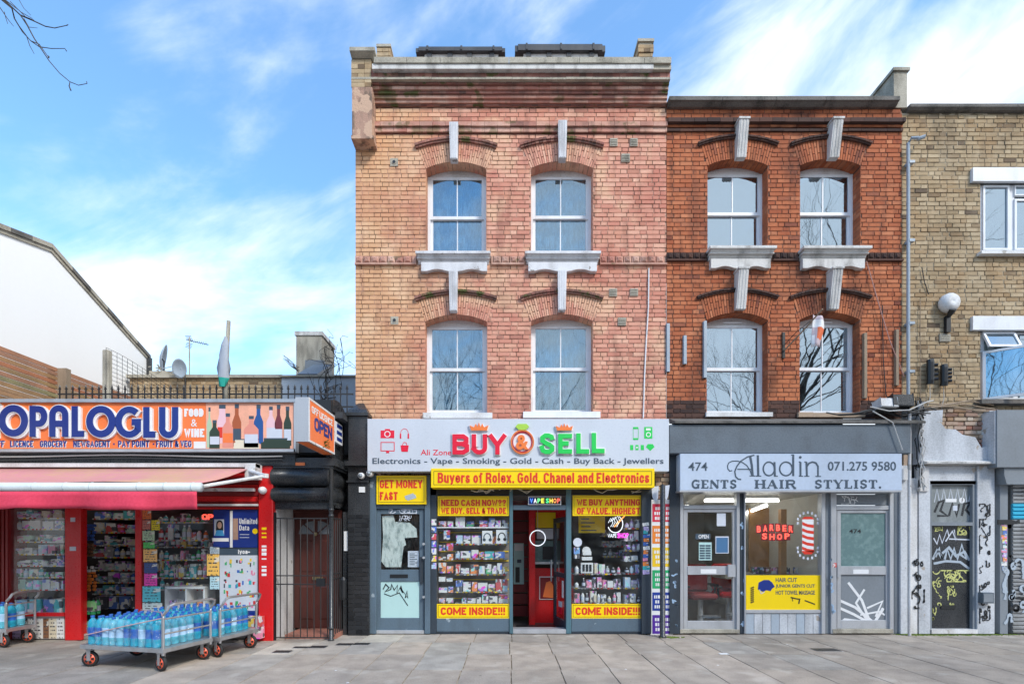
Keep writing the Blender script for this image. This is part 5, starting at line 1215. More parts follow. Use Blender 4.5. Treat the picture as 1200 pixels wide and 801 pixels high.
# headphone pictures on boxes
for (px, py, w_, h_) in ((571, 629, 12, 15), (588, 628.5, 13, 16)):
    t_ = thing('headphone_box', 'white box with %s headphones printed on it in the left display window' % ('grey' if px < 580 else 'black'), 'box', (PX(px, .02), .02, PZ(py+h_/2, .02)))
    MB().pbox(px-w_/2, px+w_/2, py-h_/2, py+h_/2, .02, .03).build('carton', M['whiteP'], t_)
    q = MB(); ribbon(q, arc(PX(px, .02), PZ(py+.5, .02), 4*kk(0), 5*kk(0), -20, 200, 14), .018, mapXZ(.02), .002)
    for s_ in (-1, 1): q.lathe([(.028, -.001), (.028, .0005)], (PX(px+s_*3.5, .02), .018, PZ(py+3, .02)), 10, axis='y')
    q.build('headphone_print', M['dkgrey'] if px < 580 else M['black'], t_)
# narrow goods rack at the window's outer left edge and mesh back panel
mb = MB()
for j in range(9): mb.pbox(513, 596, 612+j*11, 613.2+j*11, .34, .01)
mb.build('yellow_price_rail', M['yellow'], sA); MB().box(PX(512), PX(597), .36, .38, .2, 2.3).build('display_back', M['interior'], sA)
wr_ = 'in the right yellow window'
shelf_goods(wr_, [(671.5, 13), (688, 14), (705.5, 14)], 672, 728, .1, .3, ['white', 'white', 'dark', 'pale green', 'pink', 'grey', 'cream'], 7, (4, 8), bottles=.45, parent=sA, grp='goods in the right display window', shelfmat='silver')
shelf_goods('at the right window end', [(618, 12), (632, 11), (644, 10), (656, 10), (671, 13), (688, 13), (705.5, 14)], 731, 751, .06, .25, ['white', 'dark', 'grey', 'lilac', 'white', 'pale blue'], 8, (4, 8), bottles=.3, parent=sA, grp='goods in the right display window', shelfmat='silver')
shelf_goods('deep in the phone shop', [(627, 9), (639, 9), (651, 9)], 706, 742, 1.1, .3, ['white', 'grey', 'cream', 'dark', 'pale blue'], 9, (4, 8), bottles=.4, parent=sA, grp='goods deep in the right shop', shelfmat='silver')
ob = thing('counter_display', 'stepped white display tower with a domed top in the right window', 'display stand', (PX(688, .08), .08, PZ(671, .08)))
for (a, b, c, d) in ((681, 695, 659, 671), (682, 694, 652, 656), (683, 693, 645.5, 650)): MB().pbox(a, b, c, d, .06, .12).build('tier', M['whiteP'], ob)
mb = MB(); mb.lathe([(5*kk(0), .07), (5*kk(0), .12)], (PX(688), 0, PZ(645)), 16, axis='y'); mb.build('top', M['whiteP'], ob)
for a in (684, 688, 692): MB().pbox(a-1.3, a+1.3, 661, 669, .05, .02).build('packet', M['black'], ob)
flat('notice', 'yellow price list hanging inside the top of the right window', 'notice', M['yellow'], 678, 709, 604.5, 624, .5)
mb = MB()
for j in range(4): mb.pbox(681, 690+(j*7) % 12, 607+j*4.5, 608.2+j*4.5, .495, .003)
tag(mb.build('price_list_writing', M['dkgrey']), 'dark handwriting lines on the yellow price list in the right window', 'writing')
flat('window_sticker', 'round white sticker low on the left side of the right window', 'sticker', M['lilac'], 672, 681.5, 640, 656, Yg-.002, .003) if False else None
mb = MB(); mb.lathe([(5.2*kk(Yg), Yg-.003), (5.2*kk(Yg), Yg)], (PX(676.5), 0, PZ(635)), 18, axis='y'); tag(mb.build('window_sticker', M['lilac']), 'round pale sticker on the left of the right display window', 'sticker')
flat('window_sticker', 'small blue and white sticker under the round one on the right window', 'sticker', M['pack'], 672.5, 679.5, 641, 654, Yg-.003, .003, (.1, .3, .6))
nv = thing('neon_sign', 'neon hand over VAPE SHOP words glowing in the right display window', 'neon sign', (PX(722, .02), .02, PZ(628, .02)))
mb = MB(); cx_, cz_ = PX(721, .02), PZ(613.5, .02)
mb.tube([(p[0], .02, p[1]) for p in arc(cx_, cz_, .13, .15, -160, 60, 20)], .008, 5)
for j in range(4): mb.tube([(cx_-.12+j*.035, .02, cz_+.02+j*.02), (cx_-.08+j*.04, .02, cz_+.10+j*.012), (cx_-.04+j*.04, .02, cz_+.02+j*.01), (cx_-.08+j*.035, .02, cz_-.05)], .006, 5)
mb.build('hand_tube', M['neonW'], nv); mb = MB(); mb.tube([(cx_-.02, .01, cz_-.05), (cx_+.17, .01, cz_+.15)], .011, 6); mb.build('stick_tube', plain('orange_neon', (1, .35, .1), .5, 0, 1), nv)
ptext('VAPE', 'lettering', M['neonW'], nv, 712, 722.5, 625, 629.5, .02, .004, .0); ptext('SHOP', 'lettering', M['neonP'], nv, 723.5, 736.5, 624, 630, .02, .004, .03)
# sticker strip on the pilaster right of the window
r = random.Random(31)
for j in range(13):
    py = 612+j*4.6; a = 753+r.uniform(0, 1.5); cname = r.choice(['white', 'blue', 'yellow', 'orange', 'lilac', 'teal', 'pink'])
    o = flat('sticker', f'{cname} sticker on the dark pilaster by the rainbow board, {ORD[j]} from the top', 'sticker', M['print'], a, a+r.uniform(5, 8), py, py+r.uniform(3.5, 5.5), -.1035-.0004*j, .003, COLS[cname], 'stickers on the dark pilaster')
    o.rotation_euler.y = r.uniform(-.15, .15)
for j, cname in enumerate(['white', 'blue', 'red', 'blue', 'white', 'yellow', 'pale blue']):
    flat('sticker', f'{cname} sticker on the dark post left of the left window, {ORD[j]} from the top', 'sticker', M['pack'], 508-2.3, 511.3, 608+j*8.5, 615+j*8.5, -.0535, .003, COLS[cname], 'stickers on the dark post')
# rainbow notice board and the black pole in front
rbw = thing('rainbow_board', 'tall white board with six coloured panels beside the black pole', 'board', (PX(775, -.06), -.06, 0))
Yb = -.07; MB().pbox(762.5, 788.5, 585, 745.0, Yb, .03).build('board', M['whiteP'], rbw)
for (a, b, c, tx) in ((590, 611, (.72, .03, .07), ('MOBILE', 'UNLOCK', 'SALE')), (615.5, 636.5, (.88, .25, .03), ('REPAIR', 'PHONES', 'HERE')), (641, 663.5, (.92, .60, .02), ('SCREEN', 'REPAIR', 'SHOP')), (667.5, 689, (.02, .42, .15), ('BEST', 'PRICE', 'TODAY')), (693.5, 715, (.015, .05, .33), ('BUY', '&', 'SELL')), (720, 742, (.09, .02, .33), ('WE', 'R', 'OPEN'))):
    o = ppc('coloured_panel', M['tint'], 764.5, 786.5, a, b, Yb-.003, .003, rbw, c)
    for q, s_ in enumerate(tx[:3]):
        pass
# the lettering on this board is too worn to read: short white bars of print
r = random.Random(77)
for (a, b) in ((590, 611), (615.5, 636.5), (641, 663.5), (667.5, 689), (693.5, 715), (720, 742)):
    mb = MB()
    for q in range(3):
        z = a+3.5+q*5.8; x = 766.5+r.uniform(0, 2)
        while x < 784: w_ = r.uniform(1.2, 2.4); mb.pbox(x, x+w_, z, z+3.6, Yb-.0055, .002); x += w_+.8
    mb.build('worn_white_print', M['whiteP'], rbw)
pb = MB(); Yp = -.33; pb.lathe([(.065, 0), (.065, .02), (.045, .03), (.042, 2.52), (.0, 2.54)], (PX(776.5, Yp), Yp, 0), 14); tag(pb.build('black_pole', M['blackG'], None, True), 'black pole standing on the pavement in front of the rainbow board', 'pole')
mb = MB(); r = random.Random(2)
for j in range(60): mb.lathe([(r.uniform(.01, .02), 0), (.001, .02)], (PX(778)+r.gauss(0, .08), Yp+r.gauss(0, .03)-.02, 0), 5)
tag(mb.build('moss', M['moss']), 'green moss round the foot of the black pole', 'moss', kind='stuff')
# exposed brick pier between the two shops
mb = MB(); r9 = random.Random(7)
for (a, b, c, d, _) in courses(PX(767), PX(785), PZ(590), PZ(552), [], [], 3): mb.cr = r9.random(); mb.frus(a, b, -.05+r9.uniform(-.012, .008), 0, c, d)
mb.build('pier_bricks', M['exposed'], sA)
mb = MB(); mb.box(PX(764), PX(785), -.04, .1, 0, PZ(552)); mb.build('pier', M['blueD'], sA)
ban = MB(); ban.prism(px2([(763.5, 570), (772, 569), (771, 584), (768, 588), (764.5, 582)], -.2), -.2, -.19); ban.prism(px2([(777, 569), (784.5, 568), (783, 580), (781, 586), (777.5, 582)], -.2), -.21, -.2)
tag(ban.build('plastic_bags', M['lilac']), 'pale plastic bags tied round the black pole above the rainbow board', 'plastic bag')

# ================================================================ SHOPFRONT B (barber)
sB = thing('shopfront', 'barber shopfront of aluminium frames with two doors and a yellow sign in its window', 'shopfront', (PX(920), 0, 0))
o = MB().pbox(784.5, 1068, 497, 531, -.26, .28).build('fascia', M['fasciaB'], sB); o.modifiers.new('b', 'BEVEL').width = .01
mb = MB(); mb.xprism([(-.30, PZ(495.5, -.3)), (-.30, PZ(493, -.3)), (.02, PZ(490, 0)), (.02, PZ(496, 0))], PX(784.6), PX(1068)); mb.build('fascia_flashing', M['copingD'], sB)
MB().pbox(785, 796.5, 531, 742, -.10, .25).build('pilaster', M['blueD'], sB)
for (nm, a, b, c, d, Y, t, mt) in (('post', 797, 801, 575, 742, -.08, .12, 'silver'), ('post', 863.5, 867, 575, 742, -.08, .12, 'silver'), ('post', 867.2, 872.5, 575, 742, -.05, .14, 'blueD'), ('post', 872.5, 874, 575, 742, -.08, .12, 'silver'), ('post', 963, 967.5, 575, 742, -.09, .12, 'silver'), ('post', 967.7, 974, 575, 742, -.05, .14, 'greypaint'), ('post', 974, 980.5, 575, 742, -.09, .12, 'silver'), ('post', 1043, 1047.5, 575, 742, -.09, .12, 'silver'), ('post', 1047.7, 1055, 575, 742, -.03, .12, 'greypaint'),
        ('rail', 801.2, 863.3, 591.5, 596, -.06, .08, 'silver'), ('rail', 980.7, 1042.8, 592, 597, -.07, .08, 'silver'), ('rail', 801.2, 1042, 575, 578, -.05, .1, 'silver'), ('rail', 874.2, 962.8, 714, 718, -.07, .1, 'silver'), ('threshold', 797, 867, 737, 741.5, -.09, .2, 'coping'), ('threshold', 976, 1047, 736.5, 741.5, -.1, .2, 'coping')):
    o = MB().pbox(a, b, c, d, Y, t).build(nm, M[mt], sB); o.modifiers.new('b', 'BEVEL').width = .004
for i in range(9):
    x = 874.2+i*9.87; o = MB().pbox(x, x+9.3, 718.2, 741.8, -.05, .04).build('white_board', M['render'] if i % 3 else M['bluegrey'], sB)
mb = MB(); mb.pbox(873, 964, 718, 742, -.01, .1); mb.build('stallriser', M['silver'], sB)
panel(sB, 'pane', 'glass', 801, 863.3, 578, 591.5, -.03, .006); panel(sB, 'pane', 'glass', 874, 963, 578, 714, -.03, .006)
def aludoor(pl, pr, pt, pbm, Y, midt, midb, name='door', upper='glass', lower='glass', lab=None):
    q = MB(); s = 4.5
    q.pbox(pl, pl+s, pt, pbm, Y, .05); q.pbox(pr-s, pr, pt, pbm, Y, .05); q.pbox(pl+s, pr-s, pt, pt+3.5, Y, .05); q.pbox(pl+s, pr-s, midt, midb, Y-.01, .06); q.pbox(pl+s, pr-s, pbm-10, pbm, Y, .05)
    o = q.build(name, M['silver'], sB); o.modifiers.new('b', 'BEVEL').width = .004
    MB().pbox(pl+s, pr-s, pt+3.5, midt, Y+.02, .006).build('pane', M[upper], o); MB().pbox(pl+s, pr-s, midb, pbm-10, Y+.02, .006).build('pane', M[lower], o)
    return o
d1 = aludoor(801.3, 863.2, 596.3, 737, -.04, 663, 673); panel(d1, 'letter_plate', 'whiteP', 821, 839.5, 666.5, 671.5, -.055, .006); mb = MB(); mb.pbox(853.5, 862, 661, 675.5, -.09, .04); mb.build('handle', M['silver'], d1)
d2 = aludoor(981, 1042.7, 597.3, 736, -.05, 663, 673, upper='frost', lower='greypaint'); panel(d2, 'letter_plate', 'whiteP', 1000, 1018, 666.8, 671.8, -.065, .006); mb = MB(); mb.pbox(981.5, 985.5, 661, 676, -.10, .04); mb.build('handle', M['silver'], d2)
ptext('474', 'number', M['black'], d2, 995, 1009, 619.5, 624.5, -.03, .002, .02)
panel(sB, 'pane', 'greypaint', 980.7, 1042.8, 579, 591.5, -.045, .01); mb = MB(); r = random.Random(14); scribble(mb, 984, 1036, 581, 590, -.047, .01, r, 5); mb.build('graffiti_tag', M['whiteP'], sB)
mb = MB(); Yd = -.032
for (p, wd) in (([(994, 682), (1010, 703), (1020, 730)], .045), ([(1013, 690), (1003, 706), (1017, 728)], .035), ([(984, 703), (1002, 711), (1024, 729)], .045), ([(982, 711), (1000, 719), (1022, 731)], .045), ([(981, 733), (990, 725), (1012, 728), (1030, 732)], .04), ([(1016, 712), (1034, 704), (1026, 722)], .035), ([(1035, 712), (1024, 730), (1006, 729)], .05), ([(1008, 720), (1030, 716), (1037, 720)], .03)):
    ribbon(mb, px2(p, Yd), wd, mapXZ(Yd), .002+.0003*len(mb.v)/50)
mb.build('graffiti_spray', M['whiteP'], d2)
r = random.Random(4); mb = MB(); 
for (px, a, b) in ((870, 600, 735), (977, 585, 725), (790, 620, 735)):
    scribble(mb, px-3, px+3, a, b, -.1 if px != 870 else -.052, .02, r, 7)
mb.build('graffiti_tag', plain('pale_blue_spray', (.35, .5, .68), .5), sB)
# sign
Yz = -.30
sg2 = signboard('shop_sign', 'pale blue grey barber shop sign reading Aladin with 474 and a telephone number', 797, 1057, 531.3, 574, Yz, .2, 'signB')
o = MB().pbox(796.5, 1057.5, 574, 576, Yz-.01, .22).build('sign_lip', M['silver'], sg2)
fm = mapXZ(Yz)
def glyph(strokes, wd, name='letter', d0=.003, mat='dkgrey', parent=None, Y=Yz):
    mb = MB(); d = d0
    for s in strokes:
        pts, w_ = (s if isinstance(s, tuple) and isinstance(s[1], (int, float)) and isinstance(s[0], list) else (s, wd))
        ribbon(mb, px2(pts, Y), w_*kk(Y), mapXZ(Y), d); d += .0003
    return mb.build(name, M[mat], parent)
def A_(cx, cy, rx, ry, a0, a1, n=16): return [(cx+rx*math.cos(R(a0+(a1-a0)*i/n)), cy-ry*math.sin(R(a0+(a1-a0)*i/n))) for i in range(n+1)]
W2_ = 2.3
glyph([([(858, 551), (855, 551.5), (853, 549), (852.5, 545.5), (854, 542), (858, 540), (864, 539.8), (870, 541.5), (875, 545), (879, 551), (881, 557)], 1.2),
       ([(884, 533), (876, 535), (868, 540), (863.5, 546), (861, 552), (862, 558), (865, 561), (868.5, 561.5)], 1.6), ([(879, 534), (881, 545), (882, 557)], 2.6), ([(864, 549.5), (880, 549.5)], 1.2), ([(878.5, 557.3), (885, 557.3)], 1.1)], W2_, parent=sg2)
glyph([([(888, 533), (888.5, 557)], 2.6), ([(885.5, 557.5), (892, 557.5)], 1.1)], W2_, parent=sg2)
glyph([(A_(901, 549, 6.6, 8, 0, 360, 22), 1.7), ([(907.5, 541), (908, 557.5)], 2.4), ([(907, 557.6), (911.5, 557.6)], 1.1)], W2_, parent=sg2)
glyph([(A_(921, 549, 7.4, 8, 0, 360, 22), 1.7), ([(929.5, 532.5), (929.5, 557.5)], 2.4), ([(927, 533), (930, 532.4)], 1.1)], W2_, parent=sg2)
glyph([([(938, 541), (938, 557.5)], 2.3), ([(936, 557.6), (941, 557.6)], 1.1), ([(936, 541), (938, 540.6)], 1.1), (A_(937.8, 535.5, .8, .8, 0, 360, 8), 1.5)], W2_, parent=sg2)
glyph([([(945, 541), (945.5, 557.5)], 2.3), ([(942.5, 557.7), (948.5, 557.7)], 1.1), ([(945, 547), (948, 542.5), (952, 541), (956, 542), (958.5, 546), (958.5, 557.5)], 1.9), ([(955.5, 557.8), (962, 557.8)], 1.1), ([(942.5, 541), (945, 540.7)], 1.1)], W2_, parent=sg2)
ptext('474', 'lettering', M['dkgrey'], sg2, 806.5, 829, 541.3, 551.5, Yz, .003, .012)
ptext('071.275 9580', 'lettering', M['dkgrey'], sg2, 970, 1050, 540.5, 551.2, Yz, .003, .014)
# slab-serif capitals: thick stems, thin hairlines and serifs
def serif_word(word, px0, px1, py0, py1):
    h = py1-py0; n = len(word); cw = {'I': .5, '.': .35, 'L': .85, 'E': .85, 'S': .8, 'T': .95, 'G': 1.0, 'N': 1.1, 'H': 1.1, 'A': 1.1, 'R': 1.05, 'Y': 1.05}
    tot = sum(cw[c] for c in word)+.22*(n-1); u = (px1-px0)/tot; x = px0; T = 2.9; t = 1.15
    for c in word:
        w_ = cw[c]*u; a, b = x, x+w_; y0, y1 = py0, py1; ym = (y0+y1)/2; sf = 1.6
        st = []
        def stem(xx): st.append(([(xx, y0), (xx, y1)], T)); st.append(([(xx-T/2-sf*.7, y0+.5), (xx+T/2+sf*.7, y0+.5)], t)); st.append(([(xx-T/2-sf*.7, y1-.5), (xx+T/2+sf*.7, y1-.5)], t))
        if c == 'I': stem((a+b)/2)
        elif c == 'L': stem(a+T*.7); st.append(([(a+T, y1-.6), (b, y1-.6)], t)); st.append(([(b-.5, y1), (b-.5, y1-3.4)], t))
        elif c == 'E': stem(a+T*.7); [st.append(([(a+T, yy), (b, yy)], t)) for yy in (y0+.6, y1-.6)]; st.append(([(a+T, ym), (b-2, ym)], t)); st.append(([(b-.5, y0), (b-.5, y0+2.8)], t)); st.append(([(b-.5, y1), (b-.5, y1-2.8)], t))
        elif c == 'T': stem((a+b)/2); st.append(([(a, y0+.6), (b, y0+.6)], t)); st.append(([(a+.5, y0), (a+.5, y0+3)], t)); st.append(([(b-.5, y0), (b-.5, y0+3)], t))
        elif c == 'H': stem(a+T*.6); stem(b-T*.6); st.append(([(a, ym), (b, ym)], t))
        elif c == 'N': st += [([(a+1.2, y0), (a+1.2, y1)], t), ([(a+1.2, y0+.5), (b-1.2, y1-.5)], T), ([(b-1.2, y0), (b-1.2, y1)], t), ([(a-.6, y1-.5), (a+3, y1-.5)], t), ([(b-3, y0+.5), (b+.6, y0+.5)], t)]
        elif c == 'A': st += [([(a+.8, y1), ((a+b)/2, y0)], t), ([((a+b)/2-.3, y0), (b-1.5, y1)], T), ([(a+2.2, ym+1.6), (b-3, ym+1.6)], t), ([(a-.6, y1-.5), (a+2.6, y1-.5)], t), ([(b-3.6, y1-.5), (b+.6, y1-.5)], t)]
        elif c == 'R': stem(a+T*.6); st += [([(a+T, y0+.6), (b-3, y0+.7), (b-1.4, y0+1.8), (b-1.4, ym-1.2), (b-3, ym-.2), (a+T, ym)], 1.9), ([(b-4.5, ym), (b-1, y1-.4), (b+.8, y1-.6)], 2.3)]
        elif c == 'Y': st += [([(a+1, y0), ((a+b)/2, ym+.5)], T*.85), ([(b-1, y0), ((a+b)/2, ym+.5)], t), ([((a+b)/2, ym), ((a+b)/2, y1)], T), ([(a-.8, y0+.5), (a+3.4, y0+.5)], t), ([(b-2.6, y0+.5), (b+.6, y0+.5)], t), ([((a+b)/2-2.6, y1-.5), ((a+b)/2+2.6, y1-.5)], t)]
        elif c == 'G': st += [(A_((a+b)/2, ym, w_/2-1, h/2-.6, 50, 320, 16), 2.3), ([(b-1.7, ym+.2), (b-1.7, y1)], 2.4), ([(b-4.5, ym+.3), (b+.2, ym+.3)], t), ([(b-1, y0), (b-1, y0+3)], t)]
        elif c == 'S': st += [([(b-.9, y0+2.8), (b-1.8, y0+.9), ((a+b)/2, y0+.5), (a+1.4, y0+1.8), (a+1.6, ym-1), ((a+b)/2, ym), (b-1.4, ym+1.1), (b-1.2, y1-2.2), ((a+b)/2, y1-.5), (a+1.6, y1-1), (a+.8, y1-3)], 2.1)]
        elif c == '.': st += [([(a, y1-1.2), (a+2.4, y1-1.2)], 2.4)]
        glyph(st, t, parent=sg2); x = b+.22*u
serif_word('GENTS', 810.5, 863, 562, 572); serif_word('HAIR', 885, 932, 562, 572); serif_word('STYLIST.', 955, 1033.5, 562, 572)
# barber pole decal, lit letters, notices
Yg2 = -.034
bp = thing('barber_pole_picture', 'red and white striped barber pole picture stuck on the shop window', 'window picture', (PX(946.5), Yg2, PZ(652)))
mb = MB(); mb.pbox(940, 953.5, 608, 645, Yg2-.003, .003); mb.build('pole_print', M['whiteP'], bp)
mb = MB()
for j in range(5): y = 611+j*7.2; mb.prism(px2([(940, y), (946, y+2.6), (953.5, y+3.6), (953.5, y+7.2), (946, y+6), (940, y+3.6)], Yg2), Yg2-.005, Yg2-.003)
mb.prism(px2([(939, 608), (943, 605), (950.5, 605), (954.5, 608)], Yg2), Yg2-.005, Yg2-.001); mb.prism(px2([(939, 645), (954.5, 645), (951, 649), (942.5, 649)], Yg2), Yg2-.005, Yg2-.001)
mb.build('red_stripes', M['redtxt'], bp)
r = random.Random(8)
for (cy, s_) in ((611, 1), (643, -1)):
    mb = MB()
    for j in range(9):
        a = R(-8+j*24.5); x, y = 946.7+12*math.cos(a), cy-s_*11*math.sin(a); mb.pbox(x-1.1, x+1.1, y-1.5, y+1.5, Yg2-.003, .002)
    mb.build('arched_words', M['lilac'], bp)
bs = thing('barber_lettering', 'red BARBER SHOP letters on clear tiles hanging in the shop window', 'window sign', (PX(908), -.0, PZ(632)))
for (wd, px0, pw, py0, py1) in (('BARBER', 886, 7.5, 613, 622), ('SHOP', 892, 8.8, 624.5, 633)):
    for i, ch in enumerate(wd):
        a = px0+i*pw; yo = abs(i-(len(wd)-1)/2)*.8*(1 if wd == 'BARBER' else -.8)
        MB().pbox(a, a+pw-.9, py0+yo-.8, py1+yo+.8, .002, .004).build('tile', M['redtxt'] if False else M['neonR'], bs) if False else MB().pbox(a, a+pw-1, py0+yo-.6, py1+yo+.6, .003, .004).build('tile', M['redD'], bs)
        ptext(ch, 'letter', M['neonR'], bs, a+1, a+pw-2, py0+yo+.8, py1+yo-.8, .003, .003, .03)
ys = thing('haircut_sign', 'yellow sign listing HAIR CUT and HOT TOWEL MASSAGE in the barber window', 'sign', (PX(918), -.04, PZ(714)))
MB().pbox(874.3, 962.7, 673.5, 713.8, -.045, .01).build('board', M['yellow'], ys)
ptext('HAIR CUT', 'lettering', M['dkgrey'], ys, 909, 934, 676.5, 681.5, -.045, .002, .02); ptext('JUNIOR GENTS CUT', 'lettering', M['dkgrey'], ys, 909, 955, 684, 689, -.045, .002, .02); ptext('HOT TOWEL MASSAGE', 'lettering', M['dkgrey'], ys, 909, 955, 691.3, 696.3, -.045, .002, .02)
mb = MB(); Yh = -.045; mb.prism(px2([(888, 690), (889, 682), (895, 679), (901, 679), (905, 682), (908, 687), (905, 689), (903, 692), (898, 691), (894, 693)], Yh), Yh-.002, Yh); mb.build('hair_print', M['navy'], ys)
mb = MB(); ribbon(mb, px2([(890, 690), (892, 695), (896, 693)], Yh), .012, mapXZ(Yh)); mb.build('face_print', M['lilac'], ys)
mb = MB()
for j in range(8): ribbon(mb, px2([(879.5, 689+j*2.4), (883.5, 687.2+j*2.4)], Yh), .022, mapXZ(Yh), .002)
ribbon(mb, px2([(926.5, 699.5), (933, 701), (937, 701.5), (936, 707)], Yh), .022, mapXZ(Yh), .0024); ribbon(mb, px2([(943, 703), (955, 707.5)], Yh), .02, mapXZ(Yh), .0026); ribbon(mb, px2([(928, 699), (929, 704)], Yh), .012, mapXZ(Yh), .0028)
mb.build('tools_print', M['black'], ys)
for (lb, a, b, c, d, mt) in (('small dark OPEN sign at the middle of the barber door glass', 815, 832.5, 625, 631.5, 'dkgrey'),):
    t_ = thing('open_sign', lb, 'sign', (PX(824), -.02, PZ(631))); MB().pbox(a, b, c, d, -.026, .004).build('board', M[mt], t_); ptext('OPEN', 'lettering', M['whiteP'], t_, 818.5, 830.5, 626, 630.5, -.026, .002, .02)
t_ = thing('hours_notice', 'dark opening hours grid notice in the barber door glass', 'notice', (PX(826), -.02, PZ(656))); MB().pbox(819, 834, 635, 656, -.026, .004).build('sheet', M['mint'], t_); mb = MB()
for j in range(6):
    for q in range(2): mb.pbox(820+q*6.8, 826+q*6.8, 638+j*2.9, 640+j*2.9, -.028, .002)
mb.build('grid', M['dkgrey'], t_)
t_ = thing('blue_notice', 'blue printed notice right of the hours notice in the barber door glass', 'notice', (PX(846), -.02, PZ(647))); MB().pbox(838.5, 854, 628, 648, -.026, .004).build('sheet', M['lilac'], t_); MB().pbox(839.5, 853, 629.5, 647, -.029, .003).build('print', plain('blue_print', (.06, .17, .33), .5), t_)
flat('notice', 'blank pale paper at the top of the barber door glass', 'notice', M['lilac'], 840, 850.5, 601, 616, -.026, .003)
flat('sticker', 'red and white sticker on the post left of the frosted door', 'sticker', M['pack'], 976, 980.5, 659, 664.5, -.094, .003, (.7, .1, .08))
# barber interior: room, strip lights, mirrors, chairs
for (x0, y0, x1, y1, z, lb) in ((PX(604, 2.6), 2.6, PX(614, 2.6), 2.6, 2.22, 'small lit ceiling light seen over the open jeweller door'), (PX(560, .9), .9, PX(560, .9), 2.2, 2.42, 'added strip light brightening the shop behind the left display window'), (PX(700, .7), .7, PX(716, .7), 2.2, 2.42, 'added strip light brightening the shop behind the right display window')):  # the tubes behind both display windows are added to brighten the interior
    t_ = thing('strip_light', lb, 'ceiling light', (x0, y0, z)); mb = MB(); mb.tube([(x0, y0, z), (x1, y1, z)], .025, 8); mb.build('tube', M['strip'], t_); mb = MB(); mb.tube([(x0, y0, z+.045), (x1, y1, z+.045)], .03, 4); mb.build('fitting', M['whiteP'], t_)
room_box(sB, PX(798), PX(972), 0, PZ(577), .06, 5.5, plain('cream_wall', (.66, .64, .58), .7))
def strip(px0, px1, py, Y, lab):
    t_ = thing('strip_light', lab, 'ceiling light', (PX(px0, Y), Y, PZ(py, Y))); z = PZ(py, Y)
    return t_, z
for (x0, y0, x1, y1, lb) in ((PX(835), .35, PX(925), .35, 'lit strip light near the window top inside the barber shop'), (PX(898, .5), .5, 5.6, 3.3, 'lit strip light running deep inside the barber shop'), (PX(806, .7), .7, PX(806, .7)+.5, 2.7, 'lit strip light above the barber shop door side')):
    t_ = thing('strip_light', lb, 'ceiling light', (x0, y0, PZ(577)-.02)); z = PZ(577)-.045-(.06 if y0 == .35 else .14)
    mb = MB(); mb.tube([(x0, y0, z), (x1, y1, z)], .03, 8); mb.build('tube', M['strip'], t_)
    mb = MB(); mb.tube([(x0, y0, z+.05), (x1, y1, z+.05)], .035, 4); mb.build('fitting', M['whiteP'], t_)
mb = MB(); mb.box(PX(878, 2), PX(925, 2), 2.0, 2.04, .9, 2.3); tag(mb.build('wood_cupboard', M['lightwood']), 'tall light wood cupboard doors inside the barber shop', 'cupboard')
mb = MB(); mb.box(PX(925.5, 1.9), PX(942, 1.9), 1.9, 2.2, .9, 2.15); tag(mb.build('mirror_unit', M['frost']), 'greenish mirror unit beside the cupboard in the barber shop', 'mirror')
mb = MB(); mb.box(PX(945), PX(952), .8, .9, .7, 2.2); tag(mb.build('wood_post', M['lightwood']), 'narrow light wood post inside the barber window', 'post')
mb = MB(); mb.box(PX(876), PX(962), .9, 1.5, .88, .98); tag(mb.build('counter', M['cream'] if 'cream' in M else M['coping']), 'pale counter behind the barber window', 'counter')
r = random.Random(6)
for j, (px, cname) in enumerate(((884, 'dark'), (891, 'dark'), (899, 'brown'), (906, 'red'), (913, 'brown'), (921, 'dark'), (934, 'white'), (941, 'pale blue'), (955, 'dark'))):
    o = link('product_box', ubox(M['pack']), None, (PX(px, 1), 1.0, 1.04), COLS[cname]); o.scale = (.1, .1, .12); tag(o, f'{cname} pot on the barber counter, {ORD[j]} from the left', 'pot', 'pots on the barber counter')
def barber_chair(x, y, lab, mt):
    t_ = thing('barber_chair', lab, 'barber chair', (x, y, 0))
    mb = MB(); mb.box(x-.25, x+.25, y-.25, y+.25, .5, .62); o = mb.build('seat', M[mt], t_); o.modifiers.new('b', 'BEVEL').width = .04
    mb = MB(); mb.box(x-.23, x+.23, y+.2, y+.3, .62, 1.15); o = mb.build('backrest', M[mt], t_); o.modifiers.new('b', 'BEVEL').width = .04
    mb = MB(); mb.lathe([(.27, 0), (.27, .03), (.05, .06), (.05, .5)], (x, y, 0), 14); mb.build('pedestal', M['silver'], t_)
    for s_ in (-1, 1): mb = MB(); mb.box(x+s_*.3-.03, x+s_*.3+.03, y-.2, y+.2, .72, .76); mb.box(x+s_*.3-.015, x+s_*.3+.015, y-.1, y-.07, .5, .72); mb.build('armrest', M['black'], t_)
    mb = MB(); mb.box(x-.18, x+.18, y-.5, y-.3, .2, .23); mb.build('footrest', M['silver'], t_)
barber_chair(PX(822, .9), .95, 'dark red barber chair behind the left half of the barber door', 'redD'); barber_chair(PX(856, 1.2), 1.3, 'bright red barber chair behind the right half of the barber door', 'red')
flat('bin', 'pale rectangular bin between the barber chairs', 'bin', M['lilac'], 834, 845, 676, 695, 1.6, .3)

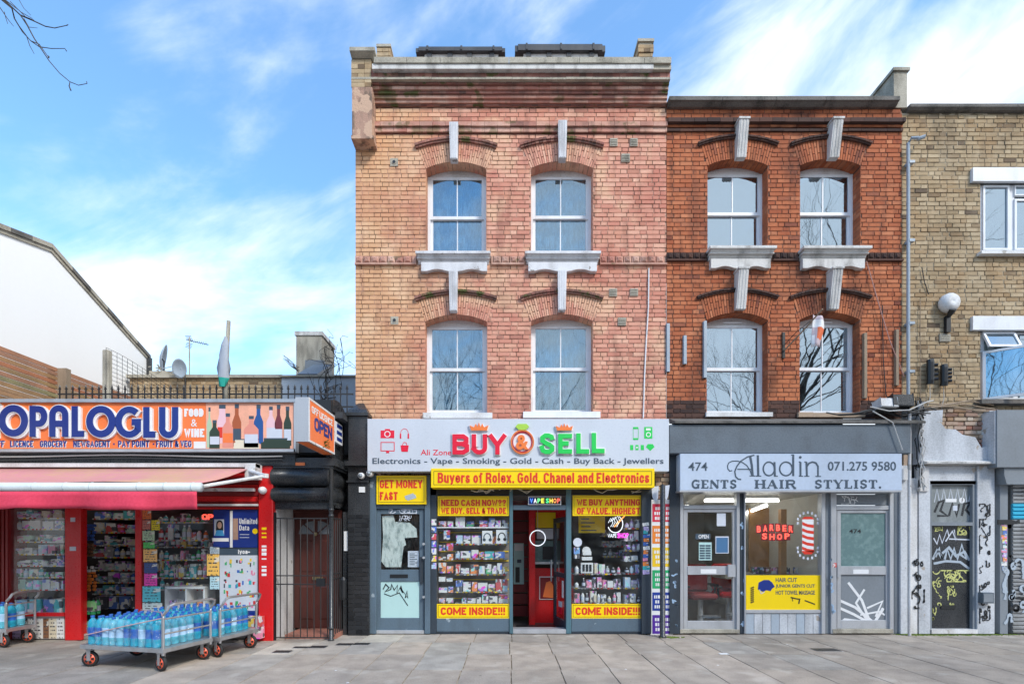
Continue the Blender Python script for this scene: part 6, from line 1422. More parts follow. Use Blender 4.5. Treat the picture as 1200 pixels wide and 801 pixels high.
# floodlights and cable nest over the barber fascia
for (x, yw, lb, mt) in ((1027, -.2, 'white floodlight lying over the right end of the grey fascia', 'whiteO'), (1043, -.18, 'larger dark floodlight over the right end of the grey fascia', 'blackG')):
    t_ = thing('floodlight', lb, 'floodlight', (PX(x), -.15, PZ(484))); w_ = .14 if x < 1030 else .17
    mb = MB(); z = PZ(478 if x < 1030 else 477); a = .10 if x < 1030 else .15
    mb.xprism([(-.30, z-.05), (-.12, z-.08), (-.10, z+a*.6), (-.28, z+a)], PX(x)-w_, PX(x)+w_); o = mb.build('housing', M[mt], t_); o.modifiers.new('b', 'BEVEL').width = .012
    mb = MB(); mb.box(PX(x)-.03, PX(x)+.03, -.14, .0, z-.12, z-.06); mb.build('bracket', M['black'], t_)
def cablerun(name, lab, runs, mat, rad=.009):
    mb = MB()
    for p in runs: mb.tube(p, rad, 5)
    tag(mb.build(name, M[mat]), lab, 'cables')
r = random.Random(17)
runs = []
for j in range(7):
    y0 = r.uniform(-.3, -.1); runs.append([(PX(960+j*12+q*(110-j*10)/7), y0, PZ(486+3.5*math.sin(q*.9+j)+r.uniform(-1, 1))) for q in range(8)])
cablerun('cable_bundle', 'dark tangled cables lying along the top of the grey fascia under the red house windows', runs, 'cableD', .012)
cablerun('cable_bundle', 'pale cable looping over the grey fascia beside the floodlights', [[(PX(1005), -.3, PZ(482)), (PX(1025), -.32, PZ(487)), (PX(1048), -.32, PZ(486)), (PX(1070), -.3, PZ(476)), (PX(1085), -.15, PZ(472))], [(PX(1008), -.3, PZ(487)), (PX(1020), -.31, PZ(494)), (PX(1030), -.31, PZ(500)), (PX(1037), -.31, PZ(520)), (PX(1041), -.31, PZ(531))]], 'cable', .01)
cablerun('cable_bundle', 'hanging tangle of cables in the gap between the grey fascia and the white wall', [[(PX(1071+r.uniform(-3, 3)), -.1+r.uniform(-.08, .05), PZ(470+q*11+r.uniform(-3, 3))) for q in range(10)] for j in range(7)], 'cableD', .011)
cablerun('cable_bundle', 'pale hanging wires in the gap between the grey fascia and the white wall', [[(PX(1071+r.uniform(-3.5, 3.5)), -.16+r.uniform(-.05, .05), PZ(474+q*11+r.uniform(-3, 3))) for q in range(10)] for j in range(4)], 'cable', .009)
cablerun('cable_bundle', 'cables sagging along the foot of the ochre brick wall', [[(PX(1075+q*12), -.06-.02*j, PZ(472+j*3+3*math.sin(q*.8+j))) for q in range(8)] for j in range(4)], 'woodG', .012)
mb = MB(); mb.tube([(PX(1066, -.2), -.2, PZ(484, -.2)), (PX(1066, -.2), -.2, 0)], .022, 8); tag(mb.build('pipe', M['whiteO']), 'thin white downpipe at the right end of the barber shopfront', 'pipe')

# ================================================================ GROUND FLOOR OF HOUSE C
gC = thing('shopfront', 'peeling white rendered front with a graffiti covered black door and a closed shutter', 'shopfront', (PX(1130), 0, 0))
def outl(pts, Y, t, mat, name, parent): mb = MB(); mb.prism(px2(pts, Y), Y, Y+t); return mb.build(name, M[mat], parent)
MB().pbox(1055, 1330, 476, 742, .05, .2).build('back_wall', M['render'], gC) if False else None
outl([(1077, 482), (1105, 480), (1104, 497), (1108, 502), (1120, 503), (1128, 509), (1143, 512), (1150, 524), (1158, 523), (1160, 481), (1167, 481), (1167, 543), (1077, 543)], -.14, .17, 'render', 'render_panel', gC)
mb = MB(); r9 = random.Random(70)
for (a, b, c, d, _) in courses(PX(1076), PX(1168), PZ(545), PZ(477), [], [], 6): mb.cr = r9.random(); mb.frus(a, b, -.035+r9.uniform(-.02, .01), .03, c, d, .005)
mb.build('exposed_bricks', M['exposed'], gC); mb = MB(); mb.box(PX(1076), PX(1168), -.015, .1, PZ(545), PZ(477)); mb.build('mortar_backing', M['mortarC'], gC)
mb = MB(); mb.xprism([(-.22, PZ(545)), (-.22, PZ(543)), (-.14, PZ(541)), (.0, PZ(541)), (.0, PZ(546))], PX(1074), PX(1168)); mb.build('ledge', M['stoneG'], gC)
MB().pbox(1077, 1090, 545.5, 742, -.10, .2).build('pilaster', M['render'], gC); MB().pbox(1145.5, 1165.5, 545.5, 742, -.11, .2).build('pilaster', M['render'], gC); MB().pbox(1090, 1145.5, 545.5, 567, -.08, .2).build('lintel', M['render'], gC)
MB().pbox(1055.5, 1063.5, 545, 742, -.07, .2).build('pilaster', M['render'], gC); MB().pbox(1067, 1075, 560, 742, -.09, .2).build('pilaster', M['whiteO'], gC); MB().pbox(1055, 1078, 531, 742, .0, .2).build('back_wall', M['blackG'], gC)
MB().pbox(1057, 1064, 549, 562, -.12, .06).build('capital', M['whiteO'], gC); MB().pbox(1076.5, 1088.5, 548, 575, -.13, .05).build('capital', M['whiteO'], gC)
outl([(1059, 532), (1064, 533), (1063, 548), (1059, 547)], -.06, .08, 'exposed', 'brick_patch', gC)
# black door with fanlight
q = MB(); Yd = -.02
q.pbox(1088.5, 1092, 563, 740, Yd-.06, .12); q.pbox(1140, 1146, 563, 740, Yd-.06, .12); q.pbox(1092, 1140, 563, 567.5, Yd-.06, .12); q.pbox(1092, 1140, 611.5, 615.5, Yd-.06, .12); q.build('door_frame', M['greypaint'], gC)
fl = MB().pbox(1092, 1140, 567.5, 611.5, Yd+.0, .02).build('fanlight', paint('painted_over_glass', (.18, .20, .20), .4, .5, (.35, .37, .37), 5, .05), gC)
r = random.Random(19); mb = MB(); 
for p in ([(1095, 600), (1100, 588), (1106, 586), (1102, 598), (1110, 604), (1098, 604)], [(1112, 604), (1116, 589), (1121, 604), (1124, 590)], [(1127, 604), (1130, 590), (1137, 588), (1132, 597), (1138, 604)]): ribbon(mb, px2(p, Yd), .04, mapXZ(Yd), .002+.0003*len(mb.v)/20)
mb.build('graffiti_letters', M['blackG'], fl)
mb = MB()
for j in range(6): ribbon(mb, px2([(1095+j*8, 588), (1098+j*8, 572), (1101+j*8, 588)], Yd), .014, mapXZ(Yd), .0012+j*.0002)
mb.build('graffiti_zigzag', M['lilac'], fl); MB().pbox(1108, 1121, 584, 588, Yd-.004, .004).build('sticker', M['whiteP'], fl); mb = MB(); mb.lathe([(.05, -.002), (.05, 0)], (PX(1126), Yd, PZ(586)), 12, axis='y'); mb.build('round_sticker', M['whiteP'], fl); MB().pbox(1117, 1122, 592, 598, Yd-.004, .004).build('sticker', M['lilac'], fl)
bd = MB().pbox(1092, 1140, 615.5, 737, Yd+.0, .04).build('black_door', M['blackG'], gC)
MB().pbox(1092, 1146, 737, 742, Yd-.10, .2).build('threshold', M['whiteO'], gC); MB().pbox(1103, 1120, 709, 713, Yd-.012, .012).build('letterbox', M['black'], bd)
for (pts, wd, mt) in (([[(1094, 630), (1098, 637), (1101, 626), (1104, 636), (1110, 620), (1112, 628)], [(1108, 634), (1116, 622), (1121, 634), (1118, 620)], [(1112, 631), (1137, 632)]], .022, 'lilac'),
        ([[(1093, 655), (1098, 644), (1104, 654), (1101, 642), (1096, 652)], [(1107, 655), (1110, 643), (1114, 655), (1118, 642), (1122, 655), (1127, 638), (1132, 654), (1125, 649)], [(1094, 660), (1108, 657), (1125, 658), (1136, 666)], [(1104, 648), (1112, 641), (1120, 651), (1130, 646), (1136, 656)]], .04, 'bluegrey')):
    mb = MB(); d = .002
    for p in pts: ribbon(mb, px2(p, Yd), wd, mapXZ(Yd), d); d += .0004
    mb.build('graffiti_letters', M[mt], bd)
mb = MB(); scribble(mb, 1093, 1136, 668, 681, Yd, .015, r, 12); scribble(mb, 1093, 1103, 680, 700, Yd, .012, r, 6, .0035); scribble(mb, 1110, 1120, 686, 708, Yd, .012, r, 7, .0045); scribble(mb, 1093, 1104, 706, 726, Yd, .012, r, 4, .0055); scribble(mb, 1093, 1104, 616, 622, Yd, .010, r, 5, .006); scribble(mb, 1122, 1137, 616, 626, Yd, .012, r, 7, .007)
mb.build('graffiti_scrawl', plain('yellow_green_marker', (.62, .62, .22), .5), bd)
mb = MB(); scribble(mb, 1068.5, 1083, 655, 712, -.102, .02, r, 13); scribble(mb, 1148, 1160, 590, 738, -.113, .012, r, 34); 
# vertical tags
mb.build('graffiti_scrawl', M['black'], gC)
# grey meter box, shutter
t_ = thing('meter_box', 'small blue grey box fixed to the white pilaster right of the graffiti door', 'meter box', (PX(1159), -.2, PZ(706)))
MB().pbox(1152, 1165, 694, 706.5, -.2, .09).build('housing', M['fasciaB'], t_); MB().pbox(1153, 1164, 695.5, 705, -.206, .006).build('lid', M['greypaint'], t_)
MB().pbox(1165.7, 1173, 546, 742, -.0, .2).build('pilaster', M['blackG'], gC); MB().pbox(1172, 1181, 567, 742, -.10, .2).build('shutter_guide', M['greypaint'], gC)
o = MB().pbox(1168.5, 1330, 480, 547, -.28, .35).build('fascia', M['greypaint'], gC); outl([(1177, 547), (1330, 547), (1330, 567), (1180, 567), (1177, 556)], -.24, .3, 'greypaint', 'shutter_housing', gC)
MB().pbox(1165.5, 1168.3, 481, 543, -.26, .3).build('fascia_trim', M['render'], gC)
st = MB()
for j in range(38):
    py = 567+j*4.6; o = MB(); z0, z1 = PZ(py+4.3, -.08), PZ(py, -.08); o.xprism([(-.07, z0), (-.095, (z0*.7+z1*.3)), (-.095, (z0*.3+z1*.7)), (-.07, z1), (-.05, z1), (-.05, z0)], PX(1181), PX(1330))
    o.build('shutter_slat', M['shutter'] if j not in (5, 6, 7, 8) else plain('cyan_spray_%d' % j if False else 'cyan_spray', (.03, .42, .62), .5), gC)
mb = MB(); scribble(mb, 1183, 1235, 605, 660, -.098, .05, r, 7, .002); scribble(mb, 1183, 1235, 700, 735, -.098, .03, r, 6, .003); mb.build('graffiti_scrawl', M['black'], gC)
mb = MB(); scribble(mb, 1176, 1215, 655, 735, -.104, .035, r, 8, .003); mb.build('graffiti_scrawl', M['bluegrey'], gC)
for j in range(11):
    cname = ['pink', 'yellow', 'blue', 'orange', 'yellow', 'white', 'pink', 'lilac', 'orange', 'white', 'blue'][j]; py = 611+j*5.2
    flat('sticker', f'{cname} sticker on the shutter guide at the right edge, {ORD[j]} from the top', 'sticker', M['pack'], 1173.5+(j % 3), 1180, py, py+4.8, -.103-.0003*j, .002, COLS[cname], 'stickers on the shutter guide')
MB().pbox(1170, 1186, 608.5, 614, -.12, .02).build('sticker_box', M['black'], gC)
# flag on its pole from the red house
fp = thing('flagpole', 'thin dark pole slanting out from the red brick wall between the lower windows', 'flagpole', (PX(918), 0, PZ(412)))
Yt = -.75; P0 = Vector((PX(917.5), 0, PZ(412))); P1 = Vector((PX(964, Yt), Yt, PZ(362, Yt)))
mb = MB(); mb.tube([P0, P0.lerp(P1, .5)+Vector((0, 0, -.01)), P1], .012, 6); mb.build('pole', M['woodG'], fp); mb = MB(); mb.box(PX(916), PX(919), -.03, .0, PZ(420), PZ(390)); mb.build('bracket', M['black'], fp)
mb = MB(); mb.tube([P0+Vector((.02, -.02, .12)), P0.lerp(P1, .35)+Vector((0, 0, .09)), P0.lerp(P1, .7)+Vector((0, 0, .02))], .006, 5); mb.build('stay', M['cableD'], fp)
fg = MB(); q = P0.lerp(P1, .75); n = 8; m = 8
for i in range(n+1):
    for j in range(m+1):
        u, v = i/n, j/m; fg.v.append((q.x+.02+u*.17+.03*math.sin(v*5)*u-.02*v, q.y+.03*math.sin(u*7+v*2), q.z+.10-u*.05-v*.52+.05*u*v))
for i in range(n):
    for j in range(m):
        a = i*(m+1)+j; fg.face((a, a+m+1, a+m+2, a+1), 0 if (1 <= j <= 2 or i < 2 and j > 4) else (1 if j in (3, 4, 5) and i > 2 else 2))
o = fg.build('flag', [M['whiteP'], plain('orange_red_cloth', (.72, .16, .06), .8), plain('greyish_cloth', (.55, .45, .48), .8)], None, True); tag(o, 'small limp faded orange and white flag hanging before the lower right window', 'flag'); o.modifiers.new('t', 'SOLIDIFY').thickness = .003
# ================================================================ LEFT SHOP (grocery with awning)
YL = -.58
sD = thing('corner_shop', 'single storey red corner shop with shelves of goods behind its windows', 'shop', (PX(160, YL), YL, 0))
def pan(parent, name, mat, a, b, c, d, Y=YL, t=.1, bev=0):
    o = MB().pbox(a, b, c, d, Y, t).build(name, M[mat], parent)
    if bev: o.modifiers.new('b', 'BEVEL').width = bev
    return o
gy = 750
pan(sD, 'pillar', 'redD', -14, 11, 590, 749, YL, .3); 
for i in range(5): pan(sD, 'panel_rib', 'redD', -12+i*4.6, -9.5+i*4.6, 592, 748, YL-.02, .02)
pan(sD, 'post', 'red', 75.5, 94, 592, gy, YL-.02, .14, .01); pan(sD, 'post', 'red', 90, 94.8, 592, gy-.5, YL-.05, .05, .004); pan(sD, 'post', 'red', 158, 165.5, 592, 742, YL+.02, .1, .006)
pan(sD, 'pillar', 'red', 302.5, 319.5, 545, 751, YL-.05, .3, .012)
pan(sD, 'rail', 'red', 11.2, 75.3, 717.5, 721.5, YL, .08); pan(sD, 'rail', 'red', 94.9, 157.8, 592, 597, YL+.03, .08); pan(sD, 'rail', 'red', 165.7, 302.3, 592, 596, YL, .08)
pan(sD, 'pane', 'glass', 11.2, 75.3, 592, 717.5, YL+.03, .006); pan(sD, 'pane', 'glass', 165.7, 302.3, 596, 744, YL+.03, .006)
pan(sD, 'stallriser', 'whiteO', 11.2, 75.3, 721.5, 748, YL+.05, .05)
pan(sD, 'threshold', 'coping', 94, 158, 742, 748.5, YL+.05, .4)
# red slatted shutter panels between awning and window at the right
for i in range(7):
    y = 547+i*6.8; pan(sD, 'red_slat', 'red' if i % 2 else 'redD', 226, 302.3, y, y+6.2, YL-.03+.012*(i % 2), .05)
pan(sD, 'red_panel_back', 'redD', 0, 302.3, 545, 596, YL+.06, .05)
pan(sD, 'awning_rail', 'whiteO', 236, 297, 571.5, 575, YL-.12, .06); pan(sD, 'awning_rail', 'whiteO', 229, 302, 590, 592.3, YL-.06, .05)
# room and walls
xl, xr = PX(-40, YL), PX(319, YL)
room_box(sD, xl, xr-.02, .0, 2.98, YL+.06, 3.2, M['interior'])
rf = MB(); rf.box(-16, PX(413, 0)-.02, YL+.12, 5, 3.60, 3.70); rf.build('roof', M['roofblk'], sD)
# sign zone
Yt = -.74
sg3 = thing('shop_sign', 'long orange sign with big blue letters and pictured bottles over the red awning', 'sign', (PX(160, Yt), Yt, 3))
pan(sg3, 'board', 'orange', -60, 241, 471, 525.5, Yt, .08); pan(sg3, 'picture_board', 'orange', 241.3, 344, 471, 525.5, Yt, .08)
pan(sg3, 'frame', 'silver', -60, 346, 525.7, 529, Yt-.03, .12); pan(sg3, 'frame', 'pipe', -60, 346, 467, 470.8, Yt-.04, .2); pan(sg3, 'frame', 'silver', 344.2, 346.5, 470, 529, Yt-.03, .12)
pan(sD, 'sign_backing', 'blackG', -60, 346, 530, 545, Yt+.08, .2); pan(sD, 'sign_backing', 'black', -60, 388, 468, 530, Yt+.10, .1)
for (y, z_) in ((533.5, -.02), (537.5, -.03)):
    mb = MB(); mb.tube([(PX(-60+j*30, Yt), Yt+z_+.05, PZ(y+1.2*math.sin(j*.7), Yt)) for j in range(14)], .012, 5); mb.build('cable', M['cable'] if y < 535 else M['cableD'], sD)
L4 = mapXZ(Yt)
def big(strokes, wd=9.2):
    for (q, dd, mt, off, nm) in ((1.9, .035, 'whiteP', (2.2, 1.6), 'letter_shadow'), (0, .05, 'navy', (0, 0), 'letter')):
        mb = MB(); d = dd
        for s in strokes:
            s2 = [(a+off[0]*(1 if q else 0), b+off[1]*(1 if q else 0)) for a, b in s]
            ribbon(mb, px2(s2, Yt), (wd+q*.6)*kk(Yt), L4, d); d += .0008
        mb.build(nm, M[mt], sg3)
    mb = MB(); d = .044
    for s in strokes: ribbon(mb, px2(s, Yt), (wd+2.0)*kk(Yt), L4, d); d += .0006
    mb.build('letter_edge', M['whiteP'], sg3)
t0, t1 = 480, 509
big([[(-12, 477.5), (2, 477.5)], [(-5, 477), (-5, 512)]], 7)
big([A_(19, 493.5, 13.2, 14.5, 0, 360, 30)], 7.8)
big([[(41.5, 476), (41.5, 512)], [(41, 480), (48, 480)]+A_(49, 488.5, 6, 8.4, 88, -88, 10)+[(48, 497), (41, 497)]], 7.2)
big([[(64.5, 512), (64.5, 488)]+A_(72, 486.5, 7.4, 7.5, 180, 0, 12)+[(79.5, 488), (79.5, 512)], [(64.5, 497), (79.5, 497)]], 7.2)
big([[(90.5, 476.5), (90.5, 512)], [(87, 508.8), (101, 508.8)]], 7.2)
big([A_(121, 494.5, 13.2, 14.5, 0, 360, 30)], 7.8)
big([A_(154, 495, 12.5, 14.5, 48, 320, 22)+[(164, 504), (164, 493.5)], [(157, 495), (167.5, 495)]], 7.4)
big([[(174, 477.5), (174, 513)], [(170.5, 509.5), (184, 509.5)]], 7.2)
big([[(192.5, 477.5), (192.5, 500)]+A_(199.8, 502, 7.6, 8, 180, 360, 12)+[(207.5, 500), (207.5, 477.5)]], 7.2)
for (tx, a, b) in (('OFF', -8, 5.5), ('LICENCE', 12, 39), ('GROCERY', 47, 78), ('NEWSAGENT', 86, 129), ('PAY POINT', 138.5, 175), ('FRUIT & VEG', 183, 224.5)):
    sfont(tx, 'lettering', M['whiteP'], sg3, a+.6, b+.6, 516.6, 524.1, Yt, 1.7, .001); sfont(tx, 'lettering', M['navy'], sg3, a, b, 516, 523.5, Yt, 1.4, .004)
for x in (132.5, 179): pan(sg3, 'dot', 'navy', x, x+1.8, 519, 520.8, Yt-.003, .003)
for (tx, y0, y1, a, b) in (('FOOD', 478.5, 488, 216, 238.5), ('&', 491, 499.5, 224, 231), ('WINE', 502, 512, 216, 239.5)): ptext(tx, 'lettering', M['whiteP'], sg3, a, b, y0, y1, Yt, .004, .0) if tx == '&' else sfont(tx, 'lettering', M['whiteP'], sg3, a, b, y0, y1, Yt, 2.5, .004)
pan(sg3, 'white_patch', 'whiteP', 227, 241, 517, 525, Yt-.003, .003)
# printed bottles on the picture board
def pbottle(cx, base, top, w_, body, nm='bottle_picture', label=None, neck=.42, d=.002, shoulder=.38):
    h = base-top; mb = MB(); nw = w_*neck*.5
    p = [(cx-w_/2, base), (cx+w_/2, base), (cx+w_/2, top+h*(shoulder+.05)), (cx+w_*.42, top+h*shoulder), (cx+nw, top+h*(shoulder-.13)), (cx+nw, top), (cx-nw, top), (cx-nw, top+h*(shoulder-.13)), (cx-w_*.42, top+h*shoulder), (cx-w_/2, top+h*(shoulder+.05))]
    mb.prism(px2(p[::-1], Yt), Yt-d, Yt); o = mb.build(nm, M[body] if body in M else body, sg3)
    mb = MB(); mb.pbox(cx-nw-.3, cx+nw+.3, top, top+h*.1, Yt-d-.0008, .001); mb.build('cap_print', M['dkgrey'], o)
    if label: mb = MB(); mb.pbox(cx-w_*.46, cx+w_*.46, base-h*.42, base-h*.14, Yt-d-.001, .001); mb.build('label_print', M[label], o)
    return o
PC = {n: plain('printed_'+n, c, .4) for n, c in (('pale_pink', (.85, .55, .60)), ('whisky', (.42, .10, .03)), ('rose', (.80, .30, .22)), ('dark_green', (.03, .05, .03)), ('gin_green', (.45, .6, .4)), ('maroon', (.18, .03, .04)), ('cobalt', (.02, .09, .30)), ('cream', (.8, .72, .55)))}
pan(sg3, 'pale_picture_ground', 'tint', 241.3, 344, 471, 525.5, Yt-.0012, .001).color = (.93, .45, .30, 1)
for a in ((245.5, 524, 477, 6, PC['gin_green'], None, .3), (260.5, 519, 474, 12, PC['pale_pink'], 'redtxt', .6), (277.5, 523, 473, 10.5, PC['whisky'], 'dkgrey', .42), (303, 520, 474, 11, PC['cobalt'], None, .4), (317.5, 519, 476, 10.5, PC['pale_pink'], 'lilac', .35), (326.5, 523, 474, 9, PC['maroon'], 'lilac', .4), (337, 522, 476, 9, PC['dark_green'], 'lilac', .4)):
    pbottle(a[0], a[1], a[2], a[3], a[4], label=a[5], neck=a[6])
for a in ((251.5, 525, 492, 12, PC['dark_green'], 'lilac', .35), (267, 524, 484, 12.5, PC['rose'], 'orange', .35), (294.5, 524, 487, 17, PC['rose'], 'lilac', .3), (289, 525.2, 514, 30, PC['cream'], None, .9), (323, 525.3, 513, 34, PC['dark_green'], None, .8)):
    pbottle(a[0], a[1], a[2], a[3], a[4], label=a[5], neck=a[6], d=.004)
# AWNING
aw = thing('awning', 'faded red shop awning with a white front roller and hanging valance', 'awning', (PX(100, Yt), Yt, 2.5))
Yo = -1.90; za, zb_ = PZ(548, -.78), PZ(565, Yo)
xA, xB = PX(294, -.78), PX(237, Yo); nn = 30; c = MB(); xa0 = -14
for i in range(nn+1):
    t = i/nn
    for j in range(5):
        v = j/4; X = xa0+(min(xA, xB)-xa0)*t if False else xa0+((xA+(xB-xA)*v)-xa0)*t; c.v.append((X, -.78+(Yo+.78)*v, za+(zb_-za)*v-.055*math.sin(v*math.pi)*(1+.5*math.sin(t*11))-.012*math.sin(t*31+v*3)*v))
for i in range(nn):
    for j in range(4): a = i*5+j; c.face((a, a+5, a+6, a+1))
o = c.build('awning_cloth', M['awn'], aw, True); o.modifiers.new('t', 'SOLIDIFY').thickness = .006
mb = MB(); mb.lathe([(.062, xa0), (.062, PX(236.5, Yo))], (0, Yo-.01, PZ(570.5, Yo)), 16, axis='x')
for x in (42, 78, 109, 164, 195, 227): mb.lathe([(.066, PX(x, Yo)), (.066, PX(x, Yo)+.012)], (0, Yo-.01, PZ(570.5, Yo)), 16, axis='x')
mb.build('front_roller', M['awnbar'], aw, True)
v = MB(); nx = 150; x1 = PX(233.5, Yo)
for i in range(nx+1):
    t = i/nx; X = -13.5+(x1+13.5)*t; 
    for j in range(5):
        q = j/4; v.v.append((X, Yo-.055+.038*math.sin(X*5.2+.9*math.sin(X*1.7))*q+.012*math.sin(X*13)*q, PZ(576, Yo)-(.235+.012*math.sin(X*2.3)+.006*math.sin(X*9))*q))
for i in range(nx):
    for j in range(4): a = i*5+j; v.face((a, a+5, a+6, a+1))
o = v.build('valance', M['val'], aw, True); o.modifiers.new('t', 'SOLIDIFY').thickness = .004
mb = MB(); mb.box(xa0, PX(302, -.8), -.86, -.72, PZ(547.5, -.8), PZ(543, -.8)); mb.build('cassette', M['whiteO'], aw)
mb = MB(); a = Vector((PX(294, -.8), -.84, PZ(552, -.8))); e = Vector((xB-.05, Yo+.05, zb_-.05)); k1 = Vector((xB+.55, (-.84+Yo)/2+.1, PZ(558, -1.2)))
mb.tube([a, k1], .03, 8); mb.tube([k1, e], .024, 8); mb.lathe([(.045, -.03), (.045, .03)], tuple(k1), 10); mb.build('folding_arm', M['whiteO'], aw)
mb = MB(); mb.box(PX(290, -.8), PX(302, -.8), -.88, -.66, PZ(561, -.8), PZ(543.5, -.8)); mb.build('end_bracket', M['whiteO'], aw)
t_ = thing('security_camera', 'white domed camera on the red fascia right under the awning end', 'camera', (PX(307, -.7), -.7, PZ(573)))
mb = MB(); mb.lathe([(.01, -.13), (.05, -.10), (.062, -.04), (.05, .0)], (PX(307, -.7), YL-.05, PZ(574, -.7)), 12, axis='y'); mb.build('dome', M['whiteP'], t_, True)
# OPEN box sign set at right angles
Xs = PX(362, -1.7); y0_, y1_ = -1.70, -.66; zt0, zb0 = PZ(465, -1.7), PZ(517, -1.7)
os_ = thing('box_sign', 'orange projecting box sign reading OFF LICENCE OPEN at the corner of the shop', 'sign', (Xs, y1_, zb0))
mb = MB(); mb.box(Xs-.19, Xs-.006, y0_, y1_, zb0, zt0); o = mb.build('casing', M['silver'], os_)
mb = MB(); mb.box(Xs-.006, Xs, y0_+.03, y1_-.02, zb0+.03, zt0-.03); mb.build('face', M['orange'], os_); mb = MB(); mb.box(Xs-.17, Xs-.03, y0_+.03, y1_-.02, zb0-.006, zb0); mb.build('underside', M['orange'], os_)
mb = MB(); e = .004
for (a, b, c, d) in ((y0_, y1_, zt0-.03, zt0), (y0_, y1_, zb0, zb0+.03), (y0_, y0_+.03, zb0+.03, zt0-.03), (y1_-.02, y1_, zb0+.03, zt0-.03)): mb.box(Xs-.006, Xs+e, a, b, c, d)
mb.build('frame', M['whiteO'], os_)
fX = lambda u, v_, w_: (Xs+w_+.0005, u, v_)
sfont('OFF LICENCE', 'lettering', M['whiteP'], os_, 0, 0, 0, 0, 0, 0, .003, rect=(y0_+.10, y1_-.10, zt0-.19, zt0-.09), fmap=fX, tw=.020)
sfont('OPEN', 'lettering', M['navy'], os_, 0, 0, 0, 0, 0, 0, .004, rect=(y0_+.20, y1_-.12, zb0+.20, zt0-.22), fmap=fX, tw=.044)
sfont('7 DAYS', 'lettering', M['whiteP'], os_, 0, 0, 0, 0, 0, 0, .003, rect=(y0_+.32, y1_-.25, zb0+.08, zb0+.16), fmap=fX, tw=.016) if False else None
mb = MB(); r = random.Random(9)
for j in range(26):
    x, y, z = Xs+r.uniform(-.02, .06), -1.1+r.gauss(0, .07), zb0+r.uniform(-.0, .12); s_ = .022
    a = r.uniform(0, 6); mb.quad((x-s_, y, z), (x, y-s_, z+s_*.6), (x+s_, y+.004, z+s_), (x, y+s_, z+.01))
tag(mb.build('weed', plain('weed_leaf', (.20, .26, .04), .8)), 'small green weed sprouting from the bottom edge of the OPEN box sign', 'weed')
# black panels over the porch and the side return
pD = thing('porch', 'black painted porch with moulded panels over a barred mahogany door', 'porch', (PX(360, YL), YL, 0))
Xr = PX(386.5, YL)       # face of the side return
def curved(py0, py1, name, bulge=.10):
    z0, z1 = PZ(py1, YL), PZ(py0, YL); prof = [(YL-.02+.3, z0)]+[(YL-.02-bulge*math.sin(math.pi*i/8)**.8, z0+(z1-z0)*i/8) for i in range(9)]+[(YL+.28, z1)]
    mb = MB(); mb.xprism(prof, PX(320, YL), Xr); 
    n = 9; b = len(mb.v)     # the moulding turns the corner along the return
    for y in (YL+.28, .12):
        for i in range(9): t = i/8; mb.v.append((Xr+bulge*.5*math.sin(math.pi*t)**.8, y, z0+(z1-z0)*t))
    for i in range(8): mb.face((b+i, b+9+i, b+10+i, b+i+1))
    b = len(mb.v)
    for i in range(9): t = i/8; mb.v.append((Xr+bulge*.5*math.sin(math.pi*t)**.8, YL+.28, z0+(z1-z0)*t))
    for i in range(9): t = i/8; mb.v.append((Xr, YL-.02-bulge*math.sin(math.pi*t)**.8, z0+(z1-z0)*t))
    for i in range(8): mb.face((b+i, b+9+i, b+10+i, b+1+i)[::-1])
    mb.build(name, M['blackG'], pD, True)
curved(548, 569, 'moulded_panel'); curved(571, 587, 'moulded_panel', .08)
pan(pD, 'lintel', 'blackG', 320, 386.4, 587.2, 596, YL+.03, .2); pan(pD, 'lintel', 'blackG', 320, 386.4, 536, 548, YL-.06, .3); pan(pD, 'orange_scraps', 'orange', 345, 357, 541.5, 545, YL-.075, .012)
mb = MB(); mb.box(Xr-.06, Xr, YL+.02, .14, PZ(590, YL), PZ(478, YL)); mb.build('return_wall', M['blackG'], pD)
mb = MB(); mb.box(Xr-.1, Xr+.11, YL-.08, .14, PZ(546, YL), PZ(537, YL)); mb.box(Xr-.05, Xr+.07, YL-.05, .14, PZ(549, YL), PZ(546, YL)); mb.build('cornice', M['blackG'], pD)
# curved parapet top descending towards the black pier
pr = [(YL+.0, PZ(478, YL)-.06)]
top = [(YL+.7*i/10, PZ(468, YL)+.09*math.sin(math.pi*i/14)+.0-(.18*(i/10)**2)) for i in range(11)]
mb = MB(); mb.xprism(top+[(.12, PZ(482, YL)), (YL, PZ(482, YL))], Xr-.09, Xr+.05); mb.build('curved_parapet', M['blackG'], pD)
t_ = thing('vent_box', 'small white louvred box on the black side wall behind the OPEN sign', 'vent box', (Xr, -.32, PZ(510, -.3)))
mb = MB(); mb.box(Xr+.001, Xr+.06, -.50, -.14, PZ(520, -.3), PZ(496, -.3)); mb.build('housing', M['whiteP'], t_)
mb = MB()
for j in range(3): mb.box(Xr+.06, Xr+.066, -.42, -.18, PZ(517-j*7.5, -.3), PZ(513-j*7.5, -.3))
mb.build('louvre', M['navy'], t_)
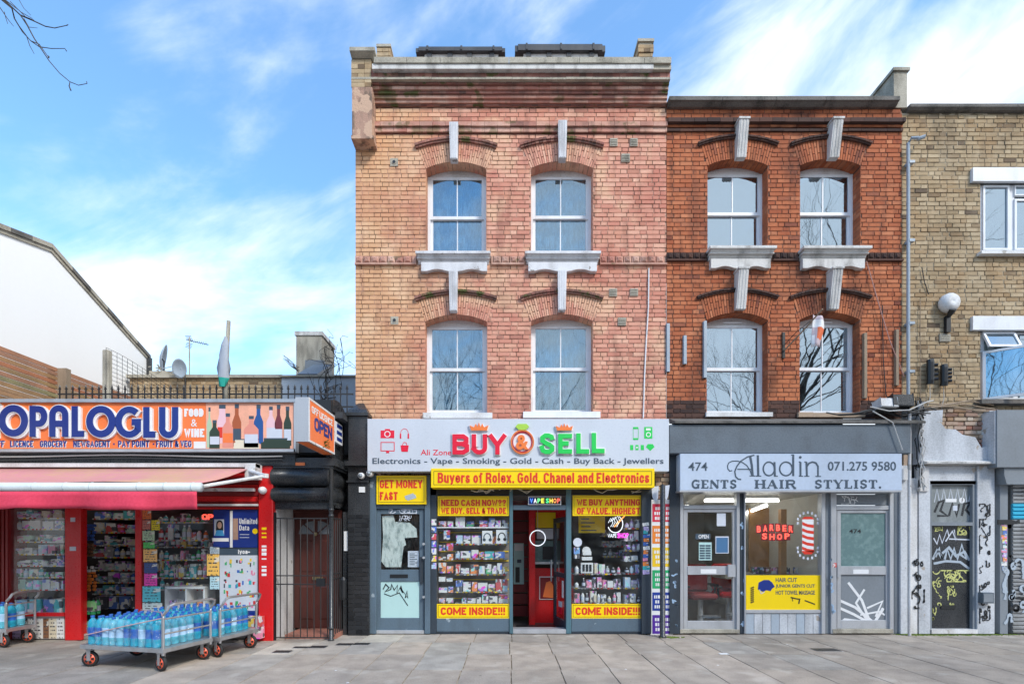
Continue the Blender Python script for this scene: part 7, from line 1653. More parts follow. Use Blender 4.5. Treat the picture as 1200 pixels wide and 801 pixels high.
# black pier with pyramid cap
mb = MB(); Yp = -.16; xa, xb = PX(408, Yp), PX(432.5, Yp)
mb.box(xa, xb, Yp, .3, 0, PZ(545, Yp)); mb.build('pier', M['blackG'], pD)
mb = MB(); mb.box(xa+.02, xb-.01, Yp-.05, .3, PZ(541, Yp), PZ(488, Yp)); mb.box(xa-.03, xb+.01, Yp-.09, .3, PZ(488, Yp), PZ(484.5, Yp)); mb.box(xa-.03, xb+.01, Yp-.09, .3, PZ(546, Yp), PZ(541, Yp)); mb.box(xa-.02, xb, Yp-.04, .3, PZ(565, Yp), PZ(563, Yp)); mb.build('pier_head', M['blackG'], pD)
mb = MB(); n = len(mb.v); z0 = PZ(484.4, Yp-.09); z1 = PZ(468, Yp); xm = (xa+xb)/2+.0
mb.v = [(xa-.03, Yp-.09, z0), (xb+.01, Yp-.09, z0), (xb+.01, .25, z0), (xa-.03, .25, z0), (xa+.02, Yp-.02, z0+.09), (xb-.04, Yp-.02, z0+.09), (xb-.04, .2, z0+.09), (xa+.02, .2, z0+.09), (xm, .08, z1+.05)]
for f in ((0, 1, 5, 4), (1, 2, 6, 5), (2, 3, 7, 6), (3, 0, 4, 7), (4, 5, 8), (5, 6, 8), (6, 7, 8), (7, 4, 8)): mb.face(f)
mb.build('pier_cap', M['blackG'], pD)
mb = MB(); r9 = random.Random(44)
for (a, b, c, d, _) in courses(xa, xb, .02, PZ(600, Yp), [], [], 3): mb.cr = r9.random(); mb.frus(a, b, Yp-.009, Yp, c, d)
mb.build('pier_bricks', M['brickBk'], pD)
ppc('switch_plate', M['whiteP'], 420.5, 427.5, 570, 576.5, Yp-.02, .02, pD)
mb = MB(); mb.box(PX(404), PX(409), -.1, -.05, 0, PZ(600)); mb.box(Xr-.02, Xr+.0, YL+.3, -.05, PZ(596, 0), PZ(590, YL)) ; mb.build('inner_post', M['blackG'], pD)
# recess behind the gate: wall, door, step
YD = .16
mb = MB(); mb.box(PX(320, YL), PX(411, YD), YD+.06, YD+.1, 0, 2.9); mb.build('recess_wall', M['blackG'], pD)
mb = MB(); mb.box(PX(320, YL)-.0, PX(320, YL)+.03, YL+.06, YD+.06, 0, 2.6); mb.build('side_wall', M['whiteO'], pD)
mb = MB(); mb.box(PX(329, YD), PX(343.5, YD), YD-.02, YD+.06, .36, 2.02); mb.build('white_wall_strip', M['whiteO'], pD); mb = MB(); mb.box(PX(329, YD), PX(343.5, YD), YD-.03, YD+.06, .0, .36); mb.build('black_skirting', M['black'], pD)
mb = MB(); mb.box(PX(331, YD), PX(344, YD), YD-.035, YD-.0205, 2.02, 2.12); mb.build('white_wall_strip', M['whiteO'], pD)
ppc('black_sign_plate', M['black'], 333.5, 341, 619, 633, YD-.03, .01, pD); ppc('red_sign_plate', M['redtxt'], 333.5, 341, 635, 649, YD-.03, .01, pD); 
for y in (622, 627): ppc('white_print', M['whiteP'], 335, 339.5, y, y+3, YD-.033, .003, pD)
ppc('white_print', M['whiteP'], 335, 339.5, 639, 645, YD-.033, .003, pD)
stp = MB(); stp.box(PX(330, YL), PX(404, 0), YL+.12, YD+.05, 0, .07); stp.build('step', paint('red_quarry_tile', (.42, .17, .12), .6, .4, (.12, .08, .06), 4, .2), pD)
dd = MB(); dl, drr = PX(344, YD), PX(398, YD); dd.box(dl, drr, YD-.02, YD+.05, .08, 2.10); dB = dd.build('door', M['darkwood'], pD)
mb = MB(); mb.box(dl-.04, dl+.02, YD-.05, YD+.05, .07, 2.14); mb.box(drr-.01, drr+.05, YD-.05, YD+.05, .07, 2.14); mb.box(dl+.02, drr-.01, YD-.05, YD+.05, 2.10, 2.14); mb.build('door_frame', M['darkwood'], pD)
dx0, dx1 = dl+.1, drr-.1; mid = (dx0+dx1)/2
for (a, b, c, d) in ((dx0, mid-.04, .22, .82), (mid+.04, dx1, .22, .82), (dx0, mid-.04, 1.05, 1.62), (mid+.04, dx1, 1.05, 1.62)):
    mb = MB(); mb.frus(a, b, YD-.034, YD-.02, c, d, .03); mb.build('door_panel', M['darkwood'], dB)
for s_ in (0, 1):
    mb = MB(); p = [(dx0, 1.72), (mid-.03, 1.72), (mid-.03, 1.95)]+[(mid-.03-(mid-.03-dx0)*math.sin(R(q)), 1.72+.23*math.cos(R(q))) for q in (22, 45, 67)]
    if s_: p = [(2*mid-a, b) for a, b in p][::-1]
    mb.prism(p, YD-.026, YD-.018); mb.build('fan_pane', M['greypaint'], dB)
    mb = MB(); a0_ = (mid-.03 if not s_ else mid+.03, 1.73); b0_ = ((dx0 if not s_ else dx1)+(.08 if not s_ else -.08), 1.9); ribbon(mb, [a0_, b0_], .02, mapXZ(YD-.026), .006); mb.build('glazing_bar', M['darkwood'], dB)
mb = MB(); mb.box(mid-.06, mid+.12, YD-.04, YD-.02, .92, .97); mb.build('letterbox', M['brass'], dB); mb = MB(); mb.lathe([(.03, YD-.06), (.03, YD-.02)], (mid, 0, 1.72), 10, axis='y'); mb.build('lock', M['brass'], dB)
# iron gate, post and side railing
gt = thing('iron_gate', 'black barred security gate in front of the mahogany door', 'gate', (PX(356, YL), YL, 0))
g0, g1 = PX(321.5, YL), PX(385, YL); zt_ = PZ(607, YL)
for i in range(8):
    x = PX(328.5+i*7.9, YL); mb = MB(); mb.tube([(x, YL, .05), (x, YL, zt_)], .0085, 6); mb.build('bar', M['iron'], gt)
for py in (607, 674, 684, 746.5): mb = MB(); z = PZ(py, YL); mb.box(g0, g1, YL-.009, YL+.009, z-.009, z+.009); mb.build('rail', M['iron'], gt)
mb = MB(); z = PZ(680, YL); mb.box(PX(371, YL), PX(381, YL), YL-.02, YL+.02, z-.09, z+.04); mb.build('lock_box', M['black'], gt)
mb = MB(); mb.box(g0-.02, g0+.025, YL-.02, YL+.02, 0, PZ(600, YL)); mb.build('gate_post', M['black'], gt)
pg = MB(); x = PX(388.5, YL); pg.lathe([(.05, 0), (.05, .02), (.034, .03), (.034, PZ(524, YL)), (.05, PZ(523, YL)), (.05, PZ(519, YL))], (x, YL-.02, 0), 12)
for z in (PZ(597, YL), PZ(604, YL), PZ(735, YL)): pg.lathe([(.045, z-.02), (.045, z+.02)], (x, YL-.02, 0), 12)
tag(pg.build('gate_column', M['blackG'], None, True), 'round black column at the right of the barred gate', 'column')
sr = thing('side_railing', 'short black railing running back from the gate column to the black pier', 'railing', (Xr+.02, -.3, 0))
for i in range(5):
    y = YL+.08+i*.095; mb = MB(); mb.tube([(Xr+.03, y, .03), (Xr+.03, y, 1.98)], .0085, 6); mb.build('bar', M['iron'], sr)
for z in (.06, .98, 1.06, 1.96): mb = MB(); mb.box(Xr+.02, Xr+.04, YL+.02, -.17, z-.009, z+.009); mb.build('rail', M['iron'], sr)
ppc('white_sign', M['whiteP'], 403, 407.5, 622, 645, -.12, .01, sr)
mb = MB(); mb.lathe([(.05, .62), (.06, .66), (.06, .95), (.03, 1.0)], (PX(402, -.3), -.3, 0), 10); mb.build('padlock_case', M['black'], sr)

for (x0, y0, x1, y1, z, lb) in ((PX(186, .0), .0, PX(240, .0), .0, 2.22, 'lit strip light near the top of the right grocery window'), (PX(20, .1), .1, PX(74, .1), .1, 2.5, 'added strip light brightening the far left grocery shelves'), (PX(100, .45), .45, PX(160, .45), .45, 2.6, 'added strip light brightening the doorway shelves in the grocery')):  # far left and doorway tubes are invented to lift the dark shelves
    t_ = thing('strip_light', lb, 'ceiling light', (x0, y0, z)); mb = MB(); mb.tube([(x0, y0, z), (x1, y1, z)], .025, 8); mb.build('tube', M['strip'], t_); mb = MB(); mb.tube([(x0, y0, z+.045), (x1, y1, z+.045)], .03, 4); mb.build('fitting', M['whiteP'], t_)
# ---- goods in the grocery
pL = ['white', 'teal', 'pale green', 'pale blue', 'white', 'teal', 'blue', 'green', 'pale blue', 'white', 'cream', 'pink', 'yellow']
shelf_goods('in the far left window', [(606, 11), (619, 12), (634, 12), (648.5, 11), (662, 12), (675.5, 11), (690, 12)], 17, 74.5, YL+.12, .28, pL, 41, (5, 13), bottles=.15, parent=sD, grp='goods in the far left window', shelfmat='whiteP', stack=.35)
shelf_goods('at the far left window foot', [(717.5, 17)], 17, 74, YL+.08, .25, ['teal', 'teal', 'blue', 'yellow', 'pale blue'], 43, (14, 20), bottles=0, parent=sD, grp='large boxes in the far left window', shelfmat=None, hr=(.85, 1), stack=0)
for j, (a, b, c) in enumerate(((13, 24, 'lilac'), (24.5, 32, 'dark'), (33, 50, 'white'), (50.5, 57, 'brown'), (57.5, 66, 'cream'), (66.5, 75, 'white'))):
    flat('poster', f'{c} picture panel below the far left window, {ORD[j]} from the left', 'poster', M['print'], a, b, 724, 747.5, YL+.045, .004, COLS[c])
pm = ['pale green', 'white', 'teal', 'white', 'blue', 'grey', 'pale green', 'cream', 'dark', 'teal', 'red', 'white']
shelf_goods('inside the grocery doorway', [(607, 12), (623, 13), (638, 12), (652, 13), (667, 12), (681.5, 12), (695, 11)], 108, 159, .7, .35, pm, 51, (5, 14), bottles=.15, parent=sD, grp='goods on the shelves inside the doorway', shelfmat='silver', stack=.4)
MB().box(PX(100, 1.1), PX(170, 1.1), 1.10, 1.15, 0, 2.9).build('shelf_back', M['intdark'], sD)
shelf_goods('low inside the doorway', [(713, 15)], 112, 158, .55, .3, ['blue', 'blue', 'blue', 'dark'], 53, (10, 14), bottles=0, parent=sD, grp='blue crates inside the doorway', shelfmat=None, hr=(.9, 1), stack=0)
for j, (py, c, h_) in enumerate(((622, 'blue', 22), (643, 'brown', 17), (665, 'white', 10), (680, 'orange', 24))):
    mb = MB(); r = random.Random(j)
    for q in range(5):
        for s_ in range(int(h_/4)):
            x, z = PX(95.5+q*3.6+r.uniform(-.6, .6), -.3), PZ(py+h_/2-s_*4, -.3); mb.lathe([(.018, 0), (.028, .01), (.03, .035), (.015, .05)], (x, -.3+r.uniform(-.05, .02), z), 7)
    tag(mb.build('hanging_packets', plain('%s_packets' % c, tuple(v_*.8 for v_ in COLS[c]), .35)), f'strip of {c} packets hanging at the left of the doorway, {ORD[j]} from the top', 'packets', 'packets hanging at the doorway')
for j, (a, b) in enumerate(((696, 719), (719.5, 744))):
    t_ = thing('drinks_pack', 'shrink wrapped pack of green bottles in the doorway, '+('upper of the two' if j == 0 else 'lower of the two'), 'drinks pack', (PX(104, -.35), -.35, PZ(b, -.35)), 'green drinks packs stacked in the doorway')
    r = random.Random(j)
    for q in range(4):
        for y in (0, 1):
            o = link('bottle', shopbottle('green'), t_, (PX(95.5+q*5.2, -.35), -.38+y*.09, PZ(b, -.35))); o.scale = (.085, .085, .26); 
    ppc('wrap_label', M['pack'], 94, 113, a+8, b-4, -.43, .01, t_, (.25, .75, .25))
# right-hand grocery window
pR = ['teal', 'green', 'red', 'cream', 'yellow', 'pink', 'dark', 'brown', 'white', 'pale green', 'orange', 'grey']
shelf_goods('in the right grocery window', [(611, 11), (632, 19), (655, 13), (676, 16), (690, 12)], 184, 244, YL+.3, .3, pR, 61, (4, 9), bottles=.6, parent=sD, grp='bottles and boxes in the right grocery window', shelfmat='silver', stack=.1)
shelf_goods('behind the right grocery window', [(640, 14), (668, 14)], 166, 250, .6, .3, pR, 62, (4, 9), bottles=.5, parent=sD, grp='goods farther back in the grocery', shelfmat='silver', stack=.2)
wsf = thing('white_cabinet', 'white open shelf cabinet low in the right grocery window', 'cabinet', (PX(215, YL+.1), YL+.1, .1))
for (a, b, c, d) in ((193, 195, 689, 744), (217, 219, 689, 744), (238, 240, 689, 744), (193, 240, 687, 689.5), (195, 238, 714, 716)): MB().pbox(a, b, c, d, YL+.1, .3).build('board', M['whiteP'], wsf)
MB().pbox(193, 240, 689, 744, YL+.4, .01).build('back', M['whiteO'], wsf)
for j, (a, c) in enumerate(((199, 'lilac'), (207, 'grey'), (222, 'yellow'), (229, 'orange'))):
    o = ppc('product_box', M['pack'], a, a+7, 703, 713.8, YL+.15, .15, None, COLS[c]); tag(o, f'{c} box in the white cabinet, {ORD[j]} from the left', 'box', 'boxes in the white cabinet')
Yw_ = YL+.022
def decal(lb, a, b, c, d, colr, mat='print', nm='window_poster'):
    o = ppc(nm, M[mat], a, b, c, d, Yw_, .004, None, colr); return tag(o, lb, 'poster', 'posters stuck inside the right grocery window')
for (lb, a, b, c, d, cl) in (('small orange red poster at the top left of the right grocery window', 167, 177, 597, 608, (.85, .2, .05)), ('muted red poster under the orange one at the left of the grocery window', 167, 176, 609, 620, (.6, .2, .15)), ('pale green and white poster at the left of the grocery window', 167, 181, 621.5, 633, (.5, .7, .45)), ('bright green strip poster at the left of the grocery window', 168, 181, 635, 642, (.1, .65, .12)),
        ('orange yellow poster halfway down the left of the grocery window', 168, 184, 643, 658, (.92, .5, .15)), ('navy poster under the orange yellow one in the grocery window', 169, 184, 659, 671, (.04, .08, .25)), ('magenta pink poster low at the left of the grocery window', 169, 184, 671.5, 686, (.85, .06, .42)), ('turquoise poster near the bottom left of the grocery window', 167, 188, 686.5, 705, (.12, .55, .62)), ('white poster at the foot left of the grocery window', 167, 190, 706, 722, (.6, .72, .7)), ('yellow triangular warning style sticker near the top of the grocery window', 177.5, 187, 609, 621, (.85, .7, .02)),
        ('amber poster with a smile left of the wide blue one', 242.5, 257, 649, 674, (.92, .55, .12)), ('pale blue poster below the amber one', 246, 257, 675, 690, (.45, .68, .75)), ('grey blue sticker above the amber poster', 246, 257, 640, 648.5, (.45, .55, .62))):
    decal(lb, a, b, c, d, cl)
up = thing('window_poster', 'large navy phone poster with Unlimited Data in white beside the red pillar', 'poster', (PX(280, Yw_), Yw_, 1.9))
pan(up, 'sheet', 'navy', 272, 302, 597, 641, Yw_, .004); sfont('Unlimited', 'lettering', M['whiteP'], up, 280.5, 301.5, 607, 613.5, Yw_, .85, .002); sfont('Data', 'lettering', M['whiteP'], up, 280.5, 292, 615, 621, Yw_, .85, .002)
pan(up, 'white_strip', 'whiteP', 269.5, 272.5, 598, 641, Yw_-.002, .004); MB().pbox(273, 279, 607, 632, Yw_-.002, .003).build('portrait_print', M['exposed'], up); mb = MB(); mb.lathe([(.045, Yw_-.003), (.045, Yw_)], (PX(303.5 if False else 299, Yw_), 0, PZ(622, Yw_)), 14, axis='y'); mb.build('yellow_badge', M['yellow'], up)
for y in (625.5, 629): pan(up, 'print_line', 'lilac', 281, 292, y, y+.7, Yw_-.002, .003)
p2 = thing('window_poster', 'navy poster with a portrait of a woman left of the large blue poster', 'poster', (PX(260, Yw_), Yw_, 1.9))
pan(p2, 'sheet', 'navy', 250, 269, 597, 641, Yw_, .004); pan(p2, 'portrait_ground', 'lilac', 251, 262.5, 608, 627, Yw_-.002, .003); pan(p2, 'white_band', 'whiteP', 249, 268, 630, 634, Yw_-.002, .003); sfont('Family', 'lettering', M['whiteP'], p2, 252, 260, 600, 603, Yw_, .8, .002) if False else None
fc = MB(); ce = (PX(257.5, Yw_), PZ(615, Yw_)); fc.prism([(ce[0]+.035*math.cos(R(a)), ce[1]+.055*math.sin(R(a))) for a in range(0, 360, 30)], Yw_-.005, Yw_-.002); fc.build('face_print', plain('skin_print', (.62, .38, .27), .6), p2)
fc = MB(); fc.prism([(ce[0]+.055*math.cos(R(a)), ce[1]+.02+.06*math.sin(R(a))) for a in range(0, 181, 20)]+[(ce[0]-.06, ce[1]-.09), (ce[0]+.06, ce[1]-.09)], Yw_-.0035, Yw_-.002); fc.build('hair_print', M['black'], p2); fc = MB(); fc.prism([(ce[0]-.08, ce[1]-.17), (ce[0]+.075, ce[1]-.17), (ce[0]+.05, ce[1]-.08), (ce[0]-.05, ce[1]-.08)], Yw_-.0045, Yw_-.002); fc.build('shirt_print', M['orange'] if False else plain('blue_shirt', (.05, .3, .6), .6), p2)
p3 = thing('window_poster', 'tall pale poster headed lyca with rows of phones and flags beside the red pillar', 'poster', (PX(280, Yw_), Yw_, 1.2))
pan(p3, 'header', 'dkgrey', 257.5, 302, 642, 650, Yw_, .004); sfont('lyca+', 'lettering', M['whiteP'], p3, 279, 293, 643.5, 648.5, Yw_, 1.1, .002); pan(p3, 'sheet', 'signG', 257.5, 302, 650.2, 722, Yw_, .004)
r = random.Random(13)
for j in range(5):
    for q in range(3):
        for w3 in range(5):
            a, c = 261+q*14+r.uniform(0, 9), 653+j*12.5+r.uniform(0, 7); cn = r.choice(['red', 'blue', 'green', 'teal', 'pink', 'dark', 'white', 'yellow'])
            ppc('picture_patch', M['tint'], a, a+r.uniform(1, 3.2), c, c+r.uniform(1.5, 5), Yw_-.002-.0003*w3, .002, p3, COLS[cn])
pan(p3, 'footer', 'navy', 257.5, 302, 715, 722, Yw_-.003, .004); sfont('lyca.co.uk', 'lettering', M['whiteP'], p3, 284, 301, 716.8, 720.5, Yw_-.003, .8, .002) if False else None
op_ = thing('lit_open_sign', 'red lit OPEN letters partly hidden behind the navy poster', 'neon sign', (PX(243, YL+.08), YL+.08, 2.1)); sfont('OP', 'letters', M['neonR'], op_, 237, 250, 602, 608.5, YL+.08, 1.6, .01)
pan(sD, 'letters_panel', 'whiteO', 166, 302, 738, 744.5, YL+.0, .05)
# writing stuck on the red posts
for (tx, a, b, c, d, mt) in (('DISC', 82.5, 88, 606, 611, 'lilac'), ('PAY', 81.5, 89, 640, 645, 'lilac')): pan(sD, 'sticker', mt, a, b, c, d, YL-.024, .004)
fV = lambda u, v_, w_: (PX(311, YL)+v_, YL-.05-w_, u)
for (py0, py1, mt) in ((633, 655, 'whiteP'), (657, 674, 'whiteP'), (615, 630, 'yellow')):
    mb = MB(); r = random.Random(py0); z = PZ(py1, YL)
    while z < PZ(py0, YL)-.05: mb.box(PX(308.5, YL), PX(314, YL), YL-.053, YL-.05, z, z+r.uniform(.02, .05)); z += .065
    mb.build('vertical_print', M[mt], sD)
# floor goods at the right end
for j, (a, b, c, d, cn) in enumerate(((254, 259, 728, 746, 'green'), (259.5, 264, 728, 746, 'pale green'), (264.5, 269, 730, 746, 'cream'), (270, 277, 732, 746, 'blue'), (288, 297, 722, 734, 'yellow'), (298, 305, 722, 734, 'red'), (289, 305, 734.5, 748, 'pink'))):
    o = ppc('product_box', M['pack'], a, b, c, d, -.8, .14, None, COLS[cn]); tag(o, f'{cn} carton on the pavement under the grocery window, {ORD[j]} from the left', 'box', 'cartons on the pavement by the red pillar')
pan(sD, 'red_ledge', 'red', 285, 302, 714 if False else 722, 722.9, -.8, .2) if False else None

# ================================================================ TROLLEYS WITH BOTTLED WATER
def wheel(parent, x, y, ang=0):
    rr_ = .098
    t = MB(); t.lathe([(.066, -.018), (rr_-.008, -.02), (rr_, -.012), (rr_, .012), (rr_-.008, .02), (.066, .018)], (0, 0, 0), 18, axis='y'); 
    h = MB(); h.lathe([(.012, -.024), (.02, -.024), (.024, -.021), (.068, -.0195), (.068, .0195), (.02, .024)], (0, 0, 0), 14, axis='y')
    s = MB()
    for q in range(5):
        a = q*math.tau/5; s.prism([(.026*math.cos(a-.5), .026*math.sin(a-.5)), (.06*math.cos(a-.3), .06*math.sin(a-.3)), (.06*math.cos(a+.3), .06*math.sin(a+.3)), (.026*math.cos(a+.5), .026*math.sin(a+.5))], -.0215, -.0205)
    w_ = t.build('wheel', M['blackR'], parent, True); w_.location = (x, y, rr_); w_.rotation_euler.z = ang
    a = h.build('rim', M['orangetyre'], w_, True); b = s.build('spoke_gap', M['black'], w_)
    for o in (a, b): o.matrix_parent_inverse = Matrix.Identity(4)
    f = MB()
    for sy in (-.034, .034): f.xprism([(sy-.003, rr_-.02), (sy+.003, rr_-.02), (sy+.003, .225), (sy-.003, .225)], -.022, .022)
    f.box(-.035, .035, -.04, .04, .215, .228); f.tube([(0, -.04, rr_), (0, .04, rr_)], .01, 8); f.box(-.05, .05, -.045, .045, .2285, .236)
    c = f.build('castor_fork', M['metal'], parent); c.location = (x, y, 0); c.rotation_euler.z = ang
    return w_
def trolley(label, ox, oy, rot, wdt, dpt, group, frame=True):
    """flat platform trolley; local x along its width, built at the origin and then moved"""
    t = thing('platform_trolley', label, 'trolley', (0, 0, 0), group)
    m = MB(); zt_ = .285
    m.box(0, wdt, 0, .04, .235, zt_); m.box(0, wdt, dpt-.04, dpt, .235, zt_); m.box(0, .04, .04, dpt-.04, .235, zt_); m.box(wdt-.04, wdt, .04, dpt-.04, .235, zt_); o = m.build('frame', M['metal'], t)
    m = MB(); m.box(.04, wdt-.04, .04, dpt-.04, zt_-.02, zt_-.004); m.build('deck', M['metal'], t)
    for (x, y, a) in ((.09, .06, .3), (wdt-.09, .06, -.2), (.09, dpt-.06, .7), (wdt-.09, dpt-.06, .2)): wheel(t, x, y, a)
    for y in (.02, dpt-.02):
        m = MB(); m.tube([(wdt-.02, y, .2), (wdt-.02, y, .66), (wdt-.01, y, .70), (wdt+.03, y+ (.0), .74)], .017, 8); m.build('upright', M['metal'], t)
    for z in (.46, .64): m = MB(); m.tube([(wdt-.02, .02, z), (wdt-.02, dpt-.02, z)], .011, 6); m.build('cross_rail', M['metal'], t)
    m = MB(); m.tube([(wdt+.03, .02, .74), (wdt+.06, .035, .80), (wdt+.065, .09, .82), (wdt+.065, dpt-.09, .82), (wdt+.06, dpt-.035, .80), (wdt+.03, dpt-.02, .74)], .017, 8); m.build('handle', M['metal'], t)
    t.location = (ox, oy, 0); t.rotation_euler.z = rot
    return t
def water_mesh(mt, lb):
    q = MB(); q.lathe([(.44, 0), (.5, .025), (.5, .12), (.47, .15), (.5, .18), (.5, .27), (.485, .28), (.485, .50), (.5, .51), (.5, .60), (.47, .63), (.5, .66), (.46, .76), (.33, .85), (.18, .90), (.18, .93), (.21, .935), (.21, 1.0)], n=12, mats=[0, 0, 0, 0, 0, 0, 2, 2, 2, 0, 0, 0, 0, 0, 0, 1, 1, 1]); return q.mesh('water_bottle', [mt, M['cap'], lb], True)
bmw = water_mesh(M['bottle'], M['lblb']); bmw2 = water_mesh(M['bottleC'], M['lblw'])
wm_, N_, L_, P_ = newmat('shrink_film'); N_.remove(P_); tr_ = N_.new('ShaderNodeBsdfTransparent'); gl_ = N_.new('ShaderNodeBsdfGlossy'); gl_.inputs['Roughness'].default_value = .12; df_ = N_.new('ShaderNodeBsdfDiffuse'); df_.inputs[0].default_value = (.55, .78, .88, 1)
bp_ = N_.new('ShaderNodeBump'); bp_.inputs['Strength'].default_value = 1; bp_.inputs['Distance'].default_value = .03; L_.new(noise(N_, L_, 22, 5, stretch=(1, 1, 2.5)), bp_.inputs['Height']); L_.new(bp_.outputs[0], gl_.inputs['Normal'])
a_ = N_.new('ShaderNodeMixShader'); L_.new(gl_.outputs[0], a_.inputs[1]); L_.new(df_.outputs[0], a_.inputs[2]); a_.inputs[0].default_value = .4
b_ = N_.new('ShaderNodeMixShader'); L_.new(ramp(N_, L_, noise(N_, L_, 16, 6), .4, .7, .03, .24), b_.inputs[0]); L_.new(tr_.outputs[0], b_.inputs[1]); L_.new(a_.outputs[0], b_.inputs[2]); L_.new(b_.outputs[0], N_['Material Output'].inputs[0])
def wraps(ox, oy, rot, wdt, dpt, h, label, seed):
    r = random.Random(seed); w_ = (wdt-.12)/5; d_ = (dpt-.06)/2
    for i in range(5):
        for j in range(2):
            x0 = .05+i*w_+.002; y0 = .03+j*d_+.002; x1 = x0+w_-.004; y1 = y0+d_-.004; z0 = .286; z1 = .284+h*.74; zt = .284+h*.90; ins = .035; mb = MB()
            ring = lambda e, z: [(x0+e, y0+e, z), ((x0+x1)/2, y0+e-.0, z), (x1-e, y0+e, z), (x1-e, y1-e, z), ((x0+x1)/2, y1-e, z), (x0+e, y1-e, z)]
            P = ring(0, z0)+ring(.003, (z0+z1)/2)+ring(.0, z1)+ring(ins, zt)
            mb.v = [(ox+x*c2-y*s2+r.uniform(-.003, .003), oy+x*s2+y*c2+r.uniform(-.003, .003), z+r.uniform(-.006, .006)) for (x, y, z) in P for (c2, s2) in [(math.cos(rot), math.sin(rot))]]
            for q in range(3):
                for k3 in range(6): a, b = q*6+k3, q*6+(k3+1) % 6; mb.face((a, b, b+6, a+6))
            o = mb.build('shrink_wrap', wm_, None, True); tag(o, f"clear film round six bottles on the {'nearer' if seed == 3 else 'farther'} trolley, {ORD[i]} along, {'front' if j == 0 else 'back'} row", 'plastic film', 'shrink film round the water bottle packs')
def load(ox, oy, rot, wdt, dpt, nx, ny, seed, label, group, h=.36):
    r = random.Random(seed)
    for i in range(nx):
        for j in range(ny):
            x = .05+(wdt-.12)*(i+.5)/nx; y = .03+(dpt-.06)*(j+.5)/ny
            X = ox+x*math.cos(rot)-y*math.sin(rot)+r.uniform(-.004, .004); Y = oy+x*math.sin(rot)+y*math.cos(rot)+r.uniform(-.004, .004)
            o = link('water_bottle', bmw if r.random() < .55 else bmw2, None, (X, Y, .284)); dd_ = min((wdt-.12)/nx, (dpt-.06)/ny)*.97; hh = h*(1 if r.random() < .8 else .96)
            o.scale = (dd_, dd_, hh); o.rotation_euler = (r.uniform(-.025, .025), r.uniform(-.025, .025), r.uniform(0, 6))
            tag(o, f'{label}, {ORD[i]} along and {ORD[j]} back', 'water bottle', group)
    if nx == 10: wraps(ox, oy, rot, wdt, dpt, h, label, seed)
rot1 = math.atan2(-.26, 1.15)
T1 = (-5.38, 6.36-D); trolley('flat steel trolley loaded with rows of blue water bottles, the nearer of the joined pair', T1[0], T1[1], rot1, 1.27, .76, 'steel trolleys outside the grocery')
load(T1[0], T1[1], rot1, 1.22, .76, 10, 6, 3, 'blue water bottle on the nearer trolley', 'water bottles on the nearer trolley')
c_, s_ = math.cos(rot1), math.sin(rot1); T2 = (T1[0]+.08*c_-.80*s_, T1[1]+.08*s_+.80*c_)
trolley('flat steel trolley of blue water bottles directly behind the nearer one', T2[0], T2[1], rot1, 1.27, .74, 'steel trolleys outside the grocery')
load(T2[0], T2[1], rot1, 1.22, .74, 10, 6, 4, 'blue water bottle on the farther trolley', 'water bottles on the farther trolley')
T3 = (PX(11, -1.15)-1.2, -1.2); trolley('steel trolley of pale bottles cut off by the left edge of the picture', T3[0], T3[1], 0, 1.2, .5, 'steel trolleys outside the grocery'); load(T3[0], T3[1], 0, 1.16, .5, 8, 3, 5, 'pale blue water bottle on the left edge trolley', 'water bottles on the left edge trolley')
mb = MB()
def tl(x, y, z, o=T1): return (o[0]+x*c_-y*s_, o[1]+x*s_+y*c_, z)
mb.tube([tl(.05, .02, .40), tl(.6, .02, .52), tl(1.25, .02, .655)], .007, 5); mb.tube([tl(1.25, .02, .65), tl(.7, .5, .645), tl(.1, .74, .63)], .006, 5)
tag(mb.build('strap', plain('pink_strap', (.62, .38, .36), .5)), 'thin pinkish strap stretched diagonally over the bottles of the nearer trolley', 'strap')
# ================================================================ BEHIND AND ABOVE THE CORNER SHOP
gh = thing('gabled_house', 'white rendered house end with a sloping roof edge behind the corner shop', 'house', (-9, 1, 0))
gp = [(-2.2, 0), (-2.2, 6.55), (.0, 7.12), (1.25, 7.42), (4.0, 6.24), (4.0, 0)]
mb = MB(); mb.xprism(gp, -9.3, -9.0); mb.xprism([(-2.2, 0), (-2.2, 5), (4.0, 5), (4.0, 0)], -16, -9.31); mb.build('wall', M['renderW'], gh)
for (a, b) in ((1, 2), (2, 3), (3, 4)):
    (y0, z0), (y1, z1) = gp[a], gp[b]; n = max(3, int(math.hypot(y1-y0, z1-z0)/.45)); 
    for i in range(n):
        ya, yb = y0+(y1-y0)*i/n, y0+(y1-y0)*(i+1)/n-.006; za, zb_ = z0+(z1-z0)*i/n, z0+(z1-z0)*(i+1)/n
        mb = MB(); mb.xprism([(ya, za-.05), (yb, zb_-.05), (yb, zb_+.035), (ya, za+.035)], -9.35, -8.95); mb.build('verge_tile', M['copingD'] if i % 2 else M['coping'], gh)
    mb = MB(); mb.xprism([(y0, z0-.12), (y1, z1-.12), (y1, z1-.051), (y0, z0-.051)], -9.35, -8.975); mb.build('verge_mortar', M['coping'], gh)
mb = MB(); mb.box(-9.02, -8.92, 3.9, 4.0, 5.0, 6.2); mb.build('downpipe', M['blackG'], gh)
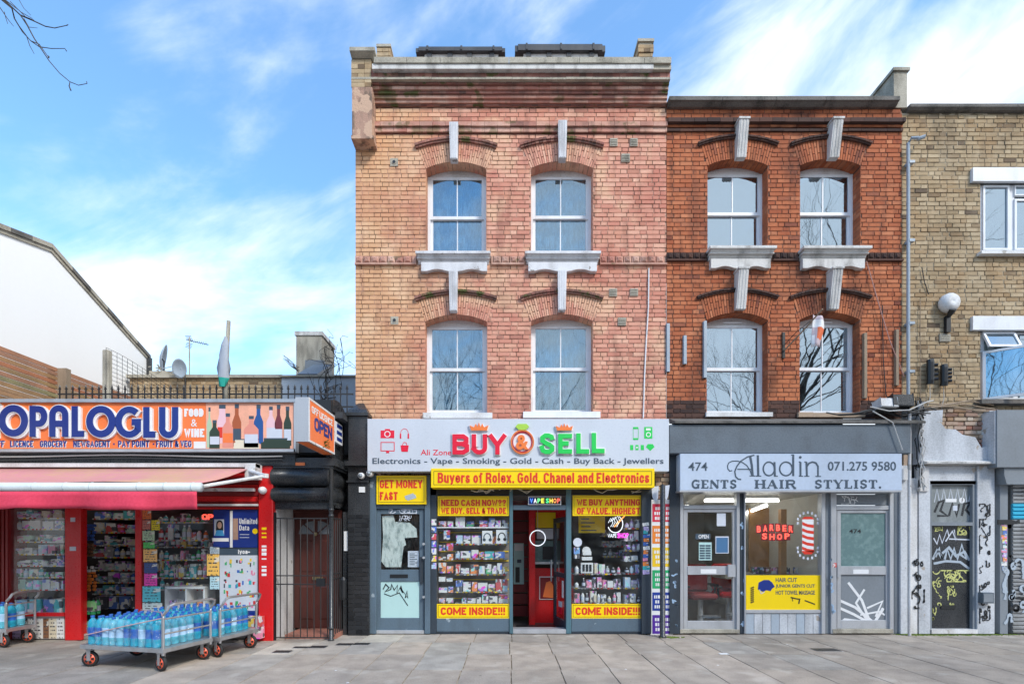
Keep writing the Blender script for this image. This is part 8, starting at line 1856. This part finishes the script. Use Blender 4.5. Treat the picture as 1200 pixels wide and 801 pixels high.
# slatted timber fence running back over the shop roof
M['slat'] = tintmat('cedar_board', .7, .5, 2.5, .3)
fe = thing('timber_fence', 'cedar slatted fence running back beside the white gable over the shop roof', 'fence', (-8.2, 0, 3.7)); r = random.Random(4)
for i in range(13):
    z = 3.72+i*.08; o = pc('slat', M['slat'], -8.22, -8.20+r.uniform(0, .012), -3.0, 3.9, z, z+.068, fe, (.42+r.uniform(-.1, .12), .24+r.uniform(-.05, .06), .12+r.uniform(-.03, .03))); o.rotation_euler.x = r.uniform(-.002, .002)
mb = MB()
for y in (-2.6, -1.2, .42, 1.9, 3.6): mb.box(-8.3, -8.235, y, y+.09, 3.7, 4.74)
mb.build('post', M['woodG'], fe)
mb = MB(); y = .5; mb.box(-8.19, -8.03, y, y+.1, 3.7, PZ(431, y)); tag(mb.build('timber_post', M['woodG']), 'short brown timber post rising above the orange sign', 'post')
y = -.2; mb = MB(); a = PX(123, y); mb.box(a-.055, a+.055, y, y+.1, 3.66, PZ(409, y)); o = mb.build('concrete_post', M['coping']); tag(o, 'tall thin concrete post above the left half of the orange sign', 'post'); o.modifiers.new('b', 'BEVEL').width = .015
nt_ = thing('wire_mesh', 'sagging wire mesh fence panel running back from the thin concrete post', 'wire mesh', (a, y, 4)); mb = MB()
def wm(u, v): return (a+.02+u*.0+u*.45, y+u*3.0, 3.9+v*(.95-.55*u**.7*math.sin(u*2.2)))
for i in range(31):
    mb.tube([wm(i/30, v/6) for v in range(7)], .004, 3, cap=False)
for v in range(14): mb.tube([wm(i/12, v/13) for i in range(13)], .004, 3, cap=False)
mb.build('wires', M['iron'], nt_)
# spiked iron railing along the parapet
ra = thing('parapet_railing', 'dark spiked iron railing standing along the roof edge above the orange sign', 'railing', (PX(240), -.35, 3.7)); Yr_ = -.35
zr1, zr2, ztp = PZ(461.5, Yr_), PZ(477, Yr_), PZ(450, Yr_)
bmesh_ = MB(); bmesh_.box(-.009, .009, -.009, .009, 0, 1); n0 = 0
sp_ = MB(); hgt = ztp-3.72; sp_.box(-.008, .008, -.008, .008, 0, hgt-.07); sp_.lathe([(.006, hgt-.08), (.02, hgt-.05), (.001, hgt)], n=4); sp_.box(-.022, .022, -.006, .006, hgt-.085, hgt-.07); spm = sp_.mesh('spiked_bar', M['iron'])
x = PX(70, Yr_)
while x < PX(414, Yr_): link('spiked_bar', spm, ra, (x, Yr_, 3.72)); x += .108
mb = MB(); mb.box(PX(68, Yr_), PX(414, Yr_), Yr_-.006, Yr_+.006, zr1-.012, zr1+.012); mb.build('rail', M['iron'], ra); mb = MB(); mb.box(PX(68, Yr_), PX(414, Yr_), Yr_-.006, Yr_+.006, 3.80, 3.825); mb.build('rail', M['iron'], ra)
# back wall of stock brick and blue-grey render
bw = thing('back_wall', 'low buff brick wall with a stone coping behind the spiked railing', 'wall', (PX(240, 3.2), 3.2, 0)); Yw2 = 3.2; xa, xb = PX(152, Yw2), PX(332, Yw2); zt_ = PZ(443, Yw2)
mb = MB(); mb.box(xa, xb, Yw2+.009, Yw2+.25, 3.5, zt_); mb.build('wall', M['mortarC'], bw)
mb = MB(); r9 = random.Random(3)
for (a_, b_, c_2, d_, _) in courses(xa, xb, zt_-.975, zt_-.0, [], [], 8, .01): mb.cr = r9.random(); mb.frus(a_, b_, Yw2+r9.uniform(-.005, .005), Yw2+.012, c_2, d_)
mb.build('bricks', M['brickC'], bw)['kind'] = 'stuff'
x = xa-.05
while x < xb: b = min(x+.6, xb); mb = MB(); mb.box(x+.004, b-.004, Yw2-.06, Yw2+.3, zt_, zt_+.07); mb.build('coping_stone', M['coping'], bw); x = b
gw = thing('rendered_wall', 'blue grey rendered wall between the buff brick wall and the tall pink house', 'wall', (PX(375, 3.1), 3.1, 0)); mb = MB(); mb.box(PX(330, 3.1), PX(418, 3.1), 3.1, 3.4, 3.5, PZ(442, 3.1)); mb.build('wall', M['bluegrey'], gw); mb = MB(); mb.box(PX(329, 3.1), PX(418, 3.1), 3.04, 3.44, PZ(442, 3.1), PZ(440, 3.1)); mb.build('coping', M['coping'], gw)
ch = thing('chimney_stack', 'weathered rendered chimney stack with a stone cap left of the pink house', 'chimney', (PX(362, 5), 5, 0)); Yc2 = 5.0; xa, xb = PX(347, Yc2), PX(377, Yc2)
mb = MB(); mb.box(xa, xb, Yc2, Yc2+1.0, 4.5, PZ(393, Yc2)); mb.build('stack', M['coping'], ch); mb = MB(); mb.box(xa-.03, xb+.03, Yc2-.03, Yc2+1.03, PZ(393, Yc2), PZ(388.5, Yc2)); mb.build('cap', M['stoneG'], ch)
mb = MB(); mb.box(xa+.3, xb+.1, Yc2-.15, Yc2-.02, 5.0, PZ(424, Yc2)); mb.xprism([(Yc2-1.2, PZ(441, 4)), (Yc2-.1, PZ(428, Yc2)), (Yc2-.1, 5.0)], PX(352, 4), PX(375, 4)); mb.build('lead_flashing', M['greypaint'], ch)
# roofs clutter: dishes, aerial, flag
for (px, py, Yd, tilt, lb, rad) in ((187.5, 418, 3.9, 118, 'satellite dish seen edge-on beside the end of the white gable', .34), (212.5, 432, 3.0, -12, 'round grey satellite dish on the buff wall right of the white gable', .22)):
    t_ = thing('satellite_dish', lb, 'satellite dish', (0, 0, 0), 'satellite dishes'); c = Vector((PX(px, Yd), Yd, PZ(py, Yd)))
    mb = MB(); rings = 6; n = 18; rot = Matrix.Rotation(R(tilt), 4, 'Z') @ Matrix.Rotation(R(10), 4, 'X')
    for i in range(rings+1):
        for j in range(n): rr_ = rad*i/rings; a = j*math.tau/n; mb.v.append(tuple(c+rot @ Vector((rr_*math.cos(a)*.92, .25*(rr_**2)/rad*-1, rr_*math.sin(a)))))
    for i in range(rings):
        for j in range(n): a = i*n+j; b = i*n+(j+1) % n; mb.face((a, b, b+n, a+n))
    o = mb.build('dish', M['pipe'], t_, True); o.modifiers.new('t', 'SOLIDIFY').thickness = .008
    mb = MB(); mb.tube([c+rot @ Vector((0, 0, -rad)), c+rot @ Vector((0, -.35, -.1))], .01, 6); mb.build('feed_arm', M['pipe'], t_); mb = MB(); mb.tube([c, c+Vector((0, .15, -.05)), c+Vector((0, .15, -.8))], .018, 6); mb.build('mount', M['iron'], t_)
ae = thing('tv_aerial', 'small television aerial on a thin mast against the clouds', 'aerial', (PX(222, 4), 4, 5)); c = Vector((PX(222, 4), 4, PZ(400, 4)))
mb = MB(); mb.tube([c+Vector((0, 0, -1.4)), c+Vector((0, 0, .12))], .014, 6); mb.build('mast', M['coping'], ae); mb = MB(); mb.tube([c+Vector((-.08, 0, .04)), c+Vector((.42, .1, -.04))], .010, 5)
for i in range(9): q = c+Vector((-.02+i*.05, .0+i*.01, .035-i*.008)); mb.tube([q+Vector((-.02, 0, .05)), q+Vector((.02, 0, -.05))], .005, 4)
for s_ in (-1, 1):
    for i in range(4): mb.tube([c+Vector((-.06-i*.012, -.02, s_*(.03+i*.035))), c+Vector((.05-i*.012, .05, s_*(.05+i*.035)))], .006, 4)
mb.build('elements', M['iron'], ae)
mb = MB(); r = random.Random(2)
for i in range(16): x = PX(176+r.uniform(0, 20), 3.6); z = PZ(434+r.uniform(-5, 7), 3.6); mb.tube([(x, 3.6, z), (x+r.uniform(-.15, .15), 3.6+r.uniform(-.2, .2), z+r.uniform(-.15, .15))], .012, 4)
mb.box(PX(178, 3.6), PX(207, 3.6), 3.5, 4.2, PZ(450, 3.6), PZ(436, 3.6)); tag(mb.build('rooftop_clutter', M['coping']), 'jumble of brackets and stubby masonry at the foot of the white gable', 'rooftop clutter')
y = -.42; f2 = thing('flagpole', 'leaning pole with a furled grey and green flag above the orange sign', 'flagpole', (PX(264, y), y, 3.7))
mb = MB(); mb.tube([(PX(265, y), y, 3.66), (PX(264.5, y), y, PZ(440, y)), (PX(268, y), y, PZ(376, y))], .04, 8, r1=.03); mb.build('pole', M['coping'], f2, True)
mb = MB(); pr_ = [(.0, 396, .025), (.2, 405, .05), (.4, 418, .07), (.6, 432, .09), (.8, 444, .085), (1, 454, .04)]
n = 10
for (t, py, rad) in pr_:
    for j in range(n): a = j*math.tau/n; q = rad*(1+.35*math.sin(3*a+t*9)); mb.v.append((PX(266.5-4*t, y)+q*math.cos(a), y-.05+q*.6*math.sin(a), PZ(py, y)))
for i in range(5):
    for j in range(n): a = i*n+j; b = i*n+(j+1) % n; mb.face((a, b, b+n, a+n), 0 if i < 4 and not (j in (1, 2) and i > 2) else 1)
o = mb.build('flag', [plain('grey_flag_cloth', (.40, .44, .50), .8), plain('green_flag_cloth', (.02, .38, .30), .8)], None, True); tag(o, 'furled grey flag with a green tail hanging on the leaning pole', 'flag')

# ================================================================ TREES
def growtree(base, height, seed, trunk_r=.2, spread=.55, first=.32, levels=6, label='', lean=(0, 0), twist=.5):
    r = random.Random(seed); tk = MB(); br = MB(); cnt = [0]
    t_ = thing('bare_tree', label, 'tree', base, 'bare street trees along the kerb')
    def grow(p, d, ln, rad, lev):
        pts = [p]; q = p.copy(); dd = d.copy()
        for _ in range(3):
            dd = (dd+Vector((r.gauss(0, .16), r.gauss(0, .16), r.gauss(.03, .10)))).normalized(); q = q+dd*ln/3; pts.append(q.copy())
        (tk if lev == 0 else br).tube(pts, rad, 7 if lev < 2 else (5 if lev < 4 else 3), r1=rad*.62, cap=False)
        if lev >= levels or rad < .003: return
        k = 3 if lev < 3 else r.choice((2, 3))
        for i in range(k):
            t = 1 if i == 0 else r.uniform(.45, .95); src = pts[0].lerp(pts[-1], t) if t < 1 else pts[-1]
            if t < 1: src = pts[min(3, int(t*3))].lerp(pts[min(3, int(t*3)+1)], (t*3) % 1)
            ax = Vector((r.gauss(0, 1), r.gauss(0, 1), r.gauss(0, .4))).normalized(); ang = r.uniform(.15, .35) if i == 0 else r.uniform(.5, 1.0)*spread*1.5
            nd_ = (Matrix.Rotation(ang, 3, ax) @ dd).normalized(); nd_.z += .06; grow(src, nd_.normalized(), ln*r.uniform(.66, .84), rad*(.62 if i == 0 else .48), lev+1)
    grow(Vector(base), Vector((lean[0], lean[1], 1)).normalized(), height*first, trunk_r, 0)
    tk.build('trunk', M['bark'], t_, True); br.build('crown', M['bark'], t_, True)
growtree((2.6, -11.9, -.01), 13.0, 5, .16, label='bare street tree on the kerb behind the viewer opposite the pink house', levels=7, first=.27)
growtree((-2.9, -12.1, -.01), 11.5, 15, .15, label='smaller bare street tree on the kerb behind the viewer to the left', levels=7, first=.27)
growtree((9.3, -12.0, -.01), 19, 8, .22, label='tall bare street tree on the kerb opposite the red house', levels=8, first=.23)
growtree((13.6, -12.3, -.01), 17, 33, .2, label='bare street tree on the kerb opposite the ochre house', levels=7, first=.25)
growtree((20.5, -12.4, -.01), 17, 21, .2, label='bare street tree farthest along the kerb to the right', levels=7, first=.25)
tl_ = thing('bare_tree', 'bare tree whose twigs hang into the top left corner of the sky', 'tree', (-9.2, -4.9, 0))
mb = MB(); mb.tube([(-9.2, -4.9, -.01), (-9.15, -4.9, 2.6), (-9.3, -4.8, 5.2), (-9.1, -4.7, 7.6), (-9.4, -4.6, 10)], .17, 9, r1=.05); mb.build('trunk', M['bark'], tl_, True)
mb = MB(); Yt2 = -3.7
def tw(pts, r0, r1_): mb.tube([(PX(a, Yt2+dy), Yt2+dy, PZ(b, Yt2+dy)) for a, b, dy in pts], r0*.72, 6, r1=r1_*.8)
start = (PX(-4, Yt2), Yt2, PZ(-6, Yt2)); mb.tube([(-9.2, -4.75, 5.6), (-7.6, -4.2, 6.9), (-6.2, -3.9, 7.35), start], .05, 6, r1=.013)
k9 = [([(-4, -6, 0), (8, 3, 0), (24, 18, 0), (38, 24, .02), (53, 31, .03), (64, 33, .03), (78, 30, .03)], .011, .004), ([(2, 0, 0), (14, 10, 0), (17, 22, .05), (26, 37, .08), (36, 48, .1), (46, 55, .1), (60, 57, .1), (76, 57, .1)], .010, .0035),
    ([(24, 18, 0), (32, 30, .02), (40, 45, .0), (50, 60, 0), (58, 72, 0), (70, 86, 0), (82, 96, 0), (92, 100, 0), (102, 98, 0)], .009, .0035), ([(36, 48, .1), (46, 52, .05), (56, 66, 0)], .006, .004), ([(6, 0, 0), (22, 12, -.02), (30, 20, 0), (40, 24, .02)], .006, .004), ([(22, 30, .05), (31, 42, .07), (35, 54, .07), (40, 63, .07)], .006, .003),
    ([(-2, 6, 0), (6, 18, 0), (11, 25, 0), (16, 31, 0)], .006, .003), ([(5, 14, 0), (7, 22, 0), (9, 28, 0)], .004, .003), ([(28, 22, 0), (34, 32, 0), (44, 33, 0)], .005, .002), ([(12, 2, 0), (24, 14, 0), (38, 22, .0)], .005, .003), ([(20, -4, 0), (28, 10, 0), (36, 18, 0)], .004, .003), ([(76, 57, .1), (78, 60, .1)], .004, .006), ([(82, 96, 0), (81, 101, 0), (83, 106, 0)], .004, .008), ([(78, 30, .03), (80, 29, .03)], .006, .004), ([(57, 66, 0), (57, 68, 0)], .010, .008), ([(102, 98, 0), (101.5, 95.5, 0)], .005, .004)]
for p, a, b in k9: tw(p, a, b)
mb.build('twigs', M['bark'], tl_)
# bramble stems on the wall by the chimney
mb = MB(); r = random.Random(31); yb2 = 2.9
for i in range(26):
    x, z = 382+r.uniform(-6, 6), 468; a = r.uniform(60, 120); pts = []
    if i > 12: x, z = 388+r.uniform(-8, 14), 420+r.uniform(-20, 12); a = r.uniform(0, 360)
    for q in range(r.randint(5, 9)):
        pts.append((PX(x, yb2), yb2+.3*math.sin(q+i), PZ(z, yb2))); a += r.uniform(-28, 28); st = 9 if i <= 12 else 5; x += st*math.cos(R(a))*.8; z -= st*math.sin(R(a))
        if x > 413: x = 413
    mb.tube(pts, .011 if i <= 12 else .007, 4, r1=.004)
for i in range(7):
    x, z = 345, 432; pts = [(PX(350-q*3.6+r.uniform(-1, 1), 4), 4, PZ(436-q*3.2-i*.8+r.uniform(-1, 1), 4)) for q in range(6)]; mb.tube(pts, .009, 4, r1=.003)
tag(mb.build('bramble', M['bark']), 'tangle of bare climbing stems between the chimney stack and the pink house', 'climbing plant')

# ================================================================ THE OTHER SIDE OF THE STREET (seen only in reflections)
mb = MB(); mb.box(-60, 60, -26, -22.5, -.13, .0); mb.build('far_pavement', M['coping'], None)['kind'] = 'structure'
r = random.Random(15)
for i in range(9):
    x0 = -26+i*6; h = r.uniform(7.5, 9.5); t_ = thing('terraced_house', f'plain brick house across the street, {ORD[i]} from the left', 'house', (x0+3, -26, 0), 'houses on the far side of the street')
    mb = MB(); mb.box(x0, x0+5.96, -34, -26, 0, h); mb.build('wall', M['exposed'] if i % 2 else M['mortarB'], t_)
    mb = MB(); mb.box(x0-.0, x0+5.96, -26.1, -25.9, h-.15, h+.1); mb.build('coping', M['coping'], t_)
    for q in (1.2, 3.6):
        for z in (3.6, 6.1): mb = MB(); mb.box(x0+q, x0+q+1.1, -26.0, -25.96, z, z+1.5); w_ = mb.build('window', M['white'], t_); mb = MB(); mb.box(x0+q+.08, x0+q+1.02, -25.96, -25.955, z+.08, z+1.42); mb.build('pane', M['greypaint'], w_)
    mb = MB(); mb.box(x0+.2, x0+5.7, -26, -25.93, .2, 2.3); mb.build('shop_window', M['blueD'], t_); mb = MB(); mb.box(x0+.1, x0+5.8, -26, -25.85, 2.4, 3.0); mb.build('fascia', [M['render'], M['redD'], M['blue'], M['greypaint']][i % 4], t_)
